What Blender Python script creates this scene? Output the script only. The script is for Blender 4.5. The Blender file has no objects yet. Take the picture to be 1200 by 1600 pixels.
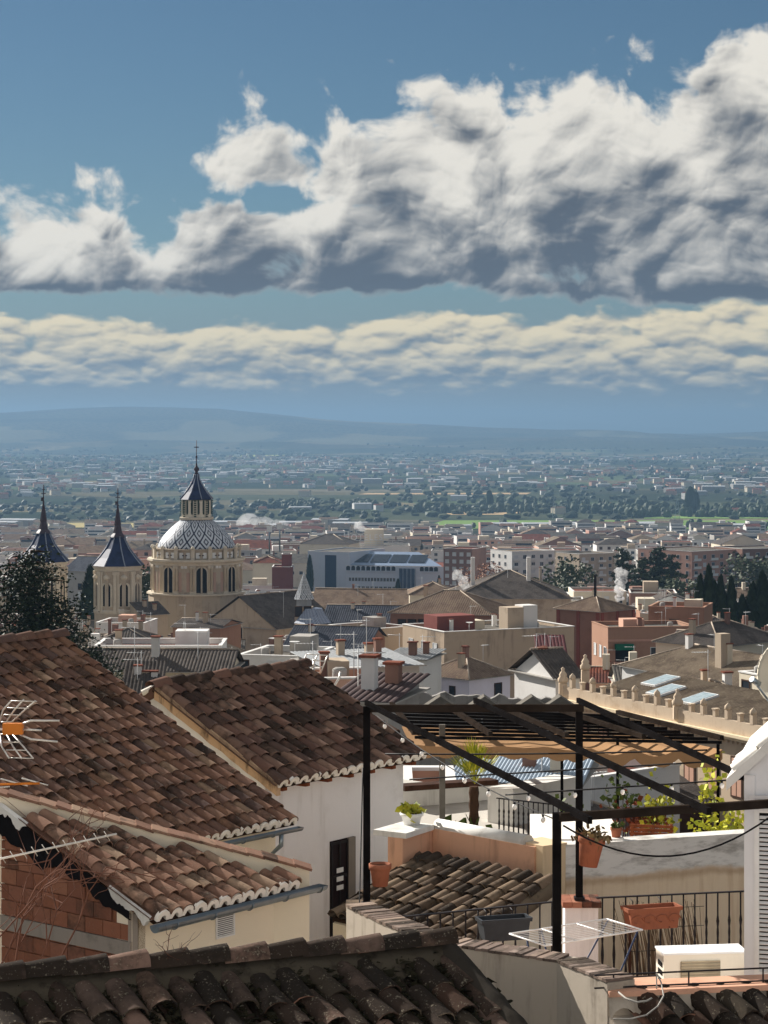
import bpy, bmesh, math, random
import numpy as np
from mathutils import Vector, Matrix, noise as mnoise

R = math.radians
random.seed(7)
F = 3500.0            # focal length in photo pixels (1200 px wide picture)
HZ = 660.0            # picture row of the camera's own height
def P(px, py, Y):     # the point at distance Y that the camera sees at a picture position
    return Vector(((px - 600) / F * Y, Y, -(py - HZ) / F * Y))

scene = bpy.context.scene
col = scene.collection

# ------------------------------------------------------------------ camera
cam_d = bpy.data.cameras.new('camera')
cam = bpy.data.objects.new('camera', cam_d)
col.objects.link(cam)
cam.location = (0, 0, 0)
cam.rotation_euler = (R(90), 0, 0)
cam_d.sensor_fit = 'VERTICAL'
cam_d.sensor_height = 36.0
cam_d.lens = 36.0 * F / 1600.0
cam_d.shift_y = -(800 - HZ) / 1600.0
cam_d.clip_start = 0.5
cam_d.clip_end = 90000
scene.camera = cam

# ------------------------------------------------------------------ exposure / render
vs = scene.view_settings
vs.view_transform = 'Standard'
vs.look = 'None'
vs.gamma = 1.0
vs.use_curve_mapping = False
EXPO = 1.58
vs.exposure = EXPO
scene.cycles.use_denoising = True
scene.cycles.max_bounces = 6
scene.cycles.diffuse_bounces = 3
scene.cycles.glossy_bounces = 2
scene.cycles.transparent_max_bounces = 8
scene.cycles.volume_bounces = 1
scene.cycles.sample_clamp_indirect = 6.0

# ------------------------------------------------------------------ sun
SUN_EL, SUN_AZ = R(27), R(-42)          # azimuth from the view axis, left negative
sun_dir = Vector((math.sin(SUN_AZ) * math.cos(SUN_EL), math.cos(SUN_AZ) * math.cos(SUN_EL), math.sin(SUN_EL)))
sd = bpy.data.lights.new('sun', 'SUN')
sd.energy = 3.2
sd.angle = R(0.6)
sd.color = (1.0, 0.945, 0.87)
sun = bpy.data.objects.new('sun', sd)
sun.rotation_euler = sun_dir.to_track_quat('Z', 'Y').to_euler()
col.objects.link(sun)

# ------------------------------------------------------------------ sky: Nishita plus procedural cloud banks
world = bpy.data.worlds.new('World')
scene.world = world
world.use_nodes = True
wt = world.node_tree
wt.nodes.clear()

class E:                                  # a tiny expression wrapper over shader nodes
    tree = wt
    def __init__(s, v): s.v = v
    @staticmethod
    def put(sock, v):
        if isinstance(v, E): v = v.v
        if isinstance(v, (int, float)):
            sock.default_value = v
        else:
            E.tree.links.new(v, sock)
    @staticmethod
    def m(op, *a, clamp=False):
        n = E.tree.nodes.new('ShaderNodeMath'); n.operation = op; n.use_clamp = clamp
        for i, x in enumerate(a): E.put(n.inputs[i], x)
        return E(n.outputs[0])
    def __add__(s, o): return E.m('ADD', s, o)
    __radd__ = __add__
    def __sub__(s, o): return E.m('SUBTRACT', s, o)
    def __rsub__(s, o): return E.m('SUBTRACT', o, s)
    def __mul__(s, o): return E.m('MULTIPLY', s, o)
    __rmul__ = __mul__
    def __truediv__(s, o): return E.m('DIVIDE', s, o)
def emin(a, b): return E.m('MINIMUM', a, b)
def emax(a, b): return E.m('MAXIMUM', a, b)
def sstep(x, a, b, lo=0.0, hi=1.0, kind='SMOOTHSTEP'):
    n = E.tree.nodes.new('ShaderNodeMapRange'); n.interpolation_type = kind; n.clamp = True
    for i, v in enumerate((x, a, b, lo, hi)): E.put(n.inputs[i], v)
    return E(n.outputs[0])
def vec(x, y, z=0.0):
    n = E.tree.nodes.new('ShaderNodeCombineXYZ')
    for i, v in enumerate((x, y, z)): E.put(n.inputs[i], v)
    return E(n.outputs[0])
def noise2(v, scale, detail, rough=0.5, dist=0.0, dim='2D', lac=2.0):
    n = E.tree.nodes.new('ShaderNodeTexNoise'); n.noise_dimensions = dim
    E.put(n.inputs['Vector'], v)
    n.inputs['Scale'].default_value = scale; n.inputs['Detail'].default_value = detail
    n.inputs['Roughness'].default_value = rough; n.inputs['Distortion'].default_value = dist
    n.inputs['Lacunarity'].default_value = lac
    return n
def voro(v, scale, detail, rough=0.5, smooth=0.0):
    n = E.tree.nodes.new('ShaderNodeTexVoronoi'); n.voronoi_dimensions = '2D'; n.feature = 'F1'; n.normalize = True
    E.put(n.inputs['Vector'], v); n.inputs['Scale'].default_value = scale
    n.inputs['Detail'].default_value = detail; n.inputs['Roughness'].default_value = rough
    return E(n.outputs['Distance'])
def curve(x, pts, lo, hi):                # piecewise curve, x in [-1,1]*lo..hi mapped to 0..1
    n = E.tree.nodes.new('ShaderNodeFloatCurve')
    c = n.mapping.curves[0]
    n.mapping.extend = 'HORIZONTAL'
    while len(c.points) > 2: c.points.remove(c.points[1])
    c.points[0].location = pts[0]; c.points[1].location = pts[-1]
    for p in pts[1:-1]: c.points.new(*p)
    n.mapping.update()
    E.put(n.inputs['Value'], sstep(x, lo, hi, 0, 1, 'LINEAR'))
    return E(n.outputs[0])
def mixc(f, a, b):
    n = E.tree.nodes.new('ShaderNodeMix'); n.data_type = 'RGBA'
    E.put(n.inputs[0], f)
    for i, c in ((6, a), (7, b)):
        if isinstance(c, E): E.put(n.inputs[i], c)
        else: n.inputs[i].default_value = (*c, 1)
    return E(n.outputs[2])

def build_world():
    E.tree = wt
    tc = wt.nodes.new('ShaderNodeTexCoord')
    sp = wt.nodes.new('ShaderNodeSeparateXYZ')
    wt.links.new(tc.outputs['Generated'], sp.inputs[0])
    x, y, z = (E(sp.outputs[i]) for i in range(3))
    hyp = E.m('SQRT', x * x + y * y + 1e-6)
    U = E.m('ARCTAN2', x, y) * 35.0         # azimuth, 100 photo px per unit
    V = z / hyp * 35.0                      # height above the horizon, same unit
    sky = wt.nodes.new('ShaderNodeTexSky')
    sky.sky_type = 'NISHITA'; sky.sun_disc = False
    sky.sun_elevation = SUN_EL; sky.sun_rotation = SUN_AZ
    sky.altitude = 700; sky.air_density = 1.0; sky.dust_density = 0.3; sky.ozone_density = 2.0
    tint = wt.nodes.new('ShaderNodeMix'); tint.data_type = 'RGBA'; tint.blend_type = 'MULTIPLY'
    tint.inputs[0].default_value = 1.0
    wt.links.new(sky.outputs[0], tint.inputs[6]); tint.inputs[7].default_value = (*SKY_TINT, 1)
    bg = wt.nodes.new('ShaderNodeBackground')
    wt.links.new(tint.outputs[2], bg.inputs[0]); bg.inputs[1].default_value = SKY_STR

    K = 1.0 / 2 ** EXPO
    # ---- upper cumulus bank
    def yy(py): return (HZ - py) / 100.0
    tops = [(-20, 330), (0, 318), (60, 308), (110, 322), (160, 326), (215, 345), (250, 368), (285, 330), (320, 262), (350, 205), (385, 184), (430, 200), (470, 215),
            (520, 196), (575, 205), (640, 172), (700, 155), (760, 146), (820, 160), (880, 142), (930, 132), (990, 142), (1040, 168), (1080, 165),
            (1105, 100), (1140, 66), (1180, 72), (1220, 80)]
    bots = [(-20, 460), (120, 458), (230, 450), (300, 462), (420, 458), (560, 456), (640, 458), (720, 452), (800, 462), (900, 470), (1000, 472), (1220, 474)]
    tp = [((px + 20) / 1240, yy(py) / 7) for px, py in tops]
    bp = [((px + 20) / 1240, yy(py) / 7) for px, py in bots]
    wander = E(noise2(vec(U, 3.3), 0.35, 2).outputs[0])
    outf = sstep(E.m('ABSOLUTE', U), 6.3, 7.6)
    Tin = curve(U, tp, -6.2, 6.2) * 7.0
    Bin = curve(U, bp, -6.2, 6.2) * 7.0
    T = Tin + outf * ((2.2 + wander * 4.2) - Tin)
    B = Bin + outf * (1.92 - Bin)
    w1 = noise2(vec(U, V), 0.55, 2, 0.5)
    wx = E.tree.nodes.new('ShaderNodeSeparateColor'); wt.links.new(w1.outputs['Color'], wx.inputs[0])
    WX, WY = (E(wx.outputs[0]) - 0.5) * 1.1, (E(wx.outputs[1]) - 0.5) * 0.7
    def dens1(du, dv, det):
        u, v = U + du, V + dv
        n = E(noise2(vec(u + WX, (v + WY) * 1.15), 0.95, det, 0.55).outputs[0])
        pf = 0.42 - voro(vec(u + WX * 0.55, v * 1.1 + WY * 0.55), 0.80, det * 0.6, 0.55)
        env = emin((T - v) * 1.05, (v - B) * 5.0)
        env = emax(emin(env, 0.75), -1.2)
        # the blue gap between the lower left bank and the streaky wisps over it
        g = emax(0.0, 1.0 - E.m('ABSOLUTE', (v - 3.52 - (u + 2.4) * -0.06)) * 2.6) * sstep(E.m('ABSOLUTE', u + 1.9), 0.4, 2.3, 1, 0)
        return env * 0.70 + (n - 0.50) * 1.75 + pf * 1.55 - g * 0.85 + 0.0
    LX, LY = -0.50, 0.86
    def lobe(du, dv, sc, det):               # rounded cloud heads: tall in the middle of a cell, creased between cells
        u, v = U + du, V + dv
        d = voro(vec(u + WX * 0.8, v * 1.15 + WY * 0.8), sc, det, 0.45)
        return 1.0 - d * d * 2.6
    def low(du, dv):
        return E(noise2(vec(U + du + WX, (V + dv + WY) * 1.15), 0.95, 1.6, 0.5).outputs[0])
    d0 = dens1(0, 0, 7.0)
    a1 = sstep(d0, -0.05, 0.36)
    A0_, A1_ = lobe(0, 0, 0.62, 0.0), lobe(LX * .22, LY * .22, 0.62, 0.0)
    B0_, B1_ = lobe(0.13, 0.31, 1.55, 1.0), lobe(0.13 + LX * .09, 0.31 + LY * .09, 1.55, 1.0)
    C0_, C1_ = lobe(0.4, 0.7, 3.4, 1.0), lobe(0.4 + LX * .045, 0.7 + LY * .045, 3.4, 1.0)
    l0, l1, l2 = low(0, 0), low(LX * .3, LY * .3), low(LX * .9, LY * .9)
    fine = (d0 - dens1(LX * .05, LY * .05, 6.0))
    hgt = emax(emin((V - B) / emax(T - B, 0.6), 1.0), 0.0)
    rel = (A0_ - A1_) * 0.52 + (B0_ - B1_) * 0.52 + (C0_ - C1_) * 0.30 + (l0 - l1) * 1.2 + (0.5 - l2) * 1.25 + fine * 0.42
    rim = sstep(V - B, 0.0, 0.55, -0.16, 0.0)
    right = sstep(U, 0.8, 3.4, 0.0, 0.12)
    lit = sstep(hgt * 0.86 + rel + 0.10 - right + rim, -0.08, 1.0)
    thin = sstep(d0, 0.0, 0.42, 0.30, 0.0)
    lit = emin(lit + thin, 1.0)
    dark, bright = (0.092 * K, 0.112 * K, 0.145 * K), (0.86 * K, 0.82 * K, 0.735 * K)
    c1 = mixc(lit, dark, bright)
    # ---- lower strato-cumulus band
    t2p = [(-20, 505), (100, 497), (220, 505), (300, 512), (380, 500), (470, 512), (560, 500), (650, 487), (760, 492), (860, 498), (960, 488), (1060, 484), (1130, 474), (1220, 476)]
    tp2 = [((px + 20) / 1240, yy(py) / 7) for px, py in t2p]
    T2i = curve(U, tp2, -6.2, 6.2) * 7.0
    T2 = T2i + outf * (1.62 - T2i)
    def dens2(du, dv, det):
        u, v = U + du, V + dv
        n = E(noise2(vec(u * 0.85 + WX * 0.3 + 11.3, v * 1.7 + WY * 0.5), 1.7, det, 0.52).outputs[0])
        pf = 0.40 - voro(vec(u * 0.75 + WX * 0.35, v * 1.6 + WY * 0.4), 1.7, det * 0.35, 0.5)
        band = emin((T2 - v) * 2.6, (v - 0.52) * 3.2)
        thin = emax(0.0, 1.0 - E.m('ABSOLUTE', v - (T2 - 0.16)) * 6.5)
        wisp = emax(0.0, 1.0 - E.m('ABSOLUTE', v - 0.24) * 9.0)
        return emax(emin(band, 0.50), -1.0) * 0.8 + (n - 0.5) * 0.9 + pf * 1.15 + thin * 0.10 + wisp * 0.55 - 0.02
    e0 = dens2(0, 0, 6.0)
    a2 = sstep(e0, 0.0, 0.36) * sstep(V, 0.05, 0.3)
    def lobe2(du, dv, sc):
        d = voro(vec((U + du) * 0.75 + WX * 0.35, (V + dv) * 1.6 + WY * 0.4), sc, 1.0, 0.45)
        return 1.0 - d * d * 2.6
    P0_, P1_ = lobe2(0, 0, 1.7), lobe2(LX * .10, LY * .10, 1.7)
    Q0_, Q1_ = lobe2(0.4, 0.2, 3.6), lobe2(0.4 + LX * .05, 0.2 + LY * .05, 3.6)
    s2 = dens2(LX * .20, LY * .20, 3.0)
    lit2 = sstep((P0_ - P1_) * 0.85 + (Q0_ - Q1_) * 0.5 + (e0 - s2) * 0.35 + sstep(V, 0.5, 1.55, 0.30, 0.66), -0.05, 1.0)
    c2 = mixc(lit2, (0.165 * K, 0.205 * K, 0.25 * K), (0.92 * K, 0.79 * K, 0.52 * K))
    # ---- blue-grey veil low over the hills
    veil = sstep(V, 0.3, 2.6, 0.85, 0.0)
    skyc = E(tint.outputs[2])
    mul = E.tree.nodes.new('ShaderNodeMix'); mul.data_type = 'RGBA'; mul.blend_type = 'MULTIPLY'; mul.inputs[0].default_value = 1
    E.put(mul.inputs[6], skyc); mul.inputs[7].default_value = (SKY_STR, SKY_STR, SKY_STR, 1)
    base = mixc(veil, E(mul.outputs[2]), (0.185 * K, 0.225 * K, 0.27 * K))
    cc = mixc(a2, base, c2)
    cc = mixc(a1, cc, c1)
    bgc = wt.nodes.new('ShaderNodeBackground')
    E.put(bgc.inputs[0], cc); bgc.inputs[1].default_value = 1.0
    # ---- broken cumulus added overhead and all round, out of view, to brighten shaded walls
    zz = emax(z, 0.12)
    hn = E(noise2(vec(x / zz + 3.7, y / zz + 1.9), 0.9, 5, 0.55).outputs[0])
    hn2 = E(noise2(vec(x / zz + 3.5, y / zz + 2.1), 0.9, 3, 0.55).outputs[0])
    ha = sstep(hn, 0.44, 0.57) * sstep(V, 7.6, 13.0)
    hc = mixc(sstep(hn - hn2, -0.10, 0.12), (0.30 * K, 0.33 * K, 0.38 * K), bright)
    E.put(bg.inputs[0], mixc(ha, E(mul.outputs[2]), hc)); bg.inputs[1].default_value = 1.0
    ms = wt.nodes.new('ShaderNodeMixShader')
    gate = E.m('MULTIPLY', E.m('GREATER_THAN', V, -0.3), E.m('LESS_THAN', V, 7.6))
    E.put(ms.inputs[0], gate)
    wt.links.new(bg.outputs[0], ms.inputs[1]); wt.links.new(bgc.outputs[0], ms.inputs[2])
    out = wt.nodes.new('ShaderNodeOutputWorld')
    wt.links.new(ms.outputs[0], out.inputs[0])
SKY_TINT = (0.20, 0.262, 0.300)
SKY_STR = 0.05
build_world()
world.cycles.sampling_method = 'MANUAL'
world.cycles.sample_map_resolution = 512

# ------------------------------------------------------------------ helpers
def lin(c):
    if isinstance(c, str):
        c = tuple(int(c[i:i + 2], 16) for i in (0, 2, 4))
    return tuple(((v / 255) / 12.92 if v <= 10 else ((v / 255 + 0.055) / 1.055) ** 2.4) for v in c)

def link(name, mesh, parent=None, pinv=None):
    o = bpy.data.objects.new(name, mesh)
    col.objects.link(o)
    if parent is not None:
        o.parent = parent
        if pinv is not None: o.matrix_parent_inverse = pinv
    return o

def tag(o, label=None, cat=None, group=None, kind=None):
    if label: o['label'] = label
    if cat: o['category'] = cat
    if group: o['group'] = group
    if kind: o['kind'] = kind
    return o

def root(name, loc, label, cat, group=None, rz=0.0):
    o = bpy.data.objects.new(name, None)
    o.empty_display_size = 0.2
    o.location = loc; o.rotation_euler = (0, 0, rz)
    col.objects.link(o)
    return tag(o, label, cat, group, 'thing')

class MB:                                   # mesh builder
    def __init__(s): s.v = []; s.f = []; s.mi = []; s.sm = []
    def add(s, verts, faces, mi=0, smooth=False):
        b = len(s.v); s.v += [tuple(p) for p in verts]
        s.f += [tuple(b + i for i in f) for f in faces]
        s.mi += [mi] * len(faces); s.sm += [smooth] * len(faces)
        return s
    def box(s, x0, x1, y0, y1, z0, z1, mi=0, M=None):
        v = [Vector((x, y, z)) for z in (z0, z1) for y in (y0, y1) for x in (x0, x1)]
        if M is not None: v = [M @ p for p in v]
        return s.add(v, [(0, 2, 3, 1), (4, 5, 7, 6), (0, 1, 5, 4), (2, 6, 7, 3), (0, 4, 6, 2), (1, 3, 7, 5)], mi)
    def bar(s, a, b, w, h=None, mi=0, up=(0, 0, 1)):   # rectangular bar from a to b
        a, b = Vector(a), Vector(b); h = h or w
        t = (b - a).normalized(); u = Vector(up)
        if abs(t.dot(u)) > 0.99: u = Vector((1, 0, 0))
        r = t.cross(u).normalized(); u = r.cross(t).normalized()
        v = [p + r * (sx * w / 2) + u * (sz * h / 2) for p in (a, b) for sx, sz in ((-1, -1), (1, -1), (1, 1), (-1, 1))]
        return s.add(v, [(0, 1, 2, 3), (7, 6, 5, 4), (0, 4, 5, 1), (1, 5, 6, 2), (2, 6, 7, 3), (3, 7, 4, 0)], mi)
    def tube(s, pts, r, n=6, mi=0, cap=True):
        pts = [Vector(p) for p in pts]; m = len(pts)
        rs = r if isinstance(r, (list, tuple)) else [r] * m
        vs_ = []; prev = None
        for i, p in enumerate(pts):
            t = (pts[min(i + 1, m - 1)] - pts[max(i - 1, 0)])
            t = t.normalized() if t.length > 1e-9 else Vector((0, 0, 1))
            u = prev if prev is not None else (Vector((0, 0, 1)) if abs(t.z) < 0.9 else Vector((1, 0, 0)))
            u = (u - t * u.dot(t))
            u = u.normalized() if u.length > 1e-6 else t.orthogonal().normalized()
            prev = u; w = t.cross(u)
            vs_ += [p + (u * math.cos(2 * math.pi * k / n) + w * math.sin(2 * math.pi * k / n)) * rs[i] for k in range(n)]
        fs = [(i * n + k, i * n + (k + 1) % n, (i + 1) * n + (k + 1) % n, (i + 1) * n + k) for i in range(m - 1) for k in range(n)]
        s.add(vs_, fs, mi, True)
        if cap:
            b = len(s.v) - m * n
            s.f += [tuple(b + k for k in range(n))[::-1], tuple(b + (m - 1) * n + k for k in range(n))]
            s.mi += [mi] * 2; s.sm += [False] * 2
        return s
    def lathe(s, prof, c, n=16, mi=0, smooth=True, ph=0.0, axis=None):   # prof: (r, z) upwards
        c = Vector(c); vs_ = []
        for r, z in prof:
            for k in range(n):
                a = 2 * math.pi * (k + ph) / n
                vs_.append(c + Vector((r * math.cos(a), r * math.sin(a), z)))
        fs = [(i * n + k, i * n + (k + 1) % n, (i + 1) * n + (k + 1) % n, (i + 1) * n + k) for i in range(len(prof) - 1) for k in range(n)]
        s.add(vs_, fs, mi, smooth)
        b = len(s.v) - len(vs_)
        s.f += [tuple(b + k for k in range(n))[::-1], tuple(b + (len(prof) - 1) * n + k for k in range(n))]
        s.mi += [mi] * 2; s.sm += [False] * 2
        return s
    def prism(s, poly, d, mi=0, M=None):    # polygon in (x,z), extruded along y from 0 to d
        n = len(poly)
        v = [Vector((x, y, z)) for y in (0, d) for x, z in poly]
        if M is not None: v = [M @ p for p in v]
        return s.add(v, [tuple(range(n)), tuple(range(2 * n - 1, n - 1, -1))] + [(i, n + i, n + (i + 1) % n, (i + 1) % n) for i in range(n)], mi)
    def mesh(s, name, mats):
        me = bpy.data.meshes.new(name)
        me.from_pydata(s.v, [], s.f)
        for m in (mats if isinstance(mats, (list, tuple)) else [mats]): me.materials.append(m)
        if any(s.mi): me.polygons.foreach_set('material_index', s.mi)
        if any(s.sm): me.polygons.foreach_set('use_smooth', s.sm)
        me.update()
        return me
    def build(s, name, mats, parent=None, pinv=None):
        me = s.mesh(name, mats)
        if len(s.f) < 60000:
            bm = bmesh.new(); bm.from_mesh(me); bmesh.ops.recalc_face_normals(bm, faces=bm.faces); bm.to_mesh(me); bm.free()
        return link(name, me, parent, pinv)

def WI(r):                                  # parent inverse so that parts may be written in world coordinates
    return Matrix.Translation(-Vector(r.location))

# ------------------------------------------------------------------ materials
def new_mat(name, rough=0.9, spec=0.2):
    m = bpy.data.materials.new(name); m.use_nodes = True
    E.tree = m.node_tree
    b = m.node_tree.nodes['Principled BSDF']
    b.inputs['Roughness'].default_value = rough
    b.inputs['Specular IOR Level'].default_value = spec * 0.3
    return m, b
def coords(kind='Object'):
    n = E.tree.nodes.new('ShaderNodeTexCoord'); return E(n.outputs[kind])
def wpos():
    n = E.tree.nodes.new('ShaderNodeNewGeometry'); return E(n.outputs['Position'])
def bump(b, h, strength=0.3, dist=0.02):
    n = E.tree.nodes.new('ShaderNodeBump'); n.inputs['Strength'].default_value = strength; n.inputs['Distance'].default_value = dist
    E.put(n.inputs['Height'], h); E.tree.links.new(n.outputs[0], b.inputs['Normal'])
def scalev(v, s):
    n = E.tree.nodes.new('ShaderNodeVectorMath'); n.operation = 'MULTIPLY'
    E.put(n.inputs[0], v); n.inputs[1].default_value = s
    return E(n.outputs[0])
def obj_rand():
    n = E.tree.nodes.new('ShaderNodeObjectInfo'); return E(n.outputs['Random'])
def isl_rand():
    n = E.tree.nodes.new('ShaderNodeNewGeometry'); return E(n.outputs['Random Per Island'])
def ramp(x, stops, interp='LINEAR'):
    n = E.tree.nodes.new('ShaderNodeValToRGB'); n.color_ramp.interpolation = interp
    el = n.color_ramp.elements
    while len(el) > 1: el.remove(el[-1])
    el[0].position = stops[0][0]; el[0].color = (*stops[0][1], 1)
    for p, c in stops[1:]:
        e = el.new(p); e.color = (*c, 1)
    E.put(n.inputs[0], x)
    return E(n.outputs[0])
def darken(c, k): return tuple(v * k for v in c)

_mc = {}
def plaster(c, stain=0.35, scale=0.6, streak=0.5, stain_c=None, rough=0.95, relief=0.25):
    key = ('pl', c, stain, scale, streak, stain_c)
    if key in _mc: return _mc[key]
    m, b = new_mat('plaster', rough, 0.1)
    p = wpos()
    n1 = E(noise2(p, scale, 6, 0.62, dim='3D').outputs[0])
    n2 = E(noise2(scalev(p, (4.0, 4.0, 0.5)), scale * 1.4, 5, 0.6, dim='3D').outputs[0])
    n3 = E(noise2(p, scale * 14, 3, 0.6, dim='3D').outputs[0])
    f = sstep(n1, 0.50, 0.72) * stain + sstep(n2, 0.52, 0.8) * stain * streak + (n3 - 0.5) * 0.10
    f = emax(emin(f, 1.0), 0.0)
    E.put(b.inputs['Base Color'], mixc(f, c, stain_c or darken(c, 0.42)))
    bump(b, n1 * 0.6 + n3 * 0.4, relief, 0.015 / max(scale, 0.05))
    _mc[key] = m
    return m
def flat(c, rough=0.6, spec=0.3, metal=0.0, var=0.12, scale=3.0):
    key = ('fl', c, rough, spec, metal, var, scale)
    if key in _mc: return _mc[key]
    m, b = new_mat('surface', rough, spec)
    b.inputs['Metallic'].default_value = metal
    n = E(noise2(coords(), scale, 4, 0.6, dim='3D').outputs[0])
    E.put(b.inputs['Base Color'], mixc(sstep(n, 0.35, 0.75), c, darken(c, 1 - var * 2.5)))
    _mc[key] = m
    return m

# ------------------------------------------------------------------ terrain
GP = [(-400, -3), (0, -6.5), (10, -8), (30, -11), (60, -16), (110, -21), (200, -31), (400, -47), (700, -64), (1000, -77), (1500, -97), (2000, -111), (2500, -120),
      (4000, -127), (6000, -133), (9000, -142), (10500, -146), (12000, -150), (24000, -160)]
def g(Y):
    for (a, za), (b, zb) in zip(GP, GP[1:]):
        if Y <= b: return za + (zb - za) * (Y - a) / (b - a)
    return GP[-1][1]
RID = [(-400, 668), (-250, 655), (-100, 648), (0, 645), (130, 638), (200, 636), (280, 637), (350, 640), (430, 648), (500, 655), (560, 659), (650, 662), (740, 667), (820, 671), (900, 673),
       (980, 678), (1050, 682), (1100, 682), (1150, 680), (1200, 677), (1350, 670), (1600, 676)]
def interp(t, x):
    if x <= t[0][0]: return t[0][1]
    for (a, za), (b, zb) in zip(t, t[1:]):
        if x <= b: return za + (zb - za) * (x - a) / (b - a)
    return t[-1][1]
def sm(x, a, b):
    t = min(1, max(0, (x - a) / (b - a))); return t * t * (3 - 2 * t)
YR = 16000.0
def terrain(x, Y):
    z = g(Y)
    if Y > 2600:
        z += 6 * (mnoise.noise(Vector((x / 900, Y / 1400, 0.3)))) * sm(Y, 2600, 5000)
    if Y > 9500:
        px = 600 + F * x / YR
        zr = -(interp(RID, px) - HZ) / F * YR
        t = sm(Y, 10800, YR) if Y < YR else 1 - 0.4 * sm(Y, YR, YR + 5000)
        n = mnoise.fractal(Vector((x / 1700, Y / 1500, 5.1)), 0.9, 2.1, 5)
        n2 = mnoise.fractal(Vector((x / 2600, Y / 900, 9.1)), 1.0, 2.0, 3)
        z = z + (zr - z) * t + (42 * n + 40 * abs(n2)) * sm(Y, 9500, 11500) * (1 - 0.85 * sm(Y, YR - 1800, YR - 100))
    return z

def mat_ground():
    m, b = new_mat('valley_ground', 1.0, 0.0)
    p = wpos()
    sp = E.tree.nodes.new('ShaderNodeSeparateXYZ'); E.put(sp.inputs[0], p)
    Yc = E(sp.outputs[1])
    def vor(sc, fx):
        n = E.tree.nodes.new('ShaderNodeTexVoronoi'); n.voronoi_dimensions = '2D'
        E.put(n.inputs['Vector'], scalev(p, (fx, 1.0, 1.0))); n.inputs['Scale'].default_value = sc
        s = E.tree.nodes.new('ShaderNodeSeparateColor'); E.tree.links.new(n.outputs['Color'], s.inputs[0])
        return E(s.outputs[0]), E(s.outputs[1])
    r1, r2 = vor(1 / 260.0, 0.8)
    c1 = ramp(r1, [(0.0, lin('434a38')), (0.22, lin('4c5140')), (0.4, lin('66614e')), (0.55, lin('3c4636')), (0.7, lin('857b62')), (0.82, lin('566248')), (0.93, lin('726d5e'))], 'CONSTANT')
    n = E(noise2(p, 1 / 45.0, 6, 0.65, dim='3D').outputs[0])
    wood = sstep(E(noise2(p, 1 / 700.0, 6, 0.62, dim='3D').outputs[0]), 0.47, 0.56)
    c2 = mixc(wood * 0.8, c1, lin('2c342a'))
    c2 = mixc(sstep(n, 0.45, 0.7) * 0.55, c2, lin('2b332a'))
    # olive groves on the hills
    hill = sstep(Yc, 11000, 12500)
    v2 = E.tree.nodes.new('ShaderNodeTexVoronoi'); v2.voronoi_dimensions = '2D'; E.put(v2.inputs['Vector'], p); v2.inputs['Scale'].default_value = 1 / 38.0
    dots = sstep(E(v2.outputs['Distance']), 0.22, 0.42)
    patch = sstep(E(noise2(p, 1 / 900.0, 4, 0.6, dim='3D').outputs[0]), 0.50, 0.60)
    pale = sstep(E(noise2(scalev(p, (1.0, 0.45, 1.0)), 1 / 1500.0, 3, 0.5, dim='3D').outputs[0]), 0.55, 0.58)
    ch = mixc(patch * 0.8, mixc(dots, lin('27302a'), lin('4c4c3e')), lin('252d27'))
    ch = mixc(pale * 0.45, ch, lin('8f8866'))
    cc = mixc(hill, c2, ch)
    town = sstep(Yc, 2250, 2450, 1, 0)
    cc = mixc(town, cc, mixc(n, lin('5a554e'), lin('3e3d38')))
    E.put(b.inputs['Base Color'], cc)
    return m
M_ground = mat_ground()

def terrain_mesh(name, ys, xr, nx, kind='structure'):
    mb = MB(); v = []
    for Y in ys:
        for i in range(nx + 1):
            u = -1 + 2 * i / nx
            X = u * xr(Y)
            v.append((X, Y, terrain(X, Y)))
    n = nx + 1
    f = [(j * n + i, j * n + i + 1, (j + 1) * n + i + 1, (j + 1) * n + i) for j in range(len(ys) - 1) for i in range(nx)]
    mb.add(v, f, 0, True)
    o = link(name, mb.mesh(name, M_ground))
    return tag(o, kind=kind)
ys = [-400, 0, 10, 30, 60, 110, 200, 300, 400, 550, 700, 850, 1000, 1250, 1500, 1750, 2000, 2250, 2500] + [2500 + 250 * i for i in range(1, 33)]
gr = terrain_mesh('ground', ys, lambda Y: 900 + 0.42 * max(Y, 0), 90)
tag(gr, 'town slope and broad valley plain of fields running to the hills', 'ground')
hl = terrain_mesh('hills', [10500 + 130 * i for i in range(0, 80)], lambda Y: 900 + 0.42 * Y, 260)
tag(hl, 'long low range of olive-dotted hills along the horizon', 'hills')
# faint far mountains behind the hills
mb = MB(); v = []; N = 120
for j, (Y, k) in enumerate(((33000, 0), (36000, 1), (40000, 0.2))):
    for i in range(N + 1):
        X = -11000 + 22000 * i / N
        px = 600 + F * X / 36000
        h = interp([(-400, 662), (0, 658), (60, 660), (200, 668), (600, 680), (690, 672), (740, 660), (800, 653), (850, 656), (950, 662), (1020, 670), (1200, 672), (1500, 665)], px)
        z = -(h - HZ) / F * 36000 + 40 * mnoise.noise(Vector((X / 700, j, 2)))
        v.append((X, Y, -200 + (z + 200) * k))
n = N + 1
mb.add(v, [(j * n + i, j * n + i + 1, (j + 1) * n + i + 1, (j + 1) * n + i) for j in range(2) for i in range(N)], 0, True)
tag(link('mountains', mb.mesh('mountains', M_ground)), 'faint blue mountain crest behind the long hills', 'mountains', kind='structure')

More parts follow.
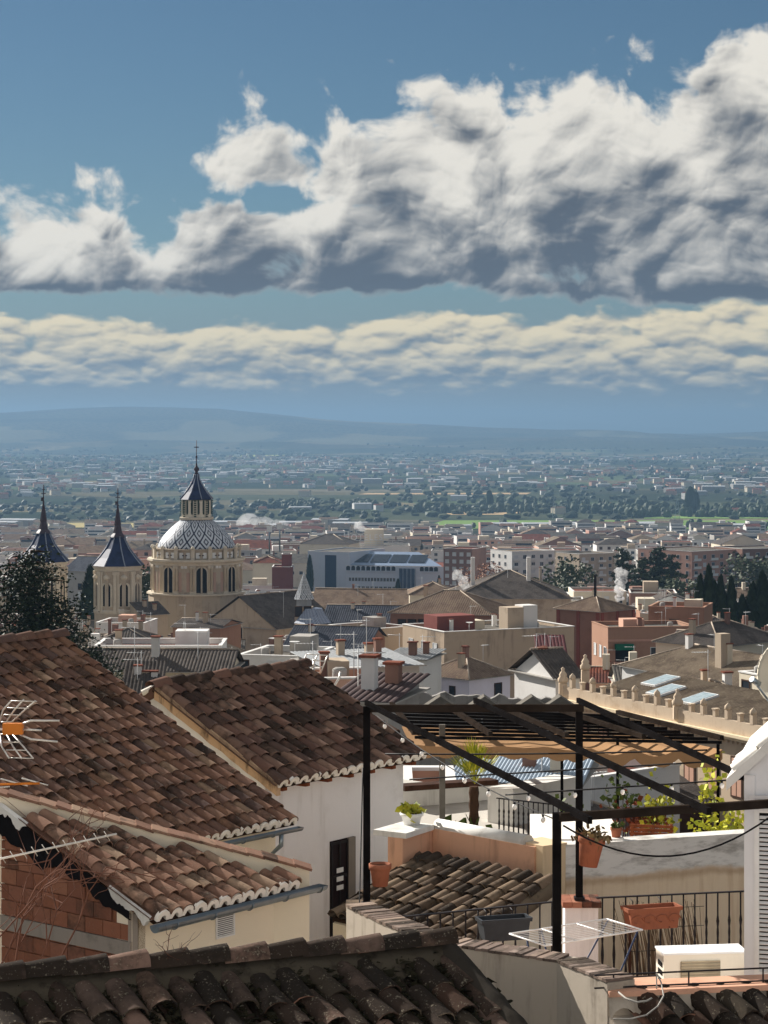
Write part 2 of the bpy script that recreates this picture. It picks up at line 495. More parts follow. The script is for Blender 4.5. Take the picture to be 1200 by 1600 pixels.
# ------------------------------------------------------------------ shared materials for the near houses
def mat_tile(name, stops, moss=0.35, moss_c='2b2622', lich=0.25, sc=1.0, gain=1.3):
    m, b = new_mat(name, 0.92, 0.15)
    r = E.m('FRACT', obj_rand() * 7.31 + isl_rand() * 3.77)
    r2 = E.m('FRACT', r * 13.7 + obj_rand() * 5.1)
    c = ramp(r, [(i / len(stops), darken(lin(s), gain)) for i, s in enumerate(stops)], 'CONSTANT')
    p = wpos()
    n1 = E(noise2(p, 1.1 * sc, 5, 0.6, dim='3D').outputs[0])
    n2 = E(noise2(p, 9.0 * sc, 5, 0.65, dim='3D').outputs[0])
    n3 = E(noise2(p, 38.0 * sc, 3, 0.6, dim='3D').outputs[0])
    c = mixc(sstep(n2, 0.42, 0.75) * 0.45, c, darken(lin(stops[0]), 0.68))
    c = mixc(sstep(n1 * 0.6 + n2 * 0.25 + r2 * 0.25, 0.60 - moss * 0.2, 0.78 - moss * 0.2) * 0.85, c, lin(moss_c))
    c = mixc(sstep(n3 * 0.55 + n2 * 0.45, 0.56, 0.66) * lich, c, lin('a39a86'))
    E.put(b.inputs['Base Color'], c)
    bump(b, n2 * 0.5 + n3 * 0.5, 0.5, 0.012)
    return m
M_tileA = mat_tile('roof_tile_red', ['82624f', '7b5b4c', '876755', '76594b', '7f6353', '6c544a', '917863', '7e5e4e', '72564a', '86695a', '5e4c46'], moss=0.28, lich=0.26, gain=1.0)
M_tileB = mat_tile('roof_tile_brown', ['8a6b5a', '7f6050', '937663', '856655', '9a826d', '775b4d', '8e705e', '816253'], moss=0.22, lich=0.38, gain=1.05)
M_tileC = mat_tile('roof_tile_mossy', ['75594d', '664e45', '806658', '6e564b', '5f4d45', '8a6f5f'], moss=0.6, lich=0.18, gain=0.95)
M_tileD = mat_tile('roof_tile_black_moss', ['6e5a4e', '5a4c44', '7e665a', '4c433d', '8b7c6a', '64534a', '96705e'], moss=1.0, moss_c='211e1a', lich=0.5, sc=1.4, gain=0.95)
M_tileF = mat_tile('roof_tile_sunny', ['6a5a4b', '776655', '584b40', '7d6c5a', '665648'], moss=0.6, lich=0.3, gain=1.0)
M_bed = plaster(lin('3a2d26'), 0.6, 3.0)
M_white = plaster(lin('eceaea'), 0.42, 0.7, 1.2, lin('aaa49c'))
M_whiteB = plaster(lin('dedcd6'), 0.5, 0.9, 1.0, lin('8a847b'))
M_cream = plaster(lin('eadfc8'), 0.10, 0.5, 0.4, lin('c2b396'))
M_ochre = plaster(lin('cfae8c'), 0.75, 2.0, 1.4, lin('5a4a3c'))
M_pink = plaster(lin('d9ab8e'), 0.55, 1.3, 0.8, lin('7d5c4a'))
M_mortar = plaster(lin('efe9df'), 0.25, 5.0, 0.3, lin('a89f92'))
M_greywall = plaster(lin('b5aa9b'), 0.8, 1.2, 0.9, lin('6a6156'))
M_gutter = flat(lin('8b97a0'), 0.38, 0.5, 0.75, 0.1, 4.0)
M_iron = flat(lin('2e2a2b'), 0.5, 0.4, 0.2, 0.15, 6.0)
M_beam = flat(lin('1c1a1a'), 0.9, 0.0, 0.0, 0.2, 4.0)
M_beam2 = flat(lin('332c27'), 0.9, 0.0, 0.0, 0.2, 4.0)
M_wood = flat(lin('4a3226'), 0.7, 0.2, 0.0, 0.2, 6.0)
M_rafter = flat(lin('8a4f33'), 0.75, 0.2, 0.0, 0.2, 6.0)
M_terra = plaster(lin('96604a'), 0.5, 6.0, 0.7, lin('6e4838'), 0.8)
M_wpaint = flat(lin('e8e8e6'), 0.45, 0.4, 0.0, 0.06, 3.0)
M_brickw = mat_tile('hollow_brick', ['92624d', '8a5c48', '996b55', '835847', '8e6250'], moss=0.2, moss_c='4a3a32', lich=0.15, sc=1.2, gain=.9)
M_dark = flat(lin('1c1b1c'), 0.7, 0.2)
M_bitumen = plaster(lin('1b1a1c'), 0.3, 4.0, 0.3, lin('0c0c0c'))
M_concrete = plaster(lin('8f877e'), 0.5, 2.5, 0.5, lin('554f48'))

# ------------------------------------------------------------------ roof tiles
def tile_mesh(name, w, L, mat, h=0.45, n=6, seed=0):
    rnd = random.Random(seed)
    mb = MB(); v = []
    r0, r1, th = w * 0.40, w * 0.52, 0.014
    def ring(r, y, z):
        a = [math.pi * k / n for k in range(n + 1)]
        return [(-r * math.cos(t) * (1 + rnd.uniform(-.02, .02)), y, z + r * math.sin(t) * (h / 0.5)) for t in a]
    A = ring(r0, 0, 0.0); Bm = ring((r0 + r1) / 2 * 1.01, L * 0.5, 0.008); Bv = ring(r1, L, 0.016); C = ring(r1 - th, L, 0.016); D = ring(r0, L * 0.4, 0.0)
    v = A + Bm + Bv + C + D; k = n + 1; f = []
    for i in range(n):
        f += [(i, i + 1, k + i + 1, k + i), (k + i, k + i + 1, 2 * k + i + 1, 2 * k + i)]
    mb.add(v, f, 0, True)
    mb.f += [(2 * k + i, 2 * k + i + 1, 3 * k + i + 1, 3 * k + i) for i in range(n)] + [(3 * k + i, 3 * k + i + 1, 4 * k + i + 1, 4 * k + i) for i in range(n)]
    mb.mi += [0] * (2 * n); mb.sm += [False] * n + [True] * n
    me = mb.mesh(name, mat)
    bm = bmesh.new(); bm.from_mesh(me)
    bmesh.ops.split_edges(bm, edges=[e for e in bm.edges if len(e.link_faces) == 2 and abs(e.calc_face_angle(0)) > 1.0])
    bm.to_mesh(me); bm.free()
    return me

def frame_of(e, d):
    e = Vector(e).normalized(); d = Vector(d).normalized()
    n = e.cross(d)
    if n.z < 0: n = -n
    n.normalize()
    x = d.cross(n).normalized()
    return x, d, n

def proj(p): return (600 + F * p[0] / p[1], HZ - F * p[2] / p[1])

def tile_roof(parent, pinv, O, e, d, ncol, nrow, sp, L, mat, keep=None, plugs=True, most=300, jit=1.0, seed=1, bed=0.07, tile='tile', h=0.45, moss_gap=0.0):
    """roof part with cover tiles; O = left end of the eave, e along it, d down the slope, rows counted up from the eave"""
    rnd = random.Random(seed)
    O = Vector(O); e = Vector(e).normalized(); x, dn, n = frame_of(e, d)
    meshes = [tile_mesh(tile, sp * 0.98, L * 1.22, mat, h=h, seed=seed * 10 + k) for k in range(4)]
    spots = []
    span = {}
    for i in range(ncol):
        for j in range(nrow):
            p = O + e * ((i + .5) * sp) - dn * (j * L)
            if keep and not keep(i, j, p): continue
            lo, hi = span.get(i, (j, j)); span[i] = (min(lo, j), max(hi, j))
            if rnd.random() < moss_gap: continue
            spots.append((i, j, p))
    # the bed with the hollow channel rows between the cover tiles
    mb = MB()
    for i, (lo, hi) in span.items():
        a = O + e * (i * sp) - dn * (lo * L - 0.02); b = O + e * (i * sp) - dn * ((hi + 1.1) * L)
        w = e * sp
        mb.add([q + n * dz for q in (a, a + w, b + w, b) for dz in (-bed, -0.012)], [(0, 2, 4, 6), (1, 7, 5, 3), (0, 1, 3, 2), (2, 3, 5, 4), (4, 5, 7, 6), (6, 7, 1, 0)])
        vv = []                              # the hollow row itself
        for q in (a, b):
            for k in range(5):
                t = math.pi * k / 4
                vv.append(q + e * (-math.cos(t) * sp * 0.46) + n * (0.035 - 0.045 * math.sin(t)))
        mb.add(vv, [(k, k + 1, 6 + k, 5 + k) for k in range(4)], 1, True)
    roof = mb.build('roof', [M_bed, mat], parent, pinv)
    spots.sort(key=lambda s: (not (-20 < proj(s[2])[0] < 1220 and 900 < proj(s[2])[1] < 1640), s[2][1]))
    B = Matrix((x, dn, n)).transposed().to_4x4()
    mats = []
    for (i, j, p) in spots:
        jx, jr, jz = rnd.gauss(0, .006) * jit, rnd.gauss(0, .018) * jit, rnd.uniform(0, .010) * jit
        M = Matrix.Translation(p + x * jx + n * (jz + 0.012) - dn * (L * 1.22 - 0.05 + rnd.gauss(0, .008) * jit)) @ B @ Matrix.Rotation(jr, 4, 'Z')
        mats.append((M, rnd.randrange(4)))
    for M, k in mats[:most]:
        o = link(tile, meshes[k], roof)
        o.matrix_basis = M
    rest = mats[most:]
    if rest:
        vv, ff, sm_ = [], [], []
        for M, k in rest:
            me = meshes[k]; b = len(vv)
            vv += [tuple(M @ q.co) for q in me.vertices]
            ff += [tuple(b + t for t in q.vertices) for q in me.polygons]
            sm_ += [q.use_smooth for q in me.polygons]
        mb = MB(); mb.v, mb.f, mb.mi, mb.sm = vv, ff, [0] * len(ff), sm_
        o = link('tile_rows', mb.mesh('tile_rows', mat), roof); o['kind'] = 'stuff'
    if plugs:                                # mortar filling the open tile ends along the eave
        mb = MB(); r = sp * 0.49; k = 8
        prof = [(-r * math.cos(math.pi * q / k), r * 0.95 * math.sin(math.pi * q / k)) for q in range(k + 1)]
        prof = [(-r * 1.0, -0.035)] + prof + [(r * 1.0, -0.035)]
        inner = [(r * 0.52, -0.035), (0.30 * r, 0.02), (0, 0.035), (-0.30 * r, 0.02), (-r * 0.52, -0.035)]
        mb.prism(prof + inner, 0.05)
        pm = mb.mesh('mortar_plug', M_mortar)
        for i in sorted(span):
            if span[i][0] != 0: continue
            p = O + e * ((i + .5) * sp) + dn * 0.008 + n * 0.012
            o = link('mortar_plug', pm, roof)
            o.matrix_basis = Matrix.Translation(p + n * rnd.uniform(-.004, .006)) @ Matrix((x, dn, n)).transposed().to_4x4() @ Matrix.Rotation(rnd.gauss(0, .03), 4, 'Y')
    return roof

def ridge_tiles(roof, a, b, r, L, mat, seed=3, lift=0.0, name='ridge_tile', most=60):
    rnd = random.Random(seed); a, b = Vector(a), Vector(b)
    t = (b - a); n = max(1, int(round(t.length / L))); t = t.normalized()
    me = tile_mesh(name, r * 2, L * 1.15, mat, seed=seed)
    up = Vector((0, 0, 1)); x = t.cross(up).normalized(); up = x.cross(t)
    B = Matrix((x, t, up)).transposed().to_4x4()
    for k in range(n):
        o = link(name, me, roof)
        o.matrix_basis = Matrix.Translation(a + t * (k * (b - a).length / n) + up * (lift + rnd.uniform(0, .015))) @ B @ Matrix.Rotation(rnd.gauss(0, .03), 4, 'Z')

def prism_under(mb, plan, ztop, zbot, mi=0):
    """closed solid: plan corners (x,y) counter-clockwise, own top height for each corner"""
    n = len(plan)
    v = [(x, y, zbot) for x, y in plan] + [(x, y, z) for (x, y), z in zip(plan, ztop)]
    mb.add(v, [tuple(range(n))[::-1], tuple(range(n, 2 * n))] + [(i, (i + 1) % n, n + (i + 1) % n, n + i) for i in range(n)], mi)
    return mb

def gutter(parent, pinv, a, b, r=0.065):
    a, b = Vector(a), Vector(b); t = (b - a).normalized(); s = t.cross(Vector((0, 0, 1))).normalized()
    mb = MB(); n = 8; v = []
    for p in (a, b):
        for rr in (r, r - 0.008):
            for k in range(n + 1):
                an = math.pi * k / n
                v.append(p + s * (rr * math.cos(an)) - Vector((0, 0, rr * math.sin(an))))
    m = n + 1; f = []
    for k in range(n):
        f += [(k, k + 1, 2 * m + k + 1, 2 * m + k), (m + k, m + k + 1, 3 * m + k + 1, 3 * m + k)]
    f += [tuple(range(0, m)) , tuple(range(2 * m, 3 * m))]
    mb.add(v, f, 0, False)
    o = mb.build('gutter', M_gutter, parent, pinv)
    L = (b - a).length; k = 0; q = MB()
    ring = [(r * 1.12 * math.cos(math.pi * i / 8), -r * 1.12 * math.sin(math.pi * i / 8)) for i in range(9)]
    q.tube([s * c + Vector((0, 0, z)) for c, z in ring], 0.008, 4)
    qm = q.mesh('gutter_bracket', M_gutter)
    d = 0.3
    while d < L:
        o2 = link('gutter_bracket', qm, o); o2.matrix_basis = Matrix.Translation(a + t * d); d += 0.62
    return o

def onplane(px, py, O, n):
    r = Vector(((px - 600) / F, 1.0, -(py - HZ) / F)); O = Vector(O); n = Vector(n)
    return r * (O.dot(n) / r.dot(n))

# ================================================================== house with the broad red roof (behind, left)
eA = Vector((0.64, 0.768, 0)); dhA = Vector((0.768, -0.64, 0)); tA = 0.464
dA = (dhA + Vector((0, 0, -tA))).normalized()
CA = P(460, 1282, 32.5)                                   # right end of the eave
ncA, spA, LA = 27, 0.2, 0.305
slopeA = 5.30 / dA.z * -tA if False else 5.25 * math.sqrt(1 + tA * tA)
OA = CA - eA * (ncA * spA)
hA = root('red_roofed_house', (CA.x - 2.5, CA.y - 1.0, g(30)), 'house with broad slope of reddish-brown clay tiles beside the tall conifer', 'house')
iA = WI(hA)
nrA = int(slopeA / LA)
rA = tile_roof(hA, iA, OA, eA, dA, ncA, nrA, spA, LA, M_tileA, seed=11, jit=2.0, moss_gap=.004)
topA = -dA * (nrA * LA)
ridge_tiles(rA, OA + topA + Vector((0, 0, .05)), CA + topA + Vector((0, 0, .05)), 0.13, 0.36, M_tileA, 5)
mb = MB()                                                  # body under both slopes
inn = -dhA * 0.30
cn = [OA + inn, CA + inn - eA * 0.08, CA + topA - eA * 0.08, OA + topA]
zz = [OA.z + 0.30 * tA - 0.1, CA.z + 0.30 * tA - 0.1, (CA + topA).z - 0.12, (OA + topA).z - 0.12]
prism_under(mb, [(c.x, c.y) for c in cn], zz, -14)
bk = -dhA * 5.0
cn2 = [OA + topA + bk, OA + topA, CA + topA - eA * 0.08, CA + topA + bk - eA * .08]
prism_under(mb, [(c.x, c.y) for c in cn2], [zz[3] - 5 * tA, zz[3], zz[2], zz[2] - 5 * tA], -14)
mb.build('wall', M_cream, hA, iA)
mb = MB()
q0, q1 = OA + topA, CA + topA
for k in range(27):                                        # far slope, plain rows
    a = q0 + eA * (k * spA + spA / 2)
    mb.tube([a + Vector((0, 0, -.02)), a - dhA * 5.2 + Vector((0, 0, -5.2 * tA - .02))], 0.1, 6)
o = mb.build('far_roof_slope', M_tileA, hA, iA); o['kind'] = 'stuff'
gA0, gA1 = onplane(318, 1308, CA + dhA * 0.07, dhA), CA + dhA * 0.07 + eA * 0.06
gA0.z = gA1.z = CA.z - 0.09
gutter(hA, iA, gA0 - eA * 2, gA1, 0.06)
mb = MB()                                                  # downpipe swan neck
a = gA1 - eA * 0.42 - Vector((0, 0, .05))
mb.tube([a, a - Vector((0, 0, .16)), a - dhA * 0.25 - Vector((0, 0, .36)), a - dhA * 0.27 - Vector((0, 0, 3))], 0.035, 8)
mb.build('downpipe', M_gutter, hA, iA)

# ================================================================== lower house with the brick gable
eB = eA; dhB = dhA; tB = 0.3915
dB = (dhB + Vector((0, 0, -tB))).normalized()
E1 = P(240, 1436, 25.3); E1.z = -5.60
ncB, spB, LB = 13, 0.2, 0.295
E2 = E1 + eB * (ncB * spB)
hB = root('low_house', (E1.x + .5, E1.y + 1.5, g(25)), 'low cream house with brown tiled roof, brick gable and zinc gutter', 'house')
iB = WI(hB)
Lp = P(-40, 1232, 26.9); Rp = E2 + eB * 0.10 - dhB * 0.05; Rp.z = P(478, 1360, 27.4).z
pdir = Vector((Rp.x - Lp.x, Rp.y - Lp.y, 0)); pn = Vector((pdir.y, -pdir.x, 0)).normalized()   # points to the camera
def keepB(i, j, p): return (p - Lp).dot(pn) > 0.0 and True
rB = tile_roof(hB, iB, E1, eB, dB, ncB, 10, spB, LB, M_tileB, keep=lambda i, j, p: (Vector((p.x, p.y, 0)) - dhB * 0.3 - Vector((Lp.x, Lp.y, 0))).dot(pn) > 0.03, seed=21, jit=2.0)
# parapet wall with flat coping tiles
mb = MB()
th = -pn * 0.22
v = [Lp, Rp, Rp + th, Lp + th]
prism_under(mb, [(q.x, q.y) for q in v], [Lp.z, Rp.z, Rp.z, Lp.z], -8)
par = mb.build('parapet_wall', M_cream, hB, iB)
nt_ = 21
cm = MB(); cm.box(-0.105, 0.125, -0.05, 0.30, 0.0, 0.032)
cme = cm.mesh('coping_tile', M_tileB)
rnd = random.Random(4)
for k in range(nt_):
    t = (k + .5) / nt_
    q = Lp.lerp(Rp, t)
    o = link('coping_tile', cme, par)
    ax = (Rp - Lp).normalized(); sy = th.normalized(); up = ax.cross(sy)
    if up.z < 0: up = -up
    o.matrix_basis = Matrix.Translation(q + up * rnd.uniform(0.002, .012)) @ Matrix((ax, sy, up)).transposed().to_4x4() @ Matrix.Rotation(rnd.gauss(0, .03) + 0.06, 4, 'Y') @ Matrix.Rotation(rnd.gauss(0, .03), 4, 'Z')
# cream front wall
K = E1 - dhB * 0.35
K2 = E2 - dhB * 0.35 - eB * 0.12
mb = MB()
kb = [K, K2, K2 - dhB * 0.25, K - dhB * 0.25 + eB * 0.0]
prism_under(mb, [(q.x, q.y) for q in kb], [E1.z + 0.02] * 2 + [E1.z + .1] * 2, -9)
mb.build('wall', M_cream, hB, iB)
mb = MB(); mb.bar(K + eB * 0.05 - dhB * 0.03 + Vector((0, 0, E1.z * 0 - 0.0)), K + eB * 0.05 - dhB * .03 + Vector((0, 0, -3)), 0.11, 0.11)
mb.build('corner_post', M_concrete, hB, iB)
gutter(hB, iB, E1 + dhB * 0.075 - eB * 0.06 - Vector((0, 0, .075)), E2 + dhB * 0.075 + eB * 0.22 - Vector((0, 0, .055)), 0.075)
# vent grille
vc = onplane(351, 1445, K, dhB)
vr = root_part = None
mb = MB()
Bm = Matrix((eB, dhB, Vector((0, 0, 1)))).transposed().to_4x4()
Mv = Matrix.Translation(vc) @ Bm
for (x0, x1, z0, z1) in ((-.16, .16, .125, .145), (-.16, .16, -.145, -.125), (-.16, -.14, -.125, .125), (.14, .16, -.125, .125)):
    mb.box(x0, x1, 0.003, .02, z0, z1, 0, Mv)
mb.box(-.14, .14, 0.002, .005, -.125, .125, 1, Mv)
vent = mb.build('vent', [M_wpaint, M_dark], hB, iB)
sl = MB(); sl.box(-.139, .139, -.004, .012, -.007, .005); slm = sl.mesh('slat', M_wpaint)
for k in range(11):
    o = link('slat', slm, vent); o.matrix_basis = Mv @ Matrix.Translation((0, .008, -.115 + k * .023)) @ Matrix.Rotation(0.5, 4, 'X')
# brick gable
up = -dhB                                                  # runs up-left, away
gn = -eB                                                   # faces the camera and left
mb = MB()
gl = 3.3
gz = lambda t: E1.z + (t + .35) * tB - 0.10
bp0, bp1 = K + eB * 0.01, K + up * gl + eB * 0.01
prism_under(mb, [(q.x, q.y) for q in (bp1, bp0, bp0 + eB * .2, bp1 + eB * .2)], [gz(gl), gz(0), gz(0), gz(gl)], -9)
gab = mb.build('brick_gable', plaster(lin('8d5f48'), .5, 3.0), hB, iB)
rnd = random.Random(9)
z = -8.0; row = 0
Gm = Matrix((up, gn, Vector((0, 0, 1)))).transposed().to_4x4()
bcache = {}
zs = []
while z < gz(gl):
    big = z < -5.45
    hgt, wid = (0.19, 0.30) if big else (0.11, 0.24)
    t = 0.02 + (row % 2) * wid / 2 - wid
    while t < gl:
        t0, t1 = max(t, 0.03), min(t + wid - 0.014, gl)
        if t1 - t0 > 0.05 and z + hgt < gz(t0) - 0.03:
            key = (round(t1 - t0, 2), hgt)
            if key not in bcache:
                bb = MB(); w_ = key[0]
                bb.box(0, w_, 0, .016, 0, hgt - .014)
                bcache[key] = bb.mesh('brick', M_brickw)
            if -8.0 < z: 
                o = link('brick', bcache[key], gab)
                o.matrix_basis = Matrix.Translation(K + up * t0 + Vector((0, 0, z - K.z)) + gn * rnd.uniform(0.000, .008)) @ Gm @ Matrix.Rotation(rnd.gauss(0, .008), 4, 'Y')
        t += wid
    z += hgt; row += 1
# concrete string course and tar strip below the verge
mb = MB()
a, b = K + up * 0.0, K + up * gl
for q in (a, b): q.z = 0
za, zb = -5.98, -5.98
mb.add([p + gn * o_ + Vector((0, 0, zz_)) for p in (a, b) for o_ in (0.0, 0.032) for zz_ in (za - .11, za + .06)], [(0, 1, 3, 2), (4, 6, 7, 5), (0, 2, 6, 4), (1, 5, 7, 3), (2, 3, 7, 6), (0, 4, 5, 1)])
mb.build('string_course', M_concrete, hB, iB)
mb = MB(); v = []; nn = 60
for k in range(nn + 1):
    t = gl * k / nn
    p = K + up * t; p.z = 0
    zt = gz(t) + 0.06
    zl = zt - 0.17 - 0.10 * mnoise.noise(Vector((t * 3.1, 2.2, 0))) - 0.05 * mnoise.noise(Vector((t * 11, 7, 0))) - 0.15 * sm(t, 1.1, 1.6) * (1 - sm(t, 2.1, 2.6)) 
    v += [p + gn * 0.040 + Vector((0, 0, zt)), p + gn * 0.046 + Vector((0, 0, zl)), p + gn * .012 + Vector((0, 0, zl - .004))]
mb.add(v, [(3 * k, 3 * k + 1, 3 * k + 4, 3 * k + 3) for k in range(nn)] + [(3 * k + 1, 3 * k + 2, 3 * k + 5, 3 * k + 4) for k in range(nn)])
mb.build('tar_strip', M_bitumen, hB, iB)
for lo_, hi_ in ((-.34, .34), (1.75, 2.75)):               # ragged mortar along the verge
    mb = MB(); v = []
    for k in range(nn + 1):
        t = lo_ + (hi_ - lo_) * k / nn
        p = K + up * t; zt = gz(t) + 0.10
        fade = min(1, k / 8, (nn - k) / 8)
        zl = zt - 0.02 - (0.075 + 0.07 * mnoise.noise(Vector((t * 6, 1, 3))) + .04 * mnoise.noise(Vector((t * 19, 4, 3)))) * fade
        p.z = 0
        v += [p + gn * 0.02 + Vector((0, 0, zt + .02)), p + gn * 0.058 + Vector((0, 0, zt - .01)), p + gn * 0.055 + Vector((0, 0, zl)), p + gn * 0.0 + Vector((0, 0, zl))]
    mb.add(v, [(4 * k + i, 4 * k + i + 1, 4 * k + i + 5, 4 * k + i + 4) for k in range(nn) for i in range(3)], 0, False)
    mb.build('verge_mortar', M_whiteB, hB, iB)

# ================================================================== white house with the mossy roof
eC = Vector((0.614, 0.79, 0)).normalized(); dhC = Vector((eC.y, -eC.x, 0)); tC = 0.50
dC = (dhC + Vector((0, 0, -tC))).normalized()
C1 = P(432, 1226, 34.0)
ncC, spC, LC = 16, 0.2326, 0.30
C2 = C1 + eC * (ncC * spC)
hC = root('white_house', (C1.x + 1, C1.y + 2, g(35)), 'white house with dark mossy tiled roof and narrow barred door', 'house')
iC = WI(hC)
slC = 2.541 * math.sqrt(1 + tC * tC); nrC = int(round(slC / LC)); LC = slC / nrC
rC = tile_roof(hC, iC, C1, eC, dC, ncC, nrC, spC, LC, M_tileC, seed=31, jit=2.0)
tpC = -dC * slC
ridge_tiles(rC, C1 + tpC + Vector((0, 0, .03)) - eC * .12, C2 + tpC + Vector((0, 0, .03)), 0.14, 0.34, M_tileC, 8)
mb = MB()
off = -dhC * 0.30
c = [C1 + off + eC * .08, C2 + off - eC * 0.16, C2 + tpC - eC * 0.16, C1 + tpC + eC * .08]
z_ = lambda s: C1.z + s * tC - 0.10
prism_under(mb, [(q.x, q.y) for q in c], [z_(.3), z_(.3), z_(2.541), z_(2.541)], -15)
bk = -dhC * 3.0
c2_ = [C1 + tpC + bk + eC * .08, C1 + tpC + eC * .08, C2 + tpC - eC * .16, C2 + tpC + bk - eC * .16]
prism_under(mb, [(q.x, q.y) for q in c2_], [z_(2.541) - 3 * tC, z_(2.541), z_(2.541), z_(2.541) - 3 * tC], -15)
mb.build('wall', M_white, hC, iC)
mb = MB()
for k in range(16):
    a = C1 + tpC + eC * (k * spC + spC / 2)
    mb.tube([a + Vector((0, 0, -.02)), a - dhC * 3.1 + Vector((0, 0, -3.1 * tC - .02))], 0.11, 6)
o = mb.build('far_roof_slope', M_tileC, hC, iC); o['kind'] = 'stuff'
mb = MB(); v = []                                           # ochre verge band under the left gable tiles
a0 = C1 + dhC * 0.02; n_ = 30
for k in range(n_ + 1):
    s = 2.56 * k / n_
    p = a0 - dhC * s; zt = C1.z + s * tC + 0.0
    zl = zt - 0.17 - 0.03 * mnoise.noise(Vector((s * 4, 3, 1)))
    p.z = 0
    v += [p - eC * 0.005 + Vector((0, 0, zt + .03)), p - eC * 0.02 + Vector((0, 0, zl)), p + eC * 0.07 + Vector((0, 0, zl)), p + eC * 0.07 + Vector((0, 0, zt + .03))]
mb.add(v, [(4 * k + i, 4 * k + (i + 1) % 4, 4 * k + 4 + (i + 1) % 4, 4 * k + 4 + i) for k in range(n_) for i in range(4)] + [(0, 1, 2, 3)])
mb.build('verge_band', M_ochre, hC, iC)
mb = MB(); mb.tube([P(222, 1083, 35.7), P(250, 1070, 35.75)], 0.05, 6); mb.build('mortar_cap', M_mortar, hC, iC)
rf = MB(); rf.box(-.055, .055, -.30, .0, -.09, 0.0); rfm = rf.mesh('rafter_end', M_rafter)
for k in range(7):
    o = link('rafter_end', rfm, hC, iC)
    o.matrix_basis = Matrix.Translation(C1 + eC * (0.22 + k * 0.545) - dhC * 0.02 + Vector((0, 0, -.035))) @ Matrix((eC, dhC, Vector((0, 0, 1)))).transposed().to_4x4()
# barred door
WCp = C1 + off
d0, d1 = onplane(515, 1315, WCp, dhC), onplane(552, 1455, WCp, dhC)
wD = (Vector((d1.x, d1.y, 0)) - Vector((d0.x, d0.y, 0))).length; hD = d0.z - d1.z
Md = Matrix.Translation(Vector((d0.x, d0.y, d1.z))) @ Matrix((eC, dhC, Vector((0, 0, 1)))).transposed().to_4x4()
mb = MB(); mb.box(0, wD, .002, .012, 0, hD, 0, Md)
door = mb.build('door', flat(lin('2a2022'), .6, .3), hC, iC)
mb = MB()
for k in range(3): mb.box(wD * (0.03 + k * .32), wD * (.03 + k * .32) + .03, .012, .035, 0.02, hD - .02, 0, Md)
for zf in (0.02, .30, .62, .97): mb.box(0, wD * .7, .014, .03, hD * zf - .02, hD * zf + .02, 0, Md)
mb.build('grille', M_iron, door)
mb = MB(); mb.box(wD * .72, wD, .012, .05, 0, hD, 0, Md); mb.build('reveal', plaster(lin('8d857c'), .3), door)
mb = MB()
for k in range(3): mb.box(wD * .22, wD * .5, .036, .04, hD * (.48 + k * .09), hD * (.53 + k * .09), 0, Md)
mb.build('letter_plate', M_wpaint, door)

# ================================================================== foreground roof, black with moss
A0, A1 = P(-40, 1526, 15.9), P(700, 1468, 17.3)
eD = (A1 - A0).normalized(); dhD = Vector((0.505, -0.863, 0)); dD = (dhD + Vector((0, 0, -0.40))).normalized()
hD_ = root('foreground_house', (-0.8, 14.5, g(14)), 'house under the moss-blackened tiled roof along the bottom edge', 'house')
iD = WI(hD_)
nD, LD = 17, 0.34
spD = (A1 - A0).length / nD
OD = A0 + dD * (LD * 4.35) + Vector((0, 0, -0.12))
rD = tile_roof(hD_, iD, OD, eD, dD, nD, 4, spD, LD, M_tileD, plugs=False, seed=41, jit=3.5, bed=.12, h=.40, moss_gap=0.12)
ridge_tiles(rD, A0 - Vector((0, 0, .03)), A1 - Vector((0, 0, .03)), 0.115, 0.30, M_tileD, 14, 0.0)
mb = MB(); prof = []                                        # mortar and moss bedding under the ridge
v = []; nn = 90
for k in range(nn + 1):
    p = A0.lerp(A1, k / nn); w = mnoise.noise(Vector((k * .35, 1, 5)))
    v += [p - dhD * .18 + Vector((0, 0, -.20)), p + Vector((0, 0, .02)), p + dD * (.17 + .04 * w) + Vector((0, 0, -.045)), p + dD * (.30 + .09 * w) + Vector((0, 0, -.10))]
mb.add(v, [(4 * k + i, 4 * k + i + 1, 4 * k + i + 5, 4 * k + i + 4) for k in range(nn) for i in range(3)], 0, True)
mb.build('ridge_mortar', plaster(lin('4a443a'), .8, 6.0, .3, lin('1a1814'), relief=.9), hD_, iD)
mb = MB()
bd = A0 + Vector((0, 0, -.2)); be = A1 + Vector((0, 0, -.2))
f0, f1 = OD + dD * .1, OD + eD * (nD * spD) + dD * .1
prism_under(mb, [(q.x, q.y) for q in (f0, f1, be, bd)], [f0.z - .2, f1.z - .2, be.z - .04, bd.z - .04], -8.5)
bb_ = -dhD * 2.0
prism_under(mb, [(q.x, q.y) for q in (bd, be, be + bb_, bd + bb_)], [bd.z - .05, be.z - .05, be.z - .9, bd.z - .9], -8.5)
mb.build('wall', M_greywall, hD_, iD)
# cement fillet down the right verge
mb = MB(); v = []
for k in range(25):
    p = A1 + dD * (k * 0.07) - eD * .05; w = mnoise.noise(Vector((k * .5, 9, 5))) * .03
    v += [p - eD * (.08 + w) + Vector((0, 0, -.06)), p + eD * (.0) + Vector((0, 0, .045 + w)), p + eD * (.09 + w) + Vector((0, 0, .0)), p + eD * .2 + Vector((0, 0, -.3))]
mb.add(v, [(4 * k + i, 4 * k + i + 1, 4 * k + i + 5, 4 * k + i + 4) for k in range(24) for i in range(3)], 0, True)
mb.build('verge_fillet', plaster(lin('37332e'), .8, 6.0, .3, lin('161411'), relief=.9), hD_, iD)
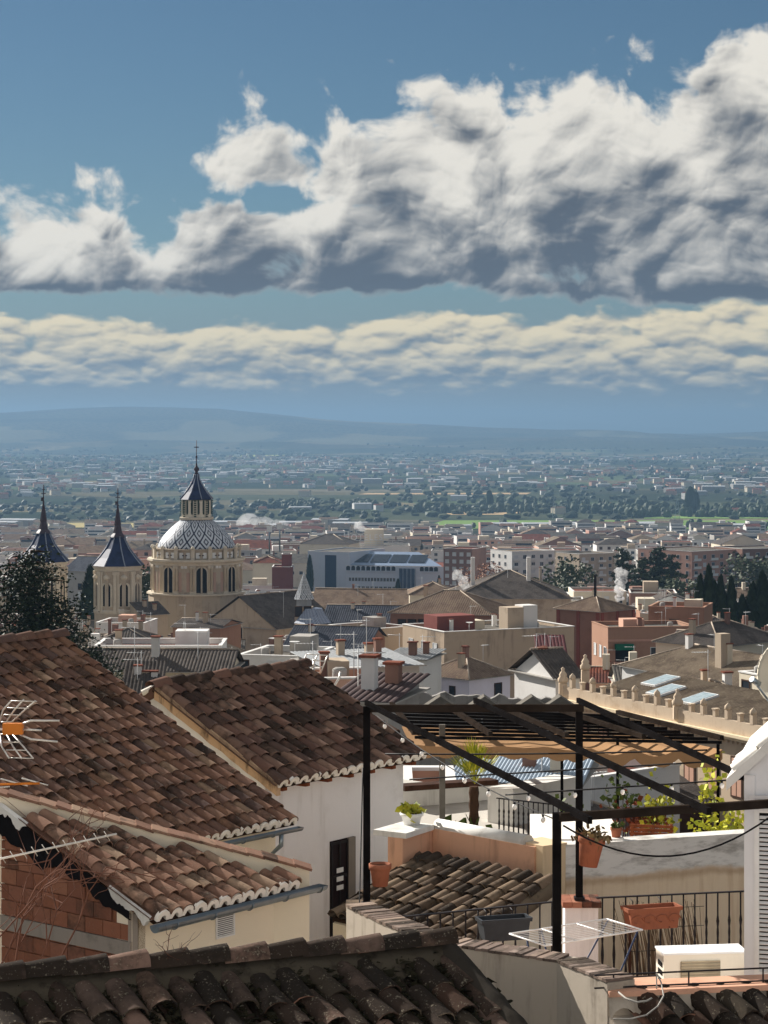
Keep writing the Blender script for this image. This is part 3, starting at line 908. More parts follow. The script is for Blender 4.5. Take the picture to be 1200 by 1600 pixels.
# moss and small stones scattered over the tiles
def scatter(parent, n, area, r0, r1, mat, name, seed):
    rnd = random.Random(seed); mb = MB()
    for _ in range(n):
        p = area(rnd); r = rnd.uniform(r0, r1)
        vs_ = [p + Vector((rnd.gauss(0, 1), rnd.gauss(0, 1), abs(rnd.gauss(0, .8)))) * r for _ in range(4)]
        mb.add(vs_, [(0, 1, 2), (0, 2, 3), (0, 3, 1), (1, 3, 2)])
    o = mb.build(name, mat, parent); o['kind'] = 'stuff'
    return o
xD, _, nDn = frame_of(eD, dD)
def areaD(r):
    i = r.randrange(nD + 1); s = r.uniform(-.05, LD * 4.6)
    return OD + eD * ((i + r.gauss(0, .16)) * spD) - dD * s + nDn * r.uniform(.0, .045)
scatter(rD, 9500, areaD, .006, .036, plaster(lin('2c2a20'), .6, 9.0, .2, lin('14130f')), 'moss', 3)
scatter(rD, 500, areaD, .004, .011, plaster(lin('8e8878'), .5, 9.0), 'grit', 4)

# ================================================================== terrace in front, walls and lean-to roof
def wall_between(name, a, b, th, ztop_a, ztop_b, zbot, mat, label, cat='wall', side=1, extra=None):
    a, b = Vector(a), Vector(b)
    t = Vector((b.x - a.x, b.y - a.y, 0)).normalized(); n = Vector((-t.y, t.x, 0)) * side     # away from the camera when a->b runs left to right
    w = root(name, ((a.x + b.x) / 2, (a.y + b.y) / 2, zbot), label, cat)
    mb = MB()
    prism_under(mb, [(q.x, q.y) for q in (a, b, b + n * th, a + n * th)], [ztop_a, ztop_b, ztop_b, ztop_a], zbot)
    mb.build('wall_face', mat, w, WI(w))
    return w, t, n

FLZ = -6.95
mb = MB()                                                  # terrace paving
tv = [P(560, 1500, 26.9), P(870, 1500, 19.9), P(960, 1500, 18.2), P(1300, 1500, 18.8), P(1300, 1500, 28.6), P(900, 1500, 28.0), P(620, 1500, 27.2)]
prism_under(mb, [(q.x, q.y) for q in tv], [FLZ] * 7, FLZ - .3)
tag(mb.build('terrace_floor', plaster(lin('c9a58c'), .3, 2.0)), 'pink tiled terrace floor under the dark pergola', 'terrace', kind='structure')

eF = Vector((0.69, -0.72, 0)).normalized(); dhF = Vector((eF.y, -eF.x, 0)); dF = (dhF + Vector((0, 0, -.345))).normalized()
S0 = P(725, 1348, 32.0)
lt = root('lean_to_shed', (S0.x, S0.y - .8, g(31)), 'lean-to with sunlit lichen-covered tiles under the pink parapet', 'shed')
iF = WI(lt)
ncF, nrF, spF, LF = 13, 7, 0.2, 0.27
TLf = S0 - eF * 0.82
OF = TLf + dF * (LF * nrF)
rF = tile_roof(lt, iF, OF, eF, dF, ncF, nrF, spF, LF, M_tileF, plugs=False, seed=51, jit=2.5, moss_gap=.02)
mb = MB()
TRf = TLf + eF * (ncF * spF); ORf = OF + eF * (ncF * spF)
prism_under(mb, [(q.x, q.y) for q in (OF, ORf, TRf, TLf)], [OF.z - .1, ORf.z - .1, TRf.z - .1, TLf.z - .1], -12)
mb.build('wall', plaster(lin('e3d6bf'), .3, 1.0), lt, iF)
mb = MB(); v = []
for k in range(21):
    p = ORf.lerp(TRf, k / 20) + eF * .04; w = .03 * mnoise.noise(Vector((k * .6, 2, 2)))
    v += [p - eF * .1 + Vector((0, 0, .05)), p + Vector((0, 0, .02 + w)), p + eF * .03 + Vector((0, 0, -.12 + w)), p + Vector((0, 0, -.14 + w))]
mb.add(v, [(4 * k + i, 4 * k + i + 1, 4 * k + i + 5, 4 * k + i + 4) for k in range(20) for i in range(3)], 0, True)
mb.build('verge_mortar', plaster(lin('6b5f50'), .6, 5.0, .3, lin('2c2620')), lt, iF)

ZP = -5.98
G0 = P(676, 1292, 33.0); G1 = G0 + eF * 2.02
pw, t_, n_ = wall_between('parapet_wall', G0, G1, .24, ZP, ZP, -12, M_pink, 'pink plastered parapet with white rounded coping above the lean-to', side=1)
mb = MB(); mb.tube([G0 + n_ * .12 + Vector((0, 0, ZP - G0.z + .01)), G1 - t_ * .22 + n_ * .12 + Vector((0, 0, ZP - G1.z + .01))], .12, 10)
mb.build('coping', M_whiteB, pw, WI(pw))
H0 = P(629, 1304, 32.3)
pw2, t2_, n2_ = wall_between('parapet_wall', H0, G0 + Vector((.05, .1, 0)), .25, ZP - .02, ZP - .02, -12, M_pink, 'short pink parapet with flat slab joining the white house', side=1)
mb = MB(); prism_under(mb, [(q.x, q.y) for q in (H0 - n2_ * .06, G0 - n2_ * .03, G0 + n2_ * .5, H0 + n2_ * .5)], [ZP + .06] * 4, ZP - .018)
mb.build('coping_slab', M_whiteB, pw2, WI(pw2))

def mat_whitewash():
    m, b = new_mat('washed_wall', .95, .1)
    p = wpos(); sp = E.tree.nodes.new('ShaderNodeSeparateXYZ'); E.put(sp.inputs[0], p)
    zc = E(sp.outputs[2])
    n1 = E(noise2(p, 1.3, 5, .6, dim='3D').outputs[0]); n2 = E(noise2(scalev(p, (1, 1, 3.5)), 2.6, 5, .65, dim='3D').outputs[0])
    n3 = E(noise2(scalev(p, (6, 6, .5)), 1.6, 4, .6, dim='3D').outputs[0])
    base = mixc(sstep(n3, .45, .75) * .45, lin('e2cdb0'), lin('bd9c7a'))
    wash = mixc(sstep(n2, .44, .72) * .75, lin('dfdbd4'), lin('8f8981'))
    f = sstep(zc + (n1 - .5) * .28, -6.48, -6.40)
    c = mixc(f, base, wash)
    edge = sstep(E.m('ABSOLUTE', zc + (n1 - .5) * .28 + 6.50), 0, .10, .45, 0)
    c = mixc(edge, c, lin('8f6c4c'))
    E.put(b.inputs['Base Color'], c); bump(b, n2, .3, .02)
    return m
W0, W1 = P(884, 1306, 31.7), P(1190, 1303, 32.7)
gw, gt, gn_ = wall_between('garden_wall', W0, W1, .3, ZP, ZP, -12, mat_whitewash(), 'long cream garden wall with peeling whitewash along its top', side=1)
Q0, Q1 = P(848, 1312, 31.45), P(886, 1306, 31.72)
qw, _, _ = wall_between('wall_pier', Q0, Q1, .55, ZP + .03, ZP + .03, -12, plaster(lin('dcc3a0'), .35, 1.2, .8, lin('a07f5c')), 'cream corner pier between pink parapet and garden wall', side=1)
mb = MB(); mb.box(W0.x - .35, W0.x + .85, W0.y + .35, W0.y + 2.4, ZP - .3, ZP + .02)
tag(mb.build('white_roof_slab', M_mortar), 'sunlit white roof slab behind the garden wall', 'roof slab')

# foreground sloping wall topped with old bricks
fwp = [(P(541, 1418, 20.8)), (P(660, 1473, 19.4)), (P(870, 1504, 18.7)), (P(949, 1536, 18.0))]
fw = root('sloping_wall', (fwp[2].x, fwp[2].y, -9), 'grey rendered wall topped with worn bricks, stepping down past the pergola post', 'wall')
iW = WI(fw); mb = MB(); thn = .26
offs = []
for k in range(len(fwp)):
    a = fwp[max(k - 1, 0)]; b = fwp[min(k + 1, 3)]
    t = Vector((b.x - a.x, b.y - a.y, 0)).normalized(); offs.append(Vector((-t.y, t.x, 0)) * -1 if False else Vector((t.y * -1, t.x, 0)))
for k in range(3):
    a, b = fwp[k], fwp[k + 1]
    qa, qb = a + offs[k] * thn, b + offs[k + 1] * thn
    prism_under(mb, [(q.x, q.y) for q in (a, b, qb, qa)], [a.z, b.z, b.z, a.z], -9)
mb.build('wall_face', M_greywall, fw, iW)
rnd = random.Random(77); bk_ = MB(); bk_.box(-.030, .030, -.008, .265, -.002, .022); bkm = bk_.mesh('brick', mat_tile('coping_brick', ['7f6f64', '89786b', '70625a', '94847a', '685a52'], .55, lich=.3))
for k in range(3):
    a, b = fwp[k], fwp[k + 1]; L_ = (b - a).length; n = int(L_ / .064)
    t = (b - a).normalized(); s = offs[k].lerp(offs[k + 1], .5).normalized(); up = t.cross(s); s = up.cross(t)
    for q in range(n):
        o = link('brick', bkm, fw, iW)
        o.matrix_basis = Matrix.Translation(a.lerp(b, (q + .5) / n) + up * rnd.uniform(0, .012)) @ Matrix((t, s, up)).transposed().to_4x4() @ Matrix.Rotation(rnd.gauss(0, .05), 4, 'Z')
# pier under the far-left post
pr = root('wall_pier', P(556, 1450, 27.6) * 1.0, 'squat grey pier carrying the left pergola post', 'pier')
pr.location.z = -9
mb = MB(); c = P(562, 1412, 27.7); mb.box(c.x - .14, c.x + .14, c.y - .16, c.y + .25, -9, c.z - .06)
mb.build('shaft', M_greywall, pr, WI(pr))
mb = MB(); mb.box(c.x - .17, c.x + .19, c.y - .19, c.y + .28, c.z - .06, c.z - .01); mb.build('cap', M_tileF, pr, WI(pr))

# right-hand roof, ledge and thin rail
edE = Vector((.985, .17, 0)).normalized(); dE = (Vector((.505, -.863, 0)) + Vector((0, 0, -.42))).normalized()
L0 = P(950, 1548, 18.0); L1 = L0 + edE * 2.2
hE = root('right_house', (L0.x + 1, L0.y - 1, g(16)), 'house with blackened tiles under the pink ledge, bottom right corner', 'house')
iE = WI(hE)
OE = L0 + dE * (.36 * 3 - .1) + Vector((0, 0, -.14))
rE = tile_roof(hE, iE, OE, edE, dE, 10, 3, .222, .36, M_tileD, keep=lambda i, j, p: i > 0, plugs=False, seed=61, jit=2.5, h=.55)
mb = MB(); O1 = OE + edE * 2.2
prism_under(mb, [(q.x, q.y) for q in (OE, O1, L1, L0)], [OE.z - .12, O1.z - .12, L1.z - .2, L0.z - .2], -8.5)
mb.build('wall', M_greywall, hE, iE)
v = []; mb = MB()                                          # scalloped mortar fillet above the tiles
for k in range(81):
    p = L0 + edE * (2.2 * k / 80); ph = (k / 80 * 10) % 1
    z = -.115 - .10 * (1 - abs(math.sin(math.pi * ph)) ** .6)
    v += [p + Vector((0, -.01, -.03)), p + Vector((0, -.03, -.08)), p + dE * .03 + Vector((0, -.045, z))]
mb.add(v, [(3 * k + i, 3 * k + i + 1, 3 * k + i + 4, 3 * k + i + 3) for k in range(80) for i in range(2)], 0, True)
mb.build('mortar_fillet', M_greywall, hE, iE)
mb = MB(); nE = Vector((-edE.y, edE.x, 0))
prism_under(mb, [(q.x, q.y) for q in (L0 - nE * .04, L1 - nE * .04, L1 + nE * .3, L0 + nE * .3)], [L0.z + .0] * 4, L0.z - .045)
ledge = mb.build('ledge', plaster(lin('d9a78c'), .35, 3.0, .4, lin('8c6b58')), hE, iE)
mb = MB()
prism_under(mb, [(q.x, q.y) for q in (L0, L1, L1 + nE * .26, L0 + nE * .26)], [L0.z - .046] * 4, -8.4)
mb.build('ledge_wall', M_greywall, hE, iE)
lr = root('low_rail', L0 + nE * .1, 'thin black iron rail along the pink ledge', 'railing')
iL = WI(lr)
ra, rb = L0 + nE * .05 - edE * .1, L1 + nE * .05
for dz, nm in ((.115, 'top_rail'), (.012, 'bottom_rail')):
    mb = MB(); mb.bar(ra + Vector((0, 0, dz)), rb + Vector((0, 0, dz)), .012, .012); mb.build(nm, M_iron, lr, iL)
for k in range(4):
    p = L0 + nE * .05 + edE * (.06 + .63 * k)
    mb = MB(); mb.bar(p + Vector((0, 0, 0)), p + Vector((0, 0, .12)), .012); mb.build('upright', M_iron, lr, iL)

# ------------------------------------------------------------------ railings with twisted bars
bal = {}
def railing(a, b, zt, zb, n, label, group=None, rr=.011):
    a, b = Vector(a), Vector(b); a.z = b.z = zt
    r = root('railing', ((a.x + b.x) / 2, (a.y + b.y) / 2, zb), label, 'railing', group)
    i = WI(r)
    mb = MB(); mb.bar(a, b, .04, .016); mb.build('top_rail', M_iron, r, i)
    lo = Vector((0, 0, zb - zt + .06))
    mb = MB(); mb.bar(a + lo, b + lo, .03, .014); mb.build('bottom_rail', M_iron, r, i)
    key = (round(zt - zb, 2), rr)
    if key not in bal:
        h = zt - zb - .06; mb = MB()
        pts, rs = [], []
        for k in range(15):
            f = k / 14; pts.append((0, 0, -h * f))
            bulge = 1.0 + (.9 if k in (5, 10) else .55 * abs(math.sin(k * 1.6)) if 5 < k < 14 else 0)
            rs.append(rr * bulge)
        mb.tube(pts, rs, 5)
        bal[key] = mb.mesh('baluster', M_iron)
    for k in range(n):
        o = link('baluster', bal[key], r, i); o.matrix_basis = Matrix.Translation(a.lerp(b, (k + .5) / n)) @ Matrix.Rotation(k * .7, 4, 'Z')
    return r
railing(P(932, 1408, 27.7), P(1166, 1391, 28.1), -5.88, FLZ + .01, 13, 'black iron railing with twisted bars behind the air conditioner')
railing(P(618, 1433, 26.6), P(872, 1408, 27.5), -5.88, FLZ + .01, 13, 'black iron railing holding the dark grey planter')
# white pier with brick cap
c = P(905, 1404, 27.85)
pr = root('brick_capped_pier', (c.x, c.y, FLZ), 'white pier with red brick cap carrying the right pergola post', 'pier')
mb = MB(); mb.box(c.x - .19, c.x + .22, c.y - .17, c.y + .2, FLZ - .2, c.z - .07); mb.build('shaft', M_white, pr, WI(pr))
capm = mat_tile('cap_brick', ['8a5c4a', '946652', '805444'], .2)
cb = MB(); cb.box(-.058, .058, -.235, .235, -.035, .035); cbm = cb.mesh('brick', capm)
for k in range(4):
    o = link('brick', cbm, pr, WI(pr)); o.matrix_basis = Matrix.Translation((c.x - .165 + k * .12, c.y, c.z - .032))

# ------------------------------------------------------------------ near pergola of dark beams
ZB = -5.53
def zb_at(py): return py
p1 = P(573, 1104, 27.7); p3 = P(905, 1103, 27.75); p2 = P(870, 1270, 20.0)
per = root('pergola', (p1.x + 1.5, 24.5, FLZ), 'open pergola of dark square posts and bare beams over the terrace', 'pergola')
iP = WI(per)
for p, zl, w in ((p1, P(570, 1413, 27.7).z, .088), (p3, P(905, 1404, 27.75).z, .085), (p2, P(870, 1506, 20.0).z - 1.0, .076)):
    mb = MB(); mb.bar((p.x, p.y, zl - .005), (p.x, p.y, p.z), w, w, up=(0, 1, 0)); po = mb.build('post', M_beam, per, iP)
    q = MB(); q.box(p.x - w * .75, p.x + w * .75, p.y - w * .75, p.y + w * .75, zl - .01, zl + .025); q.build('base_plate', M_iron, po)
def beam(a, b, w=.07, h=.1, m=None, nm='beam'):
    mb = MB(); mb.bar(a, b, w, h); return mb.build(nm, m or M_beam, per, iP)
beam(P(572, 1098, 27.8), P(922, 1282, 19.5), .042, .062)
beam(P(742, 1094, 27.8), P(1108, 1268, 19.9), .042, .062)
beam(P(903, 1094, 27.8), P(1235, 1247, 20.6), .042, .062)
beam(P(578, 1107, 27.72), P(912, 1106, 27.72), .06, .09, M_beam2, 'cross_beam')
beam(P(874, 1277, 19.95), P(1260, 1252, 20.7), .06, .075, M_beam2, 'cross_beam')
# cables with festoon bulbs
def sag(a, b, s, n=16):
    a, b = Vector(a), Vector(b)
    return [a.lerp(b, k / n) + Vector((0, 0, -s * 4 * (k / n) * (1 - k / n))) for k in range(n + 1)]
M_cable = flat(lin('1f1d1e'), .6, .3)
m_, b_ = new_mat('bulb_glass', .15, .5); b_.inputs['Base Color'].default_value = (.85, .83, .78, 1)
M_bulb = m_
bl = MB(); bl.lathe([(.004, -.075), (.016, -.066), (.024, -.05), (.022, -.032), (.012, -.018)], (0, 0, 0), 8, 0); bl.lathe([(.011, -.018), (.012, .004)], (0, 0, 0), 6, 1)
blm = bl.mesh('bulb', [M_bulb, M_cable])
def festoon(a, b, s, n, label, r=.009, bulbs=True):
    pts = sag(a, b, s)
    t = root('festoon_cable' if bulbs else 'cable', Vector(a), label, 'string light' if bulbs else 'cable')
    mb = MB(); mb.tube(pts, r, 5); mb.build('wire', M_cable, t, WI(t))
    if bulbs:
        for k in range(n):
            f = (k + .5) / n * 16; i = min(int(f), 15); p = pts[i].lerp(pts[i + 1], f - i)
            o = link('bulb', blm, t, WI(t)); o.matrix_basis = Matrix.Translation(p + Vector((0, 0, -.005)))
festoon(P(480, 1206, 27.6) if False else P(602, 1178, 27.0), P(1105, 1172, 24.5), .02, 0, 'upper black cable strung straight across the pergola', .010, False)
festoon(P(640, 1218, 26.4), P(1112, 1190, 24.2), .0, 0, 'middle black cable strung across the pergola', .010, False)
festoon(P(790, 1242, 23.5), P(1168, 1217, 22.0), .0, 5, 'lower black cable with bulbs strung to the shutter house')
festoon(P(880, 1290, 19.8), P(1205, 1275, 20.6), .32, 0, 'slack black cable looping from front post to shutter house', .009, False)
festoon(P(588, 1118, 27.5), P(872, 1282, 20.2), .10, 8, 'bulb string hanging along the left pergola beam', .006)
mb = MB()
c1_ = sag(P(567, 1200, 27.5), P(560, 1475, 25.5), .03)
t = root('cable', P(560, 1475, 25.5), 'thin cable hanging beside the left pergola post', 'cable')
mb.tube(c1_, .008, 5); mb.build('wire', M_cable, t, WI(t))

# ------------------------------------------------------------------ pots and planters
def leaf_mb(mb, c, n, spread, size, rnd, droop=.3, mi=0, aspect=.35, up=.6):
    c = Vector(c)
    for _ in range(n):
        p = c + Vector((rnd.gauss(0, spread[0]), rnd.gauss(0, spread[1]), rnd.gauss(0, spread[2])))
        d = Vector((rnd.gauss(0, 1), rnd.gauss(0, 1), rnd.gauss(up, .6) - droop)).normalized()
        s = d.orthogonal().normalized(); s.rotate(Matrix.Rotation(rnd.uniform(0, 6.28), 3, d))
        L = size * rnd.uniform(.6, 1.3); w = L * aspect
        mb.add([p, p + d * L * .5 + s * w, p + d * L, p + d * L * .5 - s * w], [(0, 1, 2, 3)], mi)
def mat_leaf(c1, c2, name='leaf'):
    m, b = new_mat(name, .6, .3)
    r = isl_rand()
    E.put(b.inputs['Base Color'], mixc(r, lin(c1), lin(c2)))
    return m
M_leafY = mat_leaf('b9b23a', '6f7a2a'); M_leafG = mat_leaf('5c6b34', '38441f'); M_dry = mat_leaf('8d7a56', '5e4d38'); M_red = mat_leaf('8a4630', '5b3020')
def pot(loc, r, h, label, plant=None, n=60, tilt=0.0, mat=None, name='flower_pot', spread=1.0, size=.12, extra=None, hoop=True):
    loc = Vector(loc)
    t = root(name, loc, label, 'flower pot'); i = Matrix.Identity(4)
    t.rotation_euler = (0, tilt, 0)
    mb = MB(); mb.lathe([(r * .68, 0), (r * .90, h * .74), (r * .92, h * .76), (r * 1.02, h * .77), (r * 1.04, h), (r * .90, h), (r * .86, h * .86)], (0, 0, 0), 20)
    mb.build('pot', mat or M_terra, t)
    mb = MB(); mb.lathe([(r * .85, h * .82), (r * .85, h * .88)], (0, 0, 0), 14); mb.build('soil', plaster(lin('3b3028'), .4, 9.0), t)
    if plant:
        rnd = random.Random(hash(label) % 1000 if False else len(label)); mb = MB()
        leaf_mb(mb, (0, 0, h * .9 + size * .3), n, (r * .55 * spread, r * .55 * spread, size * .35), size, rnd)
        o = mb.build('plant', plant, t); o['kind'] = 'stuff'
    return t
pot(P(594, 1384, 27.45), .135, .27, 'terracotta pot hooked to the left pergola post')
pot(P(919, 1353, 27.4), .165, .37, 'large tilted terracotta pot of dry stems hung on the right pergola post', M_dry, 90, .14, size=.11)
pot(P(963, 1311, 32.2), .085, .17, 'small terracotta pot standing on the garden wall', M_leafG, 40, size=.07)
q = P(655, 1290, 32.9)
pot((q.x - .11, q.y + .1, ZP + .06), .17, .17, 'white bowl of succulents on the short pink parapet', M_leafY, 70, mat=M_wpaint, size=.13)
for k, (pc, sg, mt, lb) in enumerate((((P(787, 1467, 26.6)), .30, flat(lin('3d4044'), .5, .4), 'dark grey trough planter hooked on the iron railing'), ((P(1018, 1449, 27.2)), .335, M_terra, 'terracotta trough planter hooked on the iron railing'))):
    t = root('trough_planter', pc, lb, 'planter')
    i = WI(t); w, h, dp = sg, .26, .12
    mb = MB(); tp = Vector((pc.x, pc.y, pc.z))
    rot = Matrix.Translation(tp) @ Matrix.Rotation(.28, 4, 'Z')
    v = [rot @ Vector((sx * w * s, sy * dp * s, z)) for z, s in ((0, .88), (h * .82, .97), (h * .83, 1.05), (h, 1.07)) for sx, sy in ((-1, -1), (1, -1), (1, 1), (-1, 1))]
    v += [rot @ Vector((sx * w * .98, sy * dp * .9, z)) for z in (h, h * .8) for sx, sy in ((-1, -1), (1, -1), (1, 1), (-1, 1))]
    f = [(3, 2, 1, 0)]
    for L in range(5): f += [(L * 4 + k2, L * 4 + (k2 + 1) % 4, L * 4 + 4 + (k2 + 1) % 4, L * 4 + 4 + k2) for k2 in range(4)]
    f += [(20, 21, 22, 23)]
    mb.add(v, f); mb.build('trough', mt, t, i)
    if k == 1:                                             # raised swirl relief
        mb = MB()
        for q_ in range(4):
            cx = -w * .72 + q_ * w * .48
            mb.tube([rot @ Vector((cx + .09 * math.cos(a) * (1 - a / 9), -dp * .985, h * .45 + .07 * math.sin(a) * (1 - a / 9))) for a in [x * .6 for x in range(9)]], .009, 5)
        mb.build('swirl_relief', mt, t, i)
    mb = MB()
    for sx in (-.55, .55):
        mb.tube([rot @ Vector((sx * w, -dp * 1.12, .02)), rot @ Vector((sx * w, dp * 1.2, .0)), rot @ Vector((sx * w, dp * 1.3, h * 1.15)), rot @ Vector((sx * w, dp * 2.0, h * 1.2))], .006, 5)
    mb.build('bracket', M_iron, t, i)

# ------------------------------------------------------------------ folding drying rack
rk = root('drying_rack', (2.1, 26.2, FLZ), 'folding white clothes drying rack with blue legs on the terrace', 'drying rack')
iK = WI(rk)
c00, c10, c11, c01 = P(796, 1459, 25.4), P(948, 1436, 26.3), P(1004, 1453, 25.7), P(852, 1478, 24.9)
mb = MB()
for a, b in ((c00, c10), (c10, c11), (c11, c01), (c01, c00)): mb.tube([a, b], .010, 6)
for k in (.32, .68): mb.tube([c00.lerp(c10, k), c01.lerp(c11, k)], .008, 6)
mb.build('frame', M_wpaint, rk, iK)
lm_ = MB(); lm_.tube([(0, 0, 0), (1, 0, 0)], .0032, 4); 
for k in range(9):
    a, b = c00.lerp(c01, (k + 1) / 10), c10.lerp(c11, (k + 1) / 10)
    mb = MB(); mb.tube([a, b], .0035, 4); mb.build('drying_rod', M_wpaint, rk, iK)
mblue = flat(lin('3b4560'), .5, .4)
for a, b in ((c00.lerp(c10, .32), P(880, 1528, 25.8)), (c01.lerp(c11, .95), P(925, 1526, 25.3)), (c00.lerp(c01, .5), P(845, 1510, 25.2)), (c10.lerp(c11, .05), P(868, 1526, 26.2))):
    b.z = FLZ; mb = MB(); mb.tube([a, b], .011, 6); mb.build('leg', mblue, rk, iK)
mb = MB(); q = P(833, 1488, 25.0); mb.box(q.x - .05, q.x + .07, q.y - .03, q.y + .03, q.z - .06, q.z + .03); mb.build('hinge_bracket', mblue, rk, iK)

# ------------------------------------------------------------------ outdoor air-conditioning unit
ac = P(1037, 1538, 23.2); ac.z = -6.14
t = root('air_conditioner', ac, 'cream outdoor air conditioning unit in front of the shutter house', 'air conditioner')
rz = Matrix.Rotation(.12, 4, 'Z'); 
Mx = Matrix.Translation(ac) @ rz
iT = WI(t); W_, D_, H_ = .88, .33, .62
M_acb = plaster(lin('e3dccb'), .12, 2.0)
mb = MB(); mb.box(0, W_, 0, D_, .03, H_, 0, Mx); 
mb.build('casing', M_acb, t, iT)
mb = MB(); mb.box(-.01, W_ + .01, -.01, D_ + .01, H_ + .001, H_ + .02, 0, Mx); mb.build('lid', M_wpaint, t, iT)
mb = MB(); mb.box(.18, .60, -.012, -.002, .07, H_ - .07, 0, Mx); gq = mb.build('fan_grille', flat(lin('a59a84'), .6, .3), t, iT)
gb = MB(); gb.box(.185, .595, -.022, -.012, -.004, .004); gbm = gb.mesh('grille_bar', flat(lin('c5b89c'), .5, .3))
for k in range(16):
    o = link('grille_bar', gbm, gq); o.matrix_basis = Mx @ Matrix.Translation((0, 0, .085 + k * .031))
lv = MB(); lv.box(-.008, -.001, .05, .22, 0, .05); lvm = lv.mesh('side_louver', M_dark)
for k in range(5):
    o = link('side_louver', lvm, t, iT); o.matrix_basis = Mx @ Matrix.Translation((0, 0, .14 + k * .085))
mb = MB()
for sx in (.1, W_ - .1): mb.box(sx - .04, sx + .04, 0, D_, -.81, .029, 0, Mx)
mb.build('stand', M_concrete, t, iT)

# ------------------------------------------------------------------ reed screen beyond the railing
rs = MB(); rnd = random.Random(12)
a, b = P(984, 1455, 29.2), P(1100, 1448, 29.4)
for k in range(95):
    f = rnd.random(); p = a.lerp(b, f); p.z = FLZ - .6
    ln = rnd.uniform(1.05, 1.32); lean = rnd.uniform(.05, .24)
    rs.tube([p, p + Vector((-lean * .3, 0, ln * .5)), p + Vector((-lean, 0, ln))], [.006, .006, .004], 4)
t = root('reed_screen', ((a.x + b.x) / 2, a.y, FLZ - .6), 'leaning screen of thin brown reeds behind the iron railing', 'screen')
o = rs.build('reeds', flat(lin('6e5c48'), .8, .2), t, WI(t)); o['kind'] = 'stuff'
mb = MB()
for z in (-.35, .05, .35, .6): mb.tube([a + Vector((0, 0, FLZ - a.z + z)), b + Vector((0, 0, FLZ - b.z + z))], .004, 4)
mb.build('tie_wire', M_iron, t, WI(t))
mb = MB(); mb.bar((a.x, a.y, FLZ - .6), (a.x, a.y, a.z), .035); mb.build('end_post', M_wood, t, WI(t))

# ------------------------------------------------------------------ shutter house at the right edge
sx0 = P(1163, 1300, 21.0).x
sh = root('shutter_house', (sx0 + .8, 22, FLZ - 1), 'white gabled house with louvred shutter at the right edge', 'house')
iS = WI(sh); yS = 21.0
gz0 = P(1163, 1207, yS).z; gz1 = P(1200, 1172, yS).z
sl_ = (gz1 - gz0) / (P(1200, 0, yS).x - sx0)
mb = MB()
Mw = plaster(lin('dfe0e2'), .12, .8, .4, lin('b4b2ae'))
wx = 1.7
SHR = Matrix.Translation((sx0, yS, 0)) @ Matrix.Rotation(-.24, 4, 'Z')
mb.prism([(0, FLZ - 1.2), (wx, FLZ - 1.2), (wx, gz0 + sl_ * wx * .98), (0, gz0)], 3.0, 0, SHR)
mb.build('wall', Mw, sh, iS)
mb = MB(); mb.box(0.0, .10, -.022, -.001, FLZ - 1, gz0 - .02, 0, SHR); mb.build('corner_pilaster', Mw, sh, iS)
cpt = tile_mesh('coping_tile', .26, .34, M_mortar, h=.5, seed=2)
ax = Vector((-1, 0, -sl_)).normalized(); yy_ = Vector((0, 1, 0)); upv = Vector((-sl_, 0, 1)).normalized()
mb = MB(); 
mb.prism([(-.16, gz0 - .01 - .16 * sl_), (wx, gz0 - .01 + sl_ * wx), (wx, gz0 + .10 + sl_ * wx), (-.16, gz0 + .10 - .16 * sl_)], 2.9, 0, SHR @ Matrix.Translation((0, -.10, 0)))
rf_ = mb.build('roof', M_whiteB, sh, iS)
cpt = tile_mesh('coping_tile', .20, .30, M_mortar, h=.3, seed=2)
for r_ in range(4):
    for k in range(7):
        o = link('coping_tile', cpt, rf_)
        x0 = 1.55 - k * .235
        o.matrix_basis = SHR @ Matrix.Translation(Vector((x0, -.0 + r_ * .20, gz0 + .085 + sl_ * x0))) @ Matrix((ax.cross(upv).normalized(), ax, upv)).transposed().to_4x4()
# louvred shutter
x0, x1 = .095, .72
z1, z0 = P(0, 1258, yS).z, P(0, 1524, yS).z
mb = MB()
for (a0, a1, b0, b1) in ((x0, x0 + .045, z0, z1), (x1 - .045, x1, z0, z1), (x0 + .045, x1 - .045, z1 - .06, z1), (x0 + .045, x1 - .045, z0, z0 + .05)):
    mb.box(a0, a1, -.035, -.003, b0, b1, 0, SHR)
mb.box(x0 + .045, x1 - .045, -.006, -.002, z0 + .05, z1 - .06, 1, SHR)
shut = mb.build('shutter', [M_wpaint, M_dark], sh, iS)
sb = MB(); sb.box(x0 + .046, x1 - .046, -.024, .006, -.004, .004); sbm = sb.mesh('slat', M_wpaint)
k = 0; z = z0 + .07
while z < z1 - .07:
    o = link('slat', sbm, shut); o.matrix_basis = SHR @ Matrix.Translation((0, -.014, z)) @ Matrix.Rotation(.75, 4, 'X'); z += .042
mb = MB()
for dz, dx in ((.10, .10), (.05, .05)): mb.box(x0 - dx * .5, x1 + dx, -.018 - dx * .1, -.0015, z1 + dz - .03, z1 + dz, 0, SHR)
mb.build('lintel_moulding', Mw, sh, iS)
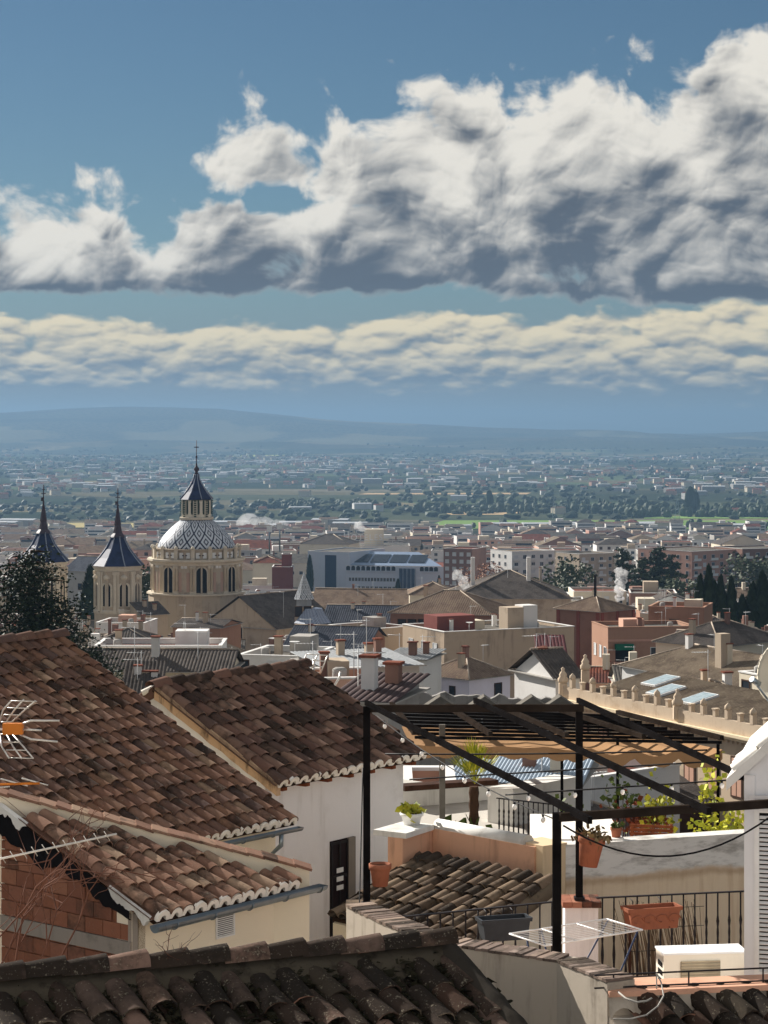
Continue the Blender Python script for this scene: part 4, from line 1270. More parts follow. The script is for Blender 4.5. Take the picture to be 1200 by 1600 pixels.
# satellite dish on a mast beside it
dc = P(1226, 1052, 20.9)
t = root('satellite_dish', (dc.x + .15, dc.y + .3, P(0, 1150, 20.7).z), 'cream satellite dish above the shutter house roof', 'satellite dish')
mb = MB(); prof = [(0.27 * k / 8, .09 * (k / 8) ** 2) for k in range(9)]
v = []; n = 28
for r_, z in prof:
    for k in range(n): a = 2 * math.pi * k / n; v.append(Vector((r_ * math.cos(a), r_ * math.sin(a) * 1.08, z)))
f = [(i * n + k, i * n + (k + 1) % n, (i + 1) * n + (k + 1) % n, (i + 1) * n + k) for i in range(8) for k in range(n)]
Mq = Matrix.Translation(dc) @ Vector((-.80, -.55, .25)).to_track_quat('Z', 'Y').to_matrix().to_4x4()
mb.add([Mq @ q for q in v] + [Mq @ (q + Vector((0, 0, -.008))) for q in v], f + [tuple(len(v) + i for i in q[::-1]) for q in f] + [((8 * n + k), (8 * n + (k + 1) % n), len(v) + 8 * n + (k + 1) % n, len(v) + 8 * n + k) for k in range(n)], 0, True)
mb.build('reflector', flat(lin('cfc7b4'), .45, .4, 0, .08), t, WI(t))
mb = MB(); mb.tube([Mq @ Vector((0, 0, -.01)), (dc.x + .15, dc.y + .2, dc.z - .1), (dc.x + .15, dc.y + .3, t.location.z)], .02, 6); mb.build('mast', M_gutter, t, WI(t))
mb = MB(); mb.tube([Mq @ Vector((0, -.33, .07)), Mq @ Vector((0, -.16, .34))], .012, 6); mb.tube([Mq @ Vector((0, -.16, .30)), Mq @ Vector((0, -.13, .40))], .03, 8); mb.build('receiver_arm', M_gutter, t, WI(t))

# ------------------------------------------------------------------ aerials
M_alu = flat(lin('d9d4cc'), .35, .5, .5, .05); M_orange = flat(lin('c9772e'), .55, .4)
t = root('tv_aerial', P(-25, 1300, 21), 'television aerial with white corner reflector and orange box over the red roof', 'aerial')
iT = WI(t)
def rods(name, segs, r, mat=M_alu):
    mb = MB()
    for s in segs: mb.tube(s, r, 6)
    return mb.build(name, mat, t, iT)
Ya = 20.0
A_ = lambda px, py, dy=0: P(px, py, Ya + dy)
for k, (p0, p1_, dy) in enumerate(((A_(57, 1098), A_(18, 1135), 0), (A_(57, 1098), A_(30, 1133), 0))): pass
for k, dx in enumerate((-22, 0, 20)):                      # upper reflector panel: three curved ribs
    rods('reflector_rib', [[A_(17 + dx * .9 + 20, 1093 + abs(dx) * .1, -.1), A_(8 + dx * .8 + 14, 1110, 0), A_(2 + dx * .45 + 8, 1128, .1)]], .0075)
    rods('reflector_rib', [[A_(12 + dx * .9 + 22, 1185, -.1), A_(6 + dx * .8 + 14, 1166, 0), A_(2 + dx * .45 + 8, 1147, .1)]], .0075)
for f in (0, .33, .66, 1):
    a = A_(17 - 19.8 + 20, 1095, -.1).lerp(A_(2 - 9.9 + 8, 1128, .1), f); b = A_(17 + 18 + 20 + 3, 1096, -.1).lerp(A_(2 + 9 + 8, 1128, .1), f)
    rods('reflector_bar', [[a, b]], .0045)
    a = A_(12 - 19.8 + 22, 1184, -.1).lerp(A_(0, 1147, .1), f); b = A_(12 + 18 + 22, 1185, -.1).lerp(A_(19, 1147, .1), f)
    rods('reflector_bar', [[a, b]], .0045)
mb = MB(); q0, q1 = A_(5, 1130), A_(36, 1147); mb.box(q0.x, q1.x, Ya - .04, Ya + .04, q1.z, q0.z); mb.build('orange_box', M_orange, t, iT)
rods('director', [[A_(30, 1133), A_(48, 1126), A_(93, 1126)]], .009)
rods('director', [[A_(34, 1140), A_(65, 1141)]], .009)
rods('director', [[A_(30, 1147), A_(48, 1155), A_(90, 1159)]], .009)
rods('boom', [[A_(-40, 1140), A_(36, 1139)]], .011)
rods('mast', [[A_(-25, 1080), A_(-25, 1330)]], .02)
t2 = root('tv_aerial', P(-30, 1330, 21.5), 'lower television aerial with orange boom crossing the red roof edge', 'aerial')
t, iT = t2, WI(t2)
rods('boom', [[P(-60, 1227, 20.5), P(62, 1224, 20.5)]], .011, M_orange)
for (a, b) in (((1, 1217), (43, 1228)), ((34, 1216), (75, 1227)), ((-20, 1232), (15, 1229))): rods('element', [[P(*a, 20.45), P(*b, 20.55)]], .007)
rods('mast', [[P(-25, 1150, 20.6), P(-25, 1340, 20.6)]], .018)
t3 = root('yagi_aerial', P(-40, 1400, 19), 'long slim yagi aerial reaching over the low roof', 'aerial')
t, iT = t3, WI(t3)
a, b = P(-60, 1355, 18.5), P(182, 1303, 19.3)
rods('boom', [[a, b]], .009)
for k in range(13):
    p = a.lerp(b, .12 + k * .068); rods('element', [[p + Vector((-.02, -.035, .045)), p + Vector((.02, .035, -.045))]], .004)
rods('mast', [[P(-40, 1300, 18.6), P(-40, 1480, 18.6)]], .018)
t4 = root('tv_aerial', P(490, 1080, 39.5), 'television aerial with white frame rising behind the mossy roof', 'aerial')
t, iT = t4, WI(t4)
for dx in (0, 17, 33): rods('frame_bar', [[P(468 + dx, 1048 + dx * .1, 39.2), P(482 + dx - 3, 1022 + dx * .06, 39.0)]], .012)
for f in (0, .33, .66, 1): rods('frame_bar', [[P(468 + 12 * f, 1048 - 26 * f, 39.2 - .2 * f), P(501 + 10 * f, 1051 - 27 * f, 39.2 - .2 * f)]], .009)
mb = MB(); q = P(495, 1058, 39.2); mb.box(q.x - .07, q.x + .07, q.y - .05, q.y + .05, q.z - .05, q.z + .05); mb.build('orange_box', M_orange, t, iT)
rods('mast', [[P(490, 1030, 39.4), P(490, 1110, 39.4)]], .02)
rods('director', [[P(522, 1072, 39.2), P(530, 1060, 39.2), P(532, 1050, 39.2)]], .02)

# ------------------------------------------------------------------ bare shrub before the brick gable, dry weeds on the ridge
def twig(mb, p, d, L, r, depth, rnd):
    pts = [p]; n = 4
    for k in range(n):
        d = (d + Vector((rnd.gauss(0, .22), rnd.gauss(0, .22), rnd.gauss(.02, .2)))).normalized()
        p = p + d * (L / n); pts.append(p)
        if depth and rnd.random() < .75:
            d2 = (d + Vector((rnd.gauss(0, .7), rnd.gauss(0, .5), rnd.gauss(.2, .5)))).normalized()
            twig(mb, p, d2, L * .6, r * .6, depth - 1, rnd)
    mb.tube(pts, [r * (1 - .6 * k / n) for k in range(n + 1)], 4, cap=False)
t = root('bare_shrub', P(-30, 1540, 21.5), 'leafless shrub with reddish twigs before the brick gable', 'shrub')
mb = MB(); rnd = random.Random(5)
for k in range(5):
    twig(mb, P(-40 + k * 30, 1530, 21.5 + .2 * k), Vector((rnd.uniform(.1, .9), rnd.uniform(-.1, .2), rnd.uniform(.5, 1))).normalized(), rnd.uniform(.9, 1.5), .012, 2, rnd)
mb.build('branches', flat(lin('6d4a3c'), .8, .2), t, WI(t))
t = root('dry_weed', P(262, 1500, 16.4), 'small dry weed sprouting on the foreground roof ridge', 'weed')
mb = MB(); rnd = random.Random(8)
for k in range(6): twig(mb, P(262 + k * 3, 1502, 16.45), Vector((rnd.uniform(-.5, .5), 0, 1)).normalized(), rnd.uniform(.12, .25), .0035, 1, rnd)
leaf_mb(mb, P(262, 1499, 16.4), 30, (.035, .02, .015), .03, rnd)
mb.build('stems', flat(lin('5a3a2c'), .8, .2), t, WI(t))

M_shutw_h = flat(lin('a8a49c'), .7, .2)
t = root('white_hose', P(1000, 1575, 17.2), 'loose white hose looping over the blackened tiles at bottom right', 'hose')
mb = MB(); pts = [P(958, 1592, 17.0), P(985, 1592, 17.0), P(1010, 1586, 17.1), P(1028, 1572, 17.4), P(1037, 1556, 17.8), P(1033, 1535, 18.05), P(1026, 1520, 18.1), P(1026, 1545, 18.05)]
sm_pts = []
for k in range(len(pts) - 1):
    for q in range(4): sm_pts.append(pts[k].lerp(pts[k + 1], q / 4))
mb.tube(sm_pts + [pts[-1]], .006, 6); mb.build('tube', M_shutw_h, t, WI(t))
t = root('white_hose', P(990, 1560, 17.6), 'short white hose end lying under the pink ledge', 'hose')
mb = MB(); mb.tube([P(966, 1550, 17.9), P(978, 1560, 17.7), P(995, 1566, 17.6), P(1010, 1564, 17.6), P(1018, 1560, 17.7)], .008, 6); mb.build('tube', M_shutw_h, t, WI(t))

# ================================================================== house kit for the town
def mat_roof(c1, c2, c3, sc=1.0):
    key = ('rf', c1, c2, c3, sc)
    if key in _mc: return _mc[key]
    m, b = new_mat('town_roof', .95, .08)
    p = wpos()
    n1 = E(noise2(p, .55 * sc, 5, .65, dim='3D').outputs[0]); n2 = E(noise2(p, 3.2 * sc, 4, .7, dim='3D').outputs[0])
    c = mixc(sstep(n1, .42, .62), lin(c1), lin(c2))
    c = mixc(sstep(n2, .5, .72) * .8, c, lin(c3))
    E.put(b.inputs['Base Color'], c); bump(b, n2, .4, .05)
    _mc[key] = m
    return m
R_brown = mat_roof('7d6c5e', '6a5a4f', '97866f'); R_dark = mat_roof('5a5450', '4a4542', '726a63'); R_slate = mat_roof('4a4d55', '3c3f47', '62656c')
R_lich = mat_roof('7c6f60', '665a4e', '958872'); R_red = mat_roof('7a4a3c', '63413a', '8a6250'); R_grey = mat_roof('6a665f', '56524e', '7f7a70')
W_pal = {'white': plaster(lin('dcdad6'), .25, .25, .6, lin('a8a29a')), 'cream': plaster(lin('d8cdb8'), .3, .25, .6, lin('a0927c')),
         'tan': plaster(lin('b8a894'), .55, .35, .9, lin('7e6e5e')), 'pink': plaster(lin('cfa691'), .3, .3, .6, lin('93705e')),
         'brick': plaster(lin('8a6c60'), .3, .4, .3, lin('5f4a42')), 'orange': plaster(lin('a5826e'), .45, .3, .6, lin('7e5c48')),
         'grey': plaster(lin('a8a49e'), .35, .3, .7, lin('6c6862')), 'blue': plaster(lin('c3ccd8'), .15, .1, .3, lin('98a2b0')),
         'salmon': plaster(lin('bd9584'), .25, .3, .4, lin('8e5e4e')), 'red': plaster(lin('80504a'), .25, .3, .4, lin('6a342c'))}
M_pane = flat(lin('2a3038'), .25, .5, 0, .1, .8); M_shutw = flat(lin('cfd0cf'), .6, .3, 0, .06, 1.0); M_shutb = flat(lin('4f3b30'), .7, .2, 0, .1, 1.0)
_win = {}
def win_mesh(w, h, style):
    key = (round(w, 1), round(h, 1), style)
    if key in _win: return _win[key]
    w, h = key[0] / 2, key[1]
    mb = MB(); t = min(.09, w * .2)
    fm = {'w': M_shutw, 'd': M_shutb, 's': M_shutw, 'b': M_shutb}[style]
    for x0, x1, z0, z1 in ((-w - t, w + t, h, h + t), (-w - t, w + t, -t, 0), (-w - t, -w, 0, h), (w, w + t, 0, h)): mb.box(x0, x1, -.07, 0, z0, z1, 0)
    mb.box(-w, w, -.025, 0, 0, h, 1)
    if style == 'w': mb.box(-.03, .03, -.05, -.026, 0, h, 0)
    me = mb.mesh('window', [fm, {'w': M_pane, 'd': M_pane, 's': M_shutw, 'b': M_shutb}[style]])
    _win[key] = me
    return me
def win(r, W, D, face, x, z, w, h, style='w', name='window'):
    o = link(name, win_mesh(w, h, style), r)
    if face == 'f': o.location = (x, -.004, z)
    elif face == 'l': o.location = (-W / 2 - .004, D / 2 - x, z); o.rotation_euler = (0, 0, -math.pi / 2)
    else: o.location = (W / 2 + .004, D / 2 + x, z); o.rotation_euler = (0, 0, math.pi / 2)
    return o

def corr_face(mb, A, B_, TA, TB, sp, amp=.05, mi=0):
    A, B_, TA, TB = (Vector(q) for q in (A, B_, TA, TB))
    e = (B_ - A); L = e.length; e.normalize()
    s = (TA - A) - e * (TA - A).dot(e)
    if s.length < 1e-4: s = (TB - A) - e * (TB - A).dot(e)
    ta, tb = (TA - A).dot(e), (TB - A).dot(e)
    if not sp:
        mb.add([A, B_, TB, TA] if (TB - TA).length > 1e-3 else [A, B_, TA], [(0, 1, 2, 3) if (TB - TA).length > 1e-3 else (0, 1, 2)], mi); return
    n = e.cross(s).normalized()
    if n.z < 0: n = -n
    c = max(2, int(L / sp)) * 4; v = []
    for k in range(c + 1):
        u = L * k / c
        f = 1.0
        if ta > 1e-6 and u < ta: f = u / ta
        elif tb < L - 1e-6 and u > tb: f = (L - u) / (L - tb)
        o = n * (amp * (0, .75, 1, .75)[k % 4])
        v += [A + e * u + o, A + e * u + s * f + o]
    mb.add(v, [(2 * k, 2 * k + 2, 2 * k + 3, 2 * k + 1) for k in range(c)], mi)

LANDS = []           # (px0, px1, py_top, lowest visible row, Y): fillers must not hide these
FOOT = []            # occupied plan circles
def house(L, Rr, Y, dep, label, wall='white', roof='hip', pitch=.42, roofm=None, cat='house', name='house', ov=.35, wins=None, see=None, group=None, base=None, sp=None, caps=True, clutter=True):
    a = P(L[0], L[1], Y); Y2 = Y * (L[1] - HZ) / (Rr[1] - HZ); b = P(Rr[0], Rr[1], Y2)
    W = math.hypot(b.x - a.x, b.y - a.y); rz = math.atan2(b.y - a.y, b.x - a.x)
    zb = min(g(Y), g(Y2)) - 1.5 if base is None else base
    r = root(name, ((a.x + b.x) / 2, (a.y + b.y) / 2, zb), label, cat, group, rz)
    H = a.z - zb; D = dep
    r['W'] = W; r['H'] = H
    wm = W_pal[wall] if isinstance(wall, str) else wall
    rm = roofm or R_brown
    if sp is None: sp = .25 if Y < 180 else (.34 if Y < 360 else 0)
    mb = MB(); x0, x1 = -W / 2, W / 2
    if roof == 'flat':
        mb.box(x0, x1, 0, D, 0, H - .5)
        for bx in ((x0, x1, 0, .25), (x0, x1, D - .25, D), (x0, x0 + .25, .25, D - .25), (x1 - .25, x1, .25, D - .25)): mb.box(*bx, H - .5, H)
        mb.build('wall', wm, r)
        m2 = MB(); m2.box(x0 + .25, x1 - .25, .25, D - .25, H - .499, H - .42); m2.build('roof', (R_grey, R_red, R_lich)[int(a.x * 7) % 3] if rm is R_brown else rm, r)
        m2 = MB()
        for bx in ((x0 - .06, x1 + .06, -.06, .31), (x0 - .06, x1 + .06, D - .31, D + .06), (x0 - .06, x0 + .31, .31, D - .31), (x1 - .31, x1 + .06, .31, D - .31)): m2.box(*bx, H + .001, H + .10)
        m2.build('coping', W_pal['white'] if wall != 'orange' else wm, r)
    else:
        mb.box(x0, x1, 0, D, 0, H)
        rb = MB(); cp = MB()
        X0, X1, Y0, Y1 = x0 - ov, x1 + ov, -ov, D + ov
        z = H + .02
        rb.box(X0, X1, Y0, Y1, H + .001, H + .06, 1)
        z = H + .061
        w_, d_ = X1 - X0, Y1 - Y0
        if roof == 'hip':
            if w_ >= d_: i = d_ / 2; r0, r1 = (X0 + i, (Y0 + Y1) / 2), (X1 - i, (Y0 + Y1) / 2)
            else: i = w_ / 2; r0, r1 = ((X0 + X1) / 2, Y0 + i), ((X0 + X1) / 2, Y1 - i)
            zr = z + i * pitch
            q0, q1 = Vector((*r0, zr)), Vector((*r1, zr))
            c00, c10, c11, c01 = (Vector((x, y, z)) for x, y in ((X0, Y0), (X1, Y0), (X1, Y1), (X0, Y1)))
            if w_ >= d_: fs = ((c00, c10, q0, q1), (c10, c11, q1, q1), (c11, c01, q1, q0), (c01, c00, q0, q0)); hips = ((c00, q0), (c01, q0), (c10, q1), (c11, q1), (q0, q1))
            else: fs = ((c00, c10, q0, q0), (c10, c11, q0, q1), (c11, c01, q1, q1), (c01, c00, q1, q0)); hips = ((c00, q0), (c10, q0), (c01, q1), (c11, q1), (q0, q1))
            for f in fs: corr_face(rb, *f, sp)
        elif roof == 'gablex':
            zr = z + d_ / 2 * pitch; ym = (Y0 + Y1) / 2
            q0, q1 = Vector((X0, ym, zr)), Vector((X1, ym, zr))
            corr_face(rb, (X0, Y0, z), (X1, Y0, z), q0, q1, sp); corr_face(rb, (X1, Y1, z), (X0, Y1, z), q1, q0, sp)
            zw = H + D / 2 * pitch
            for xx in (x0, x1): mb.add([(xx, 0, H), (xx, D, H), (xx, D / 2, zw)], [(0, 1, 2)])
            hips = ((q0, q1),)
        elif roof == 'gabley':
            zr = z + w_ / 2 * pitch; xm = 0
            q0, q1 = Vector((xm, Y0, zr)), Vector((xm, Y1, zr))
            corr_face(rb, (X1, Y0, z), (X1, Y1, z), q0, q1, sp); corr_face(rb, (X0, Y1, z), (X0, Y0, z), q1, q0, sp)
            zw = H + W / 2 * pitch
            for yy_2 in (0.0, D): mb.add([(x0, yy_2, H), (x1, yy_2, H), (0, yy_2, zw)], [(0, 1, 2)])
            hips = ((q0, q1),)
        else:                                              # single slope rising away
            zr = z + d_ * pitch
            corr_face(rb, (X0, Y0, z), (X1, Y0, z), (X0, Y1, zr), (X1, Y1, zr), sp)
            mb.add([(x0, 0, H), (x1, 0, H), (x1, D, H + D * pitch), (x0, D, H + D * pitch), (x0, D, H), (x1, D, H)], [(0, 3, 4), (1, 5, 2), (4, 3, 2, 5)])
            hips = ()
        mb.build('wall', wm, r)
        ro = rb.build('roof', [rm, W_pal['grey']], r)
        if caps and hips:
            for p, q in hips:
                if (q - p).length > .05: cp.tube([p + Vector((0, 0, .05)), q + Vector((0, 0, .05))], max(.09, Y * .00022), 5)
            cp.build('ridge_cap', mat_roof('a5988a', '8d8072', 'b8ac9c'), ro)
    if wins:
        for (px, py, w, h, st) in wins:                    # picture positions on the front face
            wp = onplane(px, py, a, Vector((-(b.y - a.y), (b.x - a.x), 0)).normalized())
            lx = (wp.x - r.location.x) * math.cos(rz) + (wp.y - r.location.y) * math.sin(rz)
            win(r, W, D, 'f', lx, wp.z - zb - h, w, h, st)
    if see:
        cs = [r.location + Matrix.Rotation(rz, 3, 'Z') @ Vector((x, y, 0)) for x, y in ((x0, 0), (x1, 0), (x1, D), (x0, D))]
        pxs = [proj((c.x, c.y, 0))[0] for c in cs]
        LANDS.append((min(pxs), max(pxs), L[1], see, Y))
    if Y < 520 and Y > 70 and clutter:
        cr = random.Random(int(abs(a.x) * 31 + Y)); rise = 0 if roof == 'flat' else min(W, D) / 2 * pitch
        for _ in range(cr.randint(1, 3)):
            x, y = cr.uniform(-W * .38, W * .38), cr.uniform(D * .25, D * .75)
            wq, hq = cr.uniform(.35, .6), cr.uniform(.8, 1.5); zt_ = H + rise * .9
            mb = MB(); mb.box(x - wq / 2, x + wq / 2, y - wq / 2, y + wq / 2, H - .45, zt_ + hq); mb.box(x - wq * .65, x + wq * .65, y - wq * .65, y + wq * .65, zt_ + hq + .001, zt_ + hq + .1, 1)
            mb.build('chimney', [W_pal[cr.choice(['white', 'tan', 'brick', 'cream'])], R_red], r)
        for _ in range(cr.randint(1, 2)):
            x, y = cr.uniform(-W * .4, W * .4), cr.uniform(D * .2, D * .8); hh_ = cr.uniform(1.4, 2.8); z0_ = H - .45; zt_ = H + rise * .8 + hh_
            mb = MB(); mb.tube([(x, y, z0_), (x, y, zt_)], .022, 4); sg = cr.choice((-1, 1)); q = zt_ - .15
            mb.tube([(x - .2 * sg, y, q), (x + 1.0 * sg, y + .2, q)], .016, 4)
            for u_ in range(5): mb.tube([(x + sg * (.05 + u_ * .2), y - .3 + .03 * u_, q), (x + sg * (.05 + u_ * .2), y + .35 - .03 * u_, q)], .012, 4)
            mb.build('roof_aerial', M_shutw, r)
        if roof == 'flat':
            x = cr.uniform(-W * .25, W * .15); ww_ = min(W * .3, 3.0)
            mb = MB(); mb.box(x, x + ww_, D * .45, D * .45 + min(D * .4, 2.5), H - .42, H + cr.uniform(.5, 1.4)); mb.build('stair_hut', W_pal[cr.choice(['white', 'cream', 'tan', 'pink', 'grey'])], r)
            x = cr.uniform(-W * .42, W * .3); mb = MB(); mb.lathe([(.4, H - .42), (.4, H + .4), (.25, H + .5)], (x, D * .25, 0), 12); mb.build('water_tank', W_pal['grey'], r)
    ctr = r.location + Matrix.Rotation(rz, 3, 'Z') @ Vector((0, D / 2, 0))
    FOOT.append((ctr.x, ctr.y, max(W, D) * .55))
    return r
def local(r, fn):                                          # run fn(MB) and attach as a part in the house's own frame
    pass
def part_box(r, name, mat, *b, mi=0):
    mb = MB(); mb.box(*b); return mb.build(name, mat, r)
def dish(r, x, y, z, s=.45, parent_name='antenna'):
    mb = MB(); mb.tube([(x, y, z), (x, y, z + 1.4)], .03, 5)
    mb.lathe([(.02, 0), (s * .5, .05), (s, .18)], (x, y - .1, z + 1.2), 10)
    return mb.build(parent_name, M_wpaint, r)

# ------------------------------------------------------------------ neighbours below the terrace
r = house((80, 1049), (357, 1051), 160, 6.2, 'cream house with long dark-ribbed tiled roof behind the red roof', 'cream', 'gablex', .36, R_dark, see=1075)
house((196, 1086), (246, 1086), 150, 3.0, 'little dark tiled roof peeping between the red and mossy roofs', 'cream', 'shed', .5, R_dark, see=1095)
r = house((148, 1010), (346, 1010), 205, 7, 'low white flat-roofed house behind the dark-ribbed roof', 'white', 'flat', see=1018)
r = house((372, 1024), (480, 1027), 185, 8, 'white flat-roofed house with one small blue window', 'white', 'flat', see=1050, wins=[(381, 1032, .8, 1.2, 'd'), (430, 1034, 1.2, .9, 's'), (462, 1034, .8, 1.4, 'w')])
dish(r, 1, 3, r['H'] - .4)
r = house((488, 1062), (600, 1060), 120, 5, 'pinkish flat-roofed house behind the tall white aerial', 'pink', 'flat', see=1090, wins=[(575, 1070, .9, .7, 'd')])
r = house((515, 1046), (655, 1040), 135, 6, 'open shed with pale sheet-metal roof', 'grey', 'shed', .06, flat(lin('8f9294'), .6, .3), see=1056, caps=False)
house((600, 1012 + 18), (662, 1032), 170, 5, 'low house with pale metal roof before the tan convent', 'white', 'shed', .05, flat(lin('9a9c9c'), .6, .3), see=1040)
house((524, 1096), (606, 1099), 80, 4.2, 'dark brown sheet roof just behind the mossy tiled roof', 'grey', 'shed', .10, flat(lin('4a3b3a'), .7, .3, 0, .1, 1.0), see=1105, caps=False)
# ragged grey yard wall with little gabled copings
t = root('yard_wall', P(740, 1120, 88) , 'long weathered grey yard wall with small gabled copings', 'wall')
iT_ = WI(t); mb = MB()
pa, pb = P(600, 1080, 92), P(882, 1095, 88)
nn = 40; v = []
for k in range(nn + 1):
    p = pa.lerp(pb, k / nn); zt = p.z + .25 * mnoise.noise(Vector((k * .4, 3, 1))) + (.5 if k < 6 else 0)
    v += [(p.x, p.y, -20), (p.x, p.y, zt), (p.x, p.y + .4, zt), (p.x, p.y + .4, -20)]
mb.add(v, [(4 * k + i, 4 * k + i + 1, 4 * k + i + 5, 4 * k + i + 4) for k in range(nn) for i in range(3)])
mb.build('wall_face', plaster(lin('8d8a86'), .7, .9, 1.3, lin('4e4b48')), t, iT_)
for px in (688, 757, 832, 876):
    c = P(px, 1097, 87.6); mb = MB()
    mb.prism([(-.75, -.28), (.75, -.28), (0, .22)], .9, 0, Matrix.Translation(c)); mb.build('gabled_coping', R_grey, t, iT_)
FOOT.append((3, 90, 5))
# small white hip-roofed house
r = house((733, 1063), (797, 1055), 225, 6.5, 'small white house with pyramid tiled roof before the tan convent', plaster(lin('d8d2dc'), .2, .4), 'hip', .52, R_brown, see=1096, wins=[(778, 1068, 1.0, 2.0, 'd')])
win(r, r['W'], 6.5, 'l', 1.0, r['H'] - 3.2, .7, 2.4, 'd'); win(r, r['W'], 6.5, 'l', -1.8, r['H'] - 3.2, .7, 2.2, 'd')
# tan convent with blank wall
r = house((694, 988), (897, 979), 290, 12.5, 'large tan convent with one long blank stained wall', plaster(lin('b9a690'), .9, .22, .9, lin('7d7064')), 'flat', see=1062)
for x in (3.6, .2, -3.6):
    for z in (2.6, 6.2): win(r, r['W'], 12.5, 'l', x, r['H'] - z - .6, 1.1, 1.5, 's' if z < 4 else 'd')
t_ = part_box(r, 'red_stair_hut', W_pal['red'], -8.2, -2.6, 5, 9, r['H'] - .4, r['H'] + 1.6)
t_ = part_box(r, 'brick_chimney_block', W_pal['tan'], 1.0, 3.4, 2.5, 5, r['H'] - .4, r['H'] + 2.6)
t_ = part_box(r, 'white_stair_hut', W_pal['white'], 3.41, 5.6, 2.7, 5, r['H'] - .4, r['H'] + 2.8)
dish(r, -5, 2, r['H'] - .4, .5)
house((577, 984), (642, 979), 305, 9, 'tan side wing left of the long convent wall', 'tan', 'flat', see=1028)
house((610, 958), (768, 962), 335, 13, 'convent hall with broad brown hipped roof and pale ridge', 'brick', 'hip', .44, R_brown, see=985, wins=[(628, 968, 1.2, 1.5, 'd'), (644, 968, 1.2, 1.5, 'd'), (660, 968, 1.2, 1.5, 'd')])
r = house((708, 936), (892, 936), 395, 20, 'long building under a dark hipped roof with tall chimneys', 'tan', 'hip', .42, R_dark, see=955)
for x in (-7, 3): part_box(r, 'chimney', W_pal['white'], x, x + .7, 6, 6.8, r['H'] + 2, r['H'] + 7)
house((845, 1036), (884, 1036), 240, 6, 'small maroon-roofed house under the convent wall', 'white', 'shed', .35, flat(lin('5a2f30'), .6, .3), see=1062, caps=False)
# brick tower house
r = house((938, 957), (990, 952), 320, 8.2, 'square brick tower house with low pyramid roof', 'brick', 'hip', .42, R_brown, see=1035)
for x in (-3.7, -.2, 3.5): part_box(r, 'pilaster', W_pal['red'], x, x + .5, -.16, -.003, 2, r['H'] - .01)
for y in (.2, 3.8, 7.5): part_box(r, 'pilaster', W_pal['red'], -r['W'] / 2 - .16, -r['W'] / 2 - .003, y, y + .5, 2, r['H'] - .01)
part_box(r, 'roof_finial', M_iron, -.12, .12, 3.9, 4.2, r['H'] + 1.6, r['H'] + 5)
# orange building
r = house((950, 981), (1088, 979), 305, 9, 'orange apartment house with green awning over its balcony', 'orange', 'flat', see=1030)
zt = r['H']
part_box(r, 'balcony_recess', M_dark, -5.2, -2.9, -.02, -.003, zt - 4.6, zt - 2.2)
part_box(r, 'awning', flat(lin('1f6a52'), .7, .2), -5.3, -2.8, -.9, -.03, zt - 3.0, zt - 2.2)
win(r, r['W'], 9, 'f', 1.0, zt - 4.4, 2.4, 1.6, 'w'); win(r, r['W'], 9, 'f', 4.2, zt - 4.4, 1.2, 1.6, 's')
for y in (-2.5, .5, 3): win(r, r['W'], 9, 'l', y, zt - 4.3, 1.1, 1.5, 's' if y < 1 else 'w')
part_box(r, 'balcony_slab', W_pal['salmon'], -5.6, -2.4, -1.1, -.004, zt - 4.9, zt - 4.65)
part_box(r, 'string_course', W_pal['salmon'], -r['W'] / 2 - .05, r['W'] / 2 + .05, -.12, -.003, zt - 1.9, zt - 1.6)
r = house((1013, 948), (1100, 950), 325, 9, 'plain orange stair block rising above the green awning house', 'orange', 'flat', see=985, wins=[(1053, 968, 1.2, 1.6, 'd')])
# right: glazed gallery house under big hip roof
r = house((972, 1041), (1168, 1078), 215, 10, 'house with broad lichen-covered hip roof and glazed gallery', 'white', 'hip', .42, R_lich, see=1085, sp=.3)
W = r['W']; zt = r['H']
for k in range(12): win(r, W, 10, 'f', -W / 2 + 2.2 + k * 1.25, zt - 1.9, 1.0, 1.1, 'w')
for x in (-6, -5, 6.0, 7.0): part_box(r, 'air_conditioner', M_shutw, x, x + .8, -.9, -.5, zt - 2.4, zt - 1.7)
part_box(r, 'chimney', W_pal['tan'], 2.4, 3.4, 2.0, 3.0, zt + .6, zt + 4.2)
dish(r, -4, -.7, zt - 1.8, .5); dish(r, 6, -.7, zt - 1.8, .5)
house((1125, 1012), (1225, 1000), 250, 9, 'house with dark ribbed hip roof beside the pale chimney', 'cream', 'hip', .45, R_dark, see=1040, sp=.3)
house((1040, 1016), (1110, 1020), 262, 8, 'low tiled house tucked behind the glazed gallery house', 'cream', 'gablex', .45, R_dark, see=1030, sp=.34)
house((1155, 1050), (1196, 1058), 165, 5, 'small cream block with one dark window beside the satellite dish', 'cream', 'flat', see=1092, wins=[(1166, 1064, 1.0, 1.4, 'd')])
house((1098, 1090), (1166, 1088), 136, 4.5, 'beige canvas pyramid roof behind the pinnacled parapet', 'cream', 'hip', .38, plaster(lin('c8aa85'), .15, .8), see=1115, sp=0)
house((1000, 958), (1030, 960), 380, 9, 'tan brick house left of the orange stair block', 'tan', 'flat', see=985)
house((1085, 985), (1160, 985), 340, 10, 'low house with dark tiled roof right of the orange stair block', 'cream', 'hip', .42, R_dark, see=1005)
house((1000, 978 - 20), (1012, 958), 380, 6, 'narrow ochre gable wall beside the orange stair block', 'orange', 'flat', see=975)

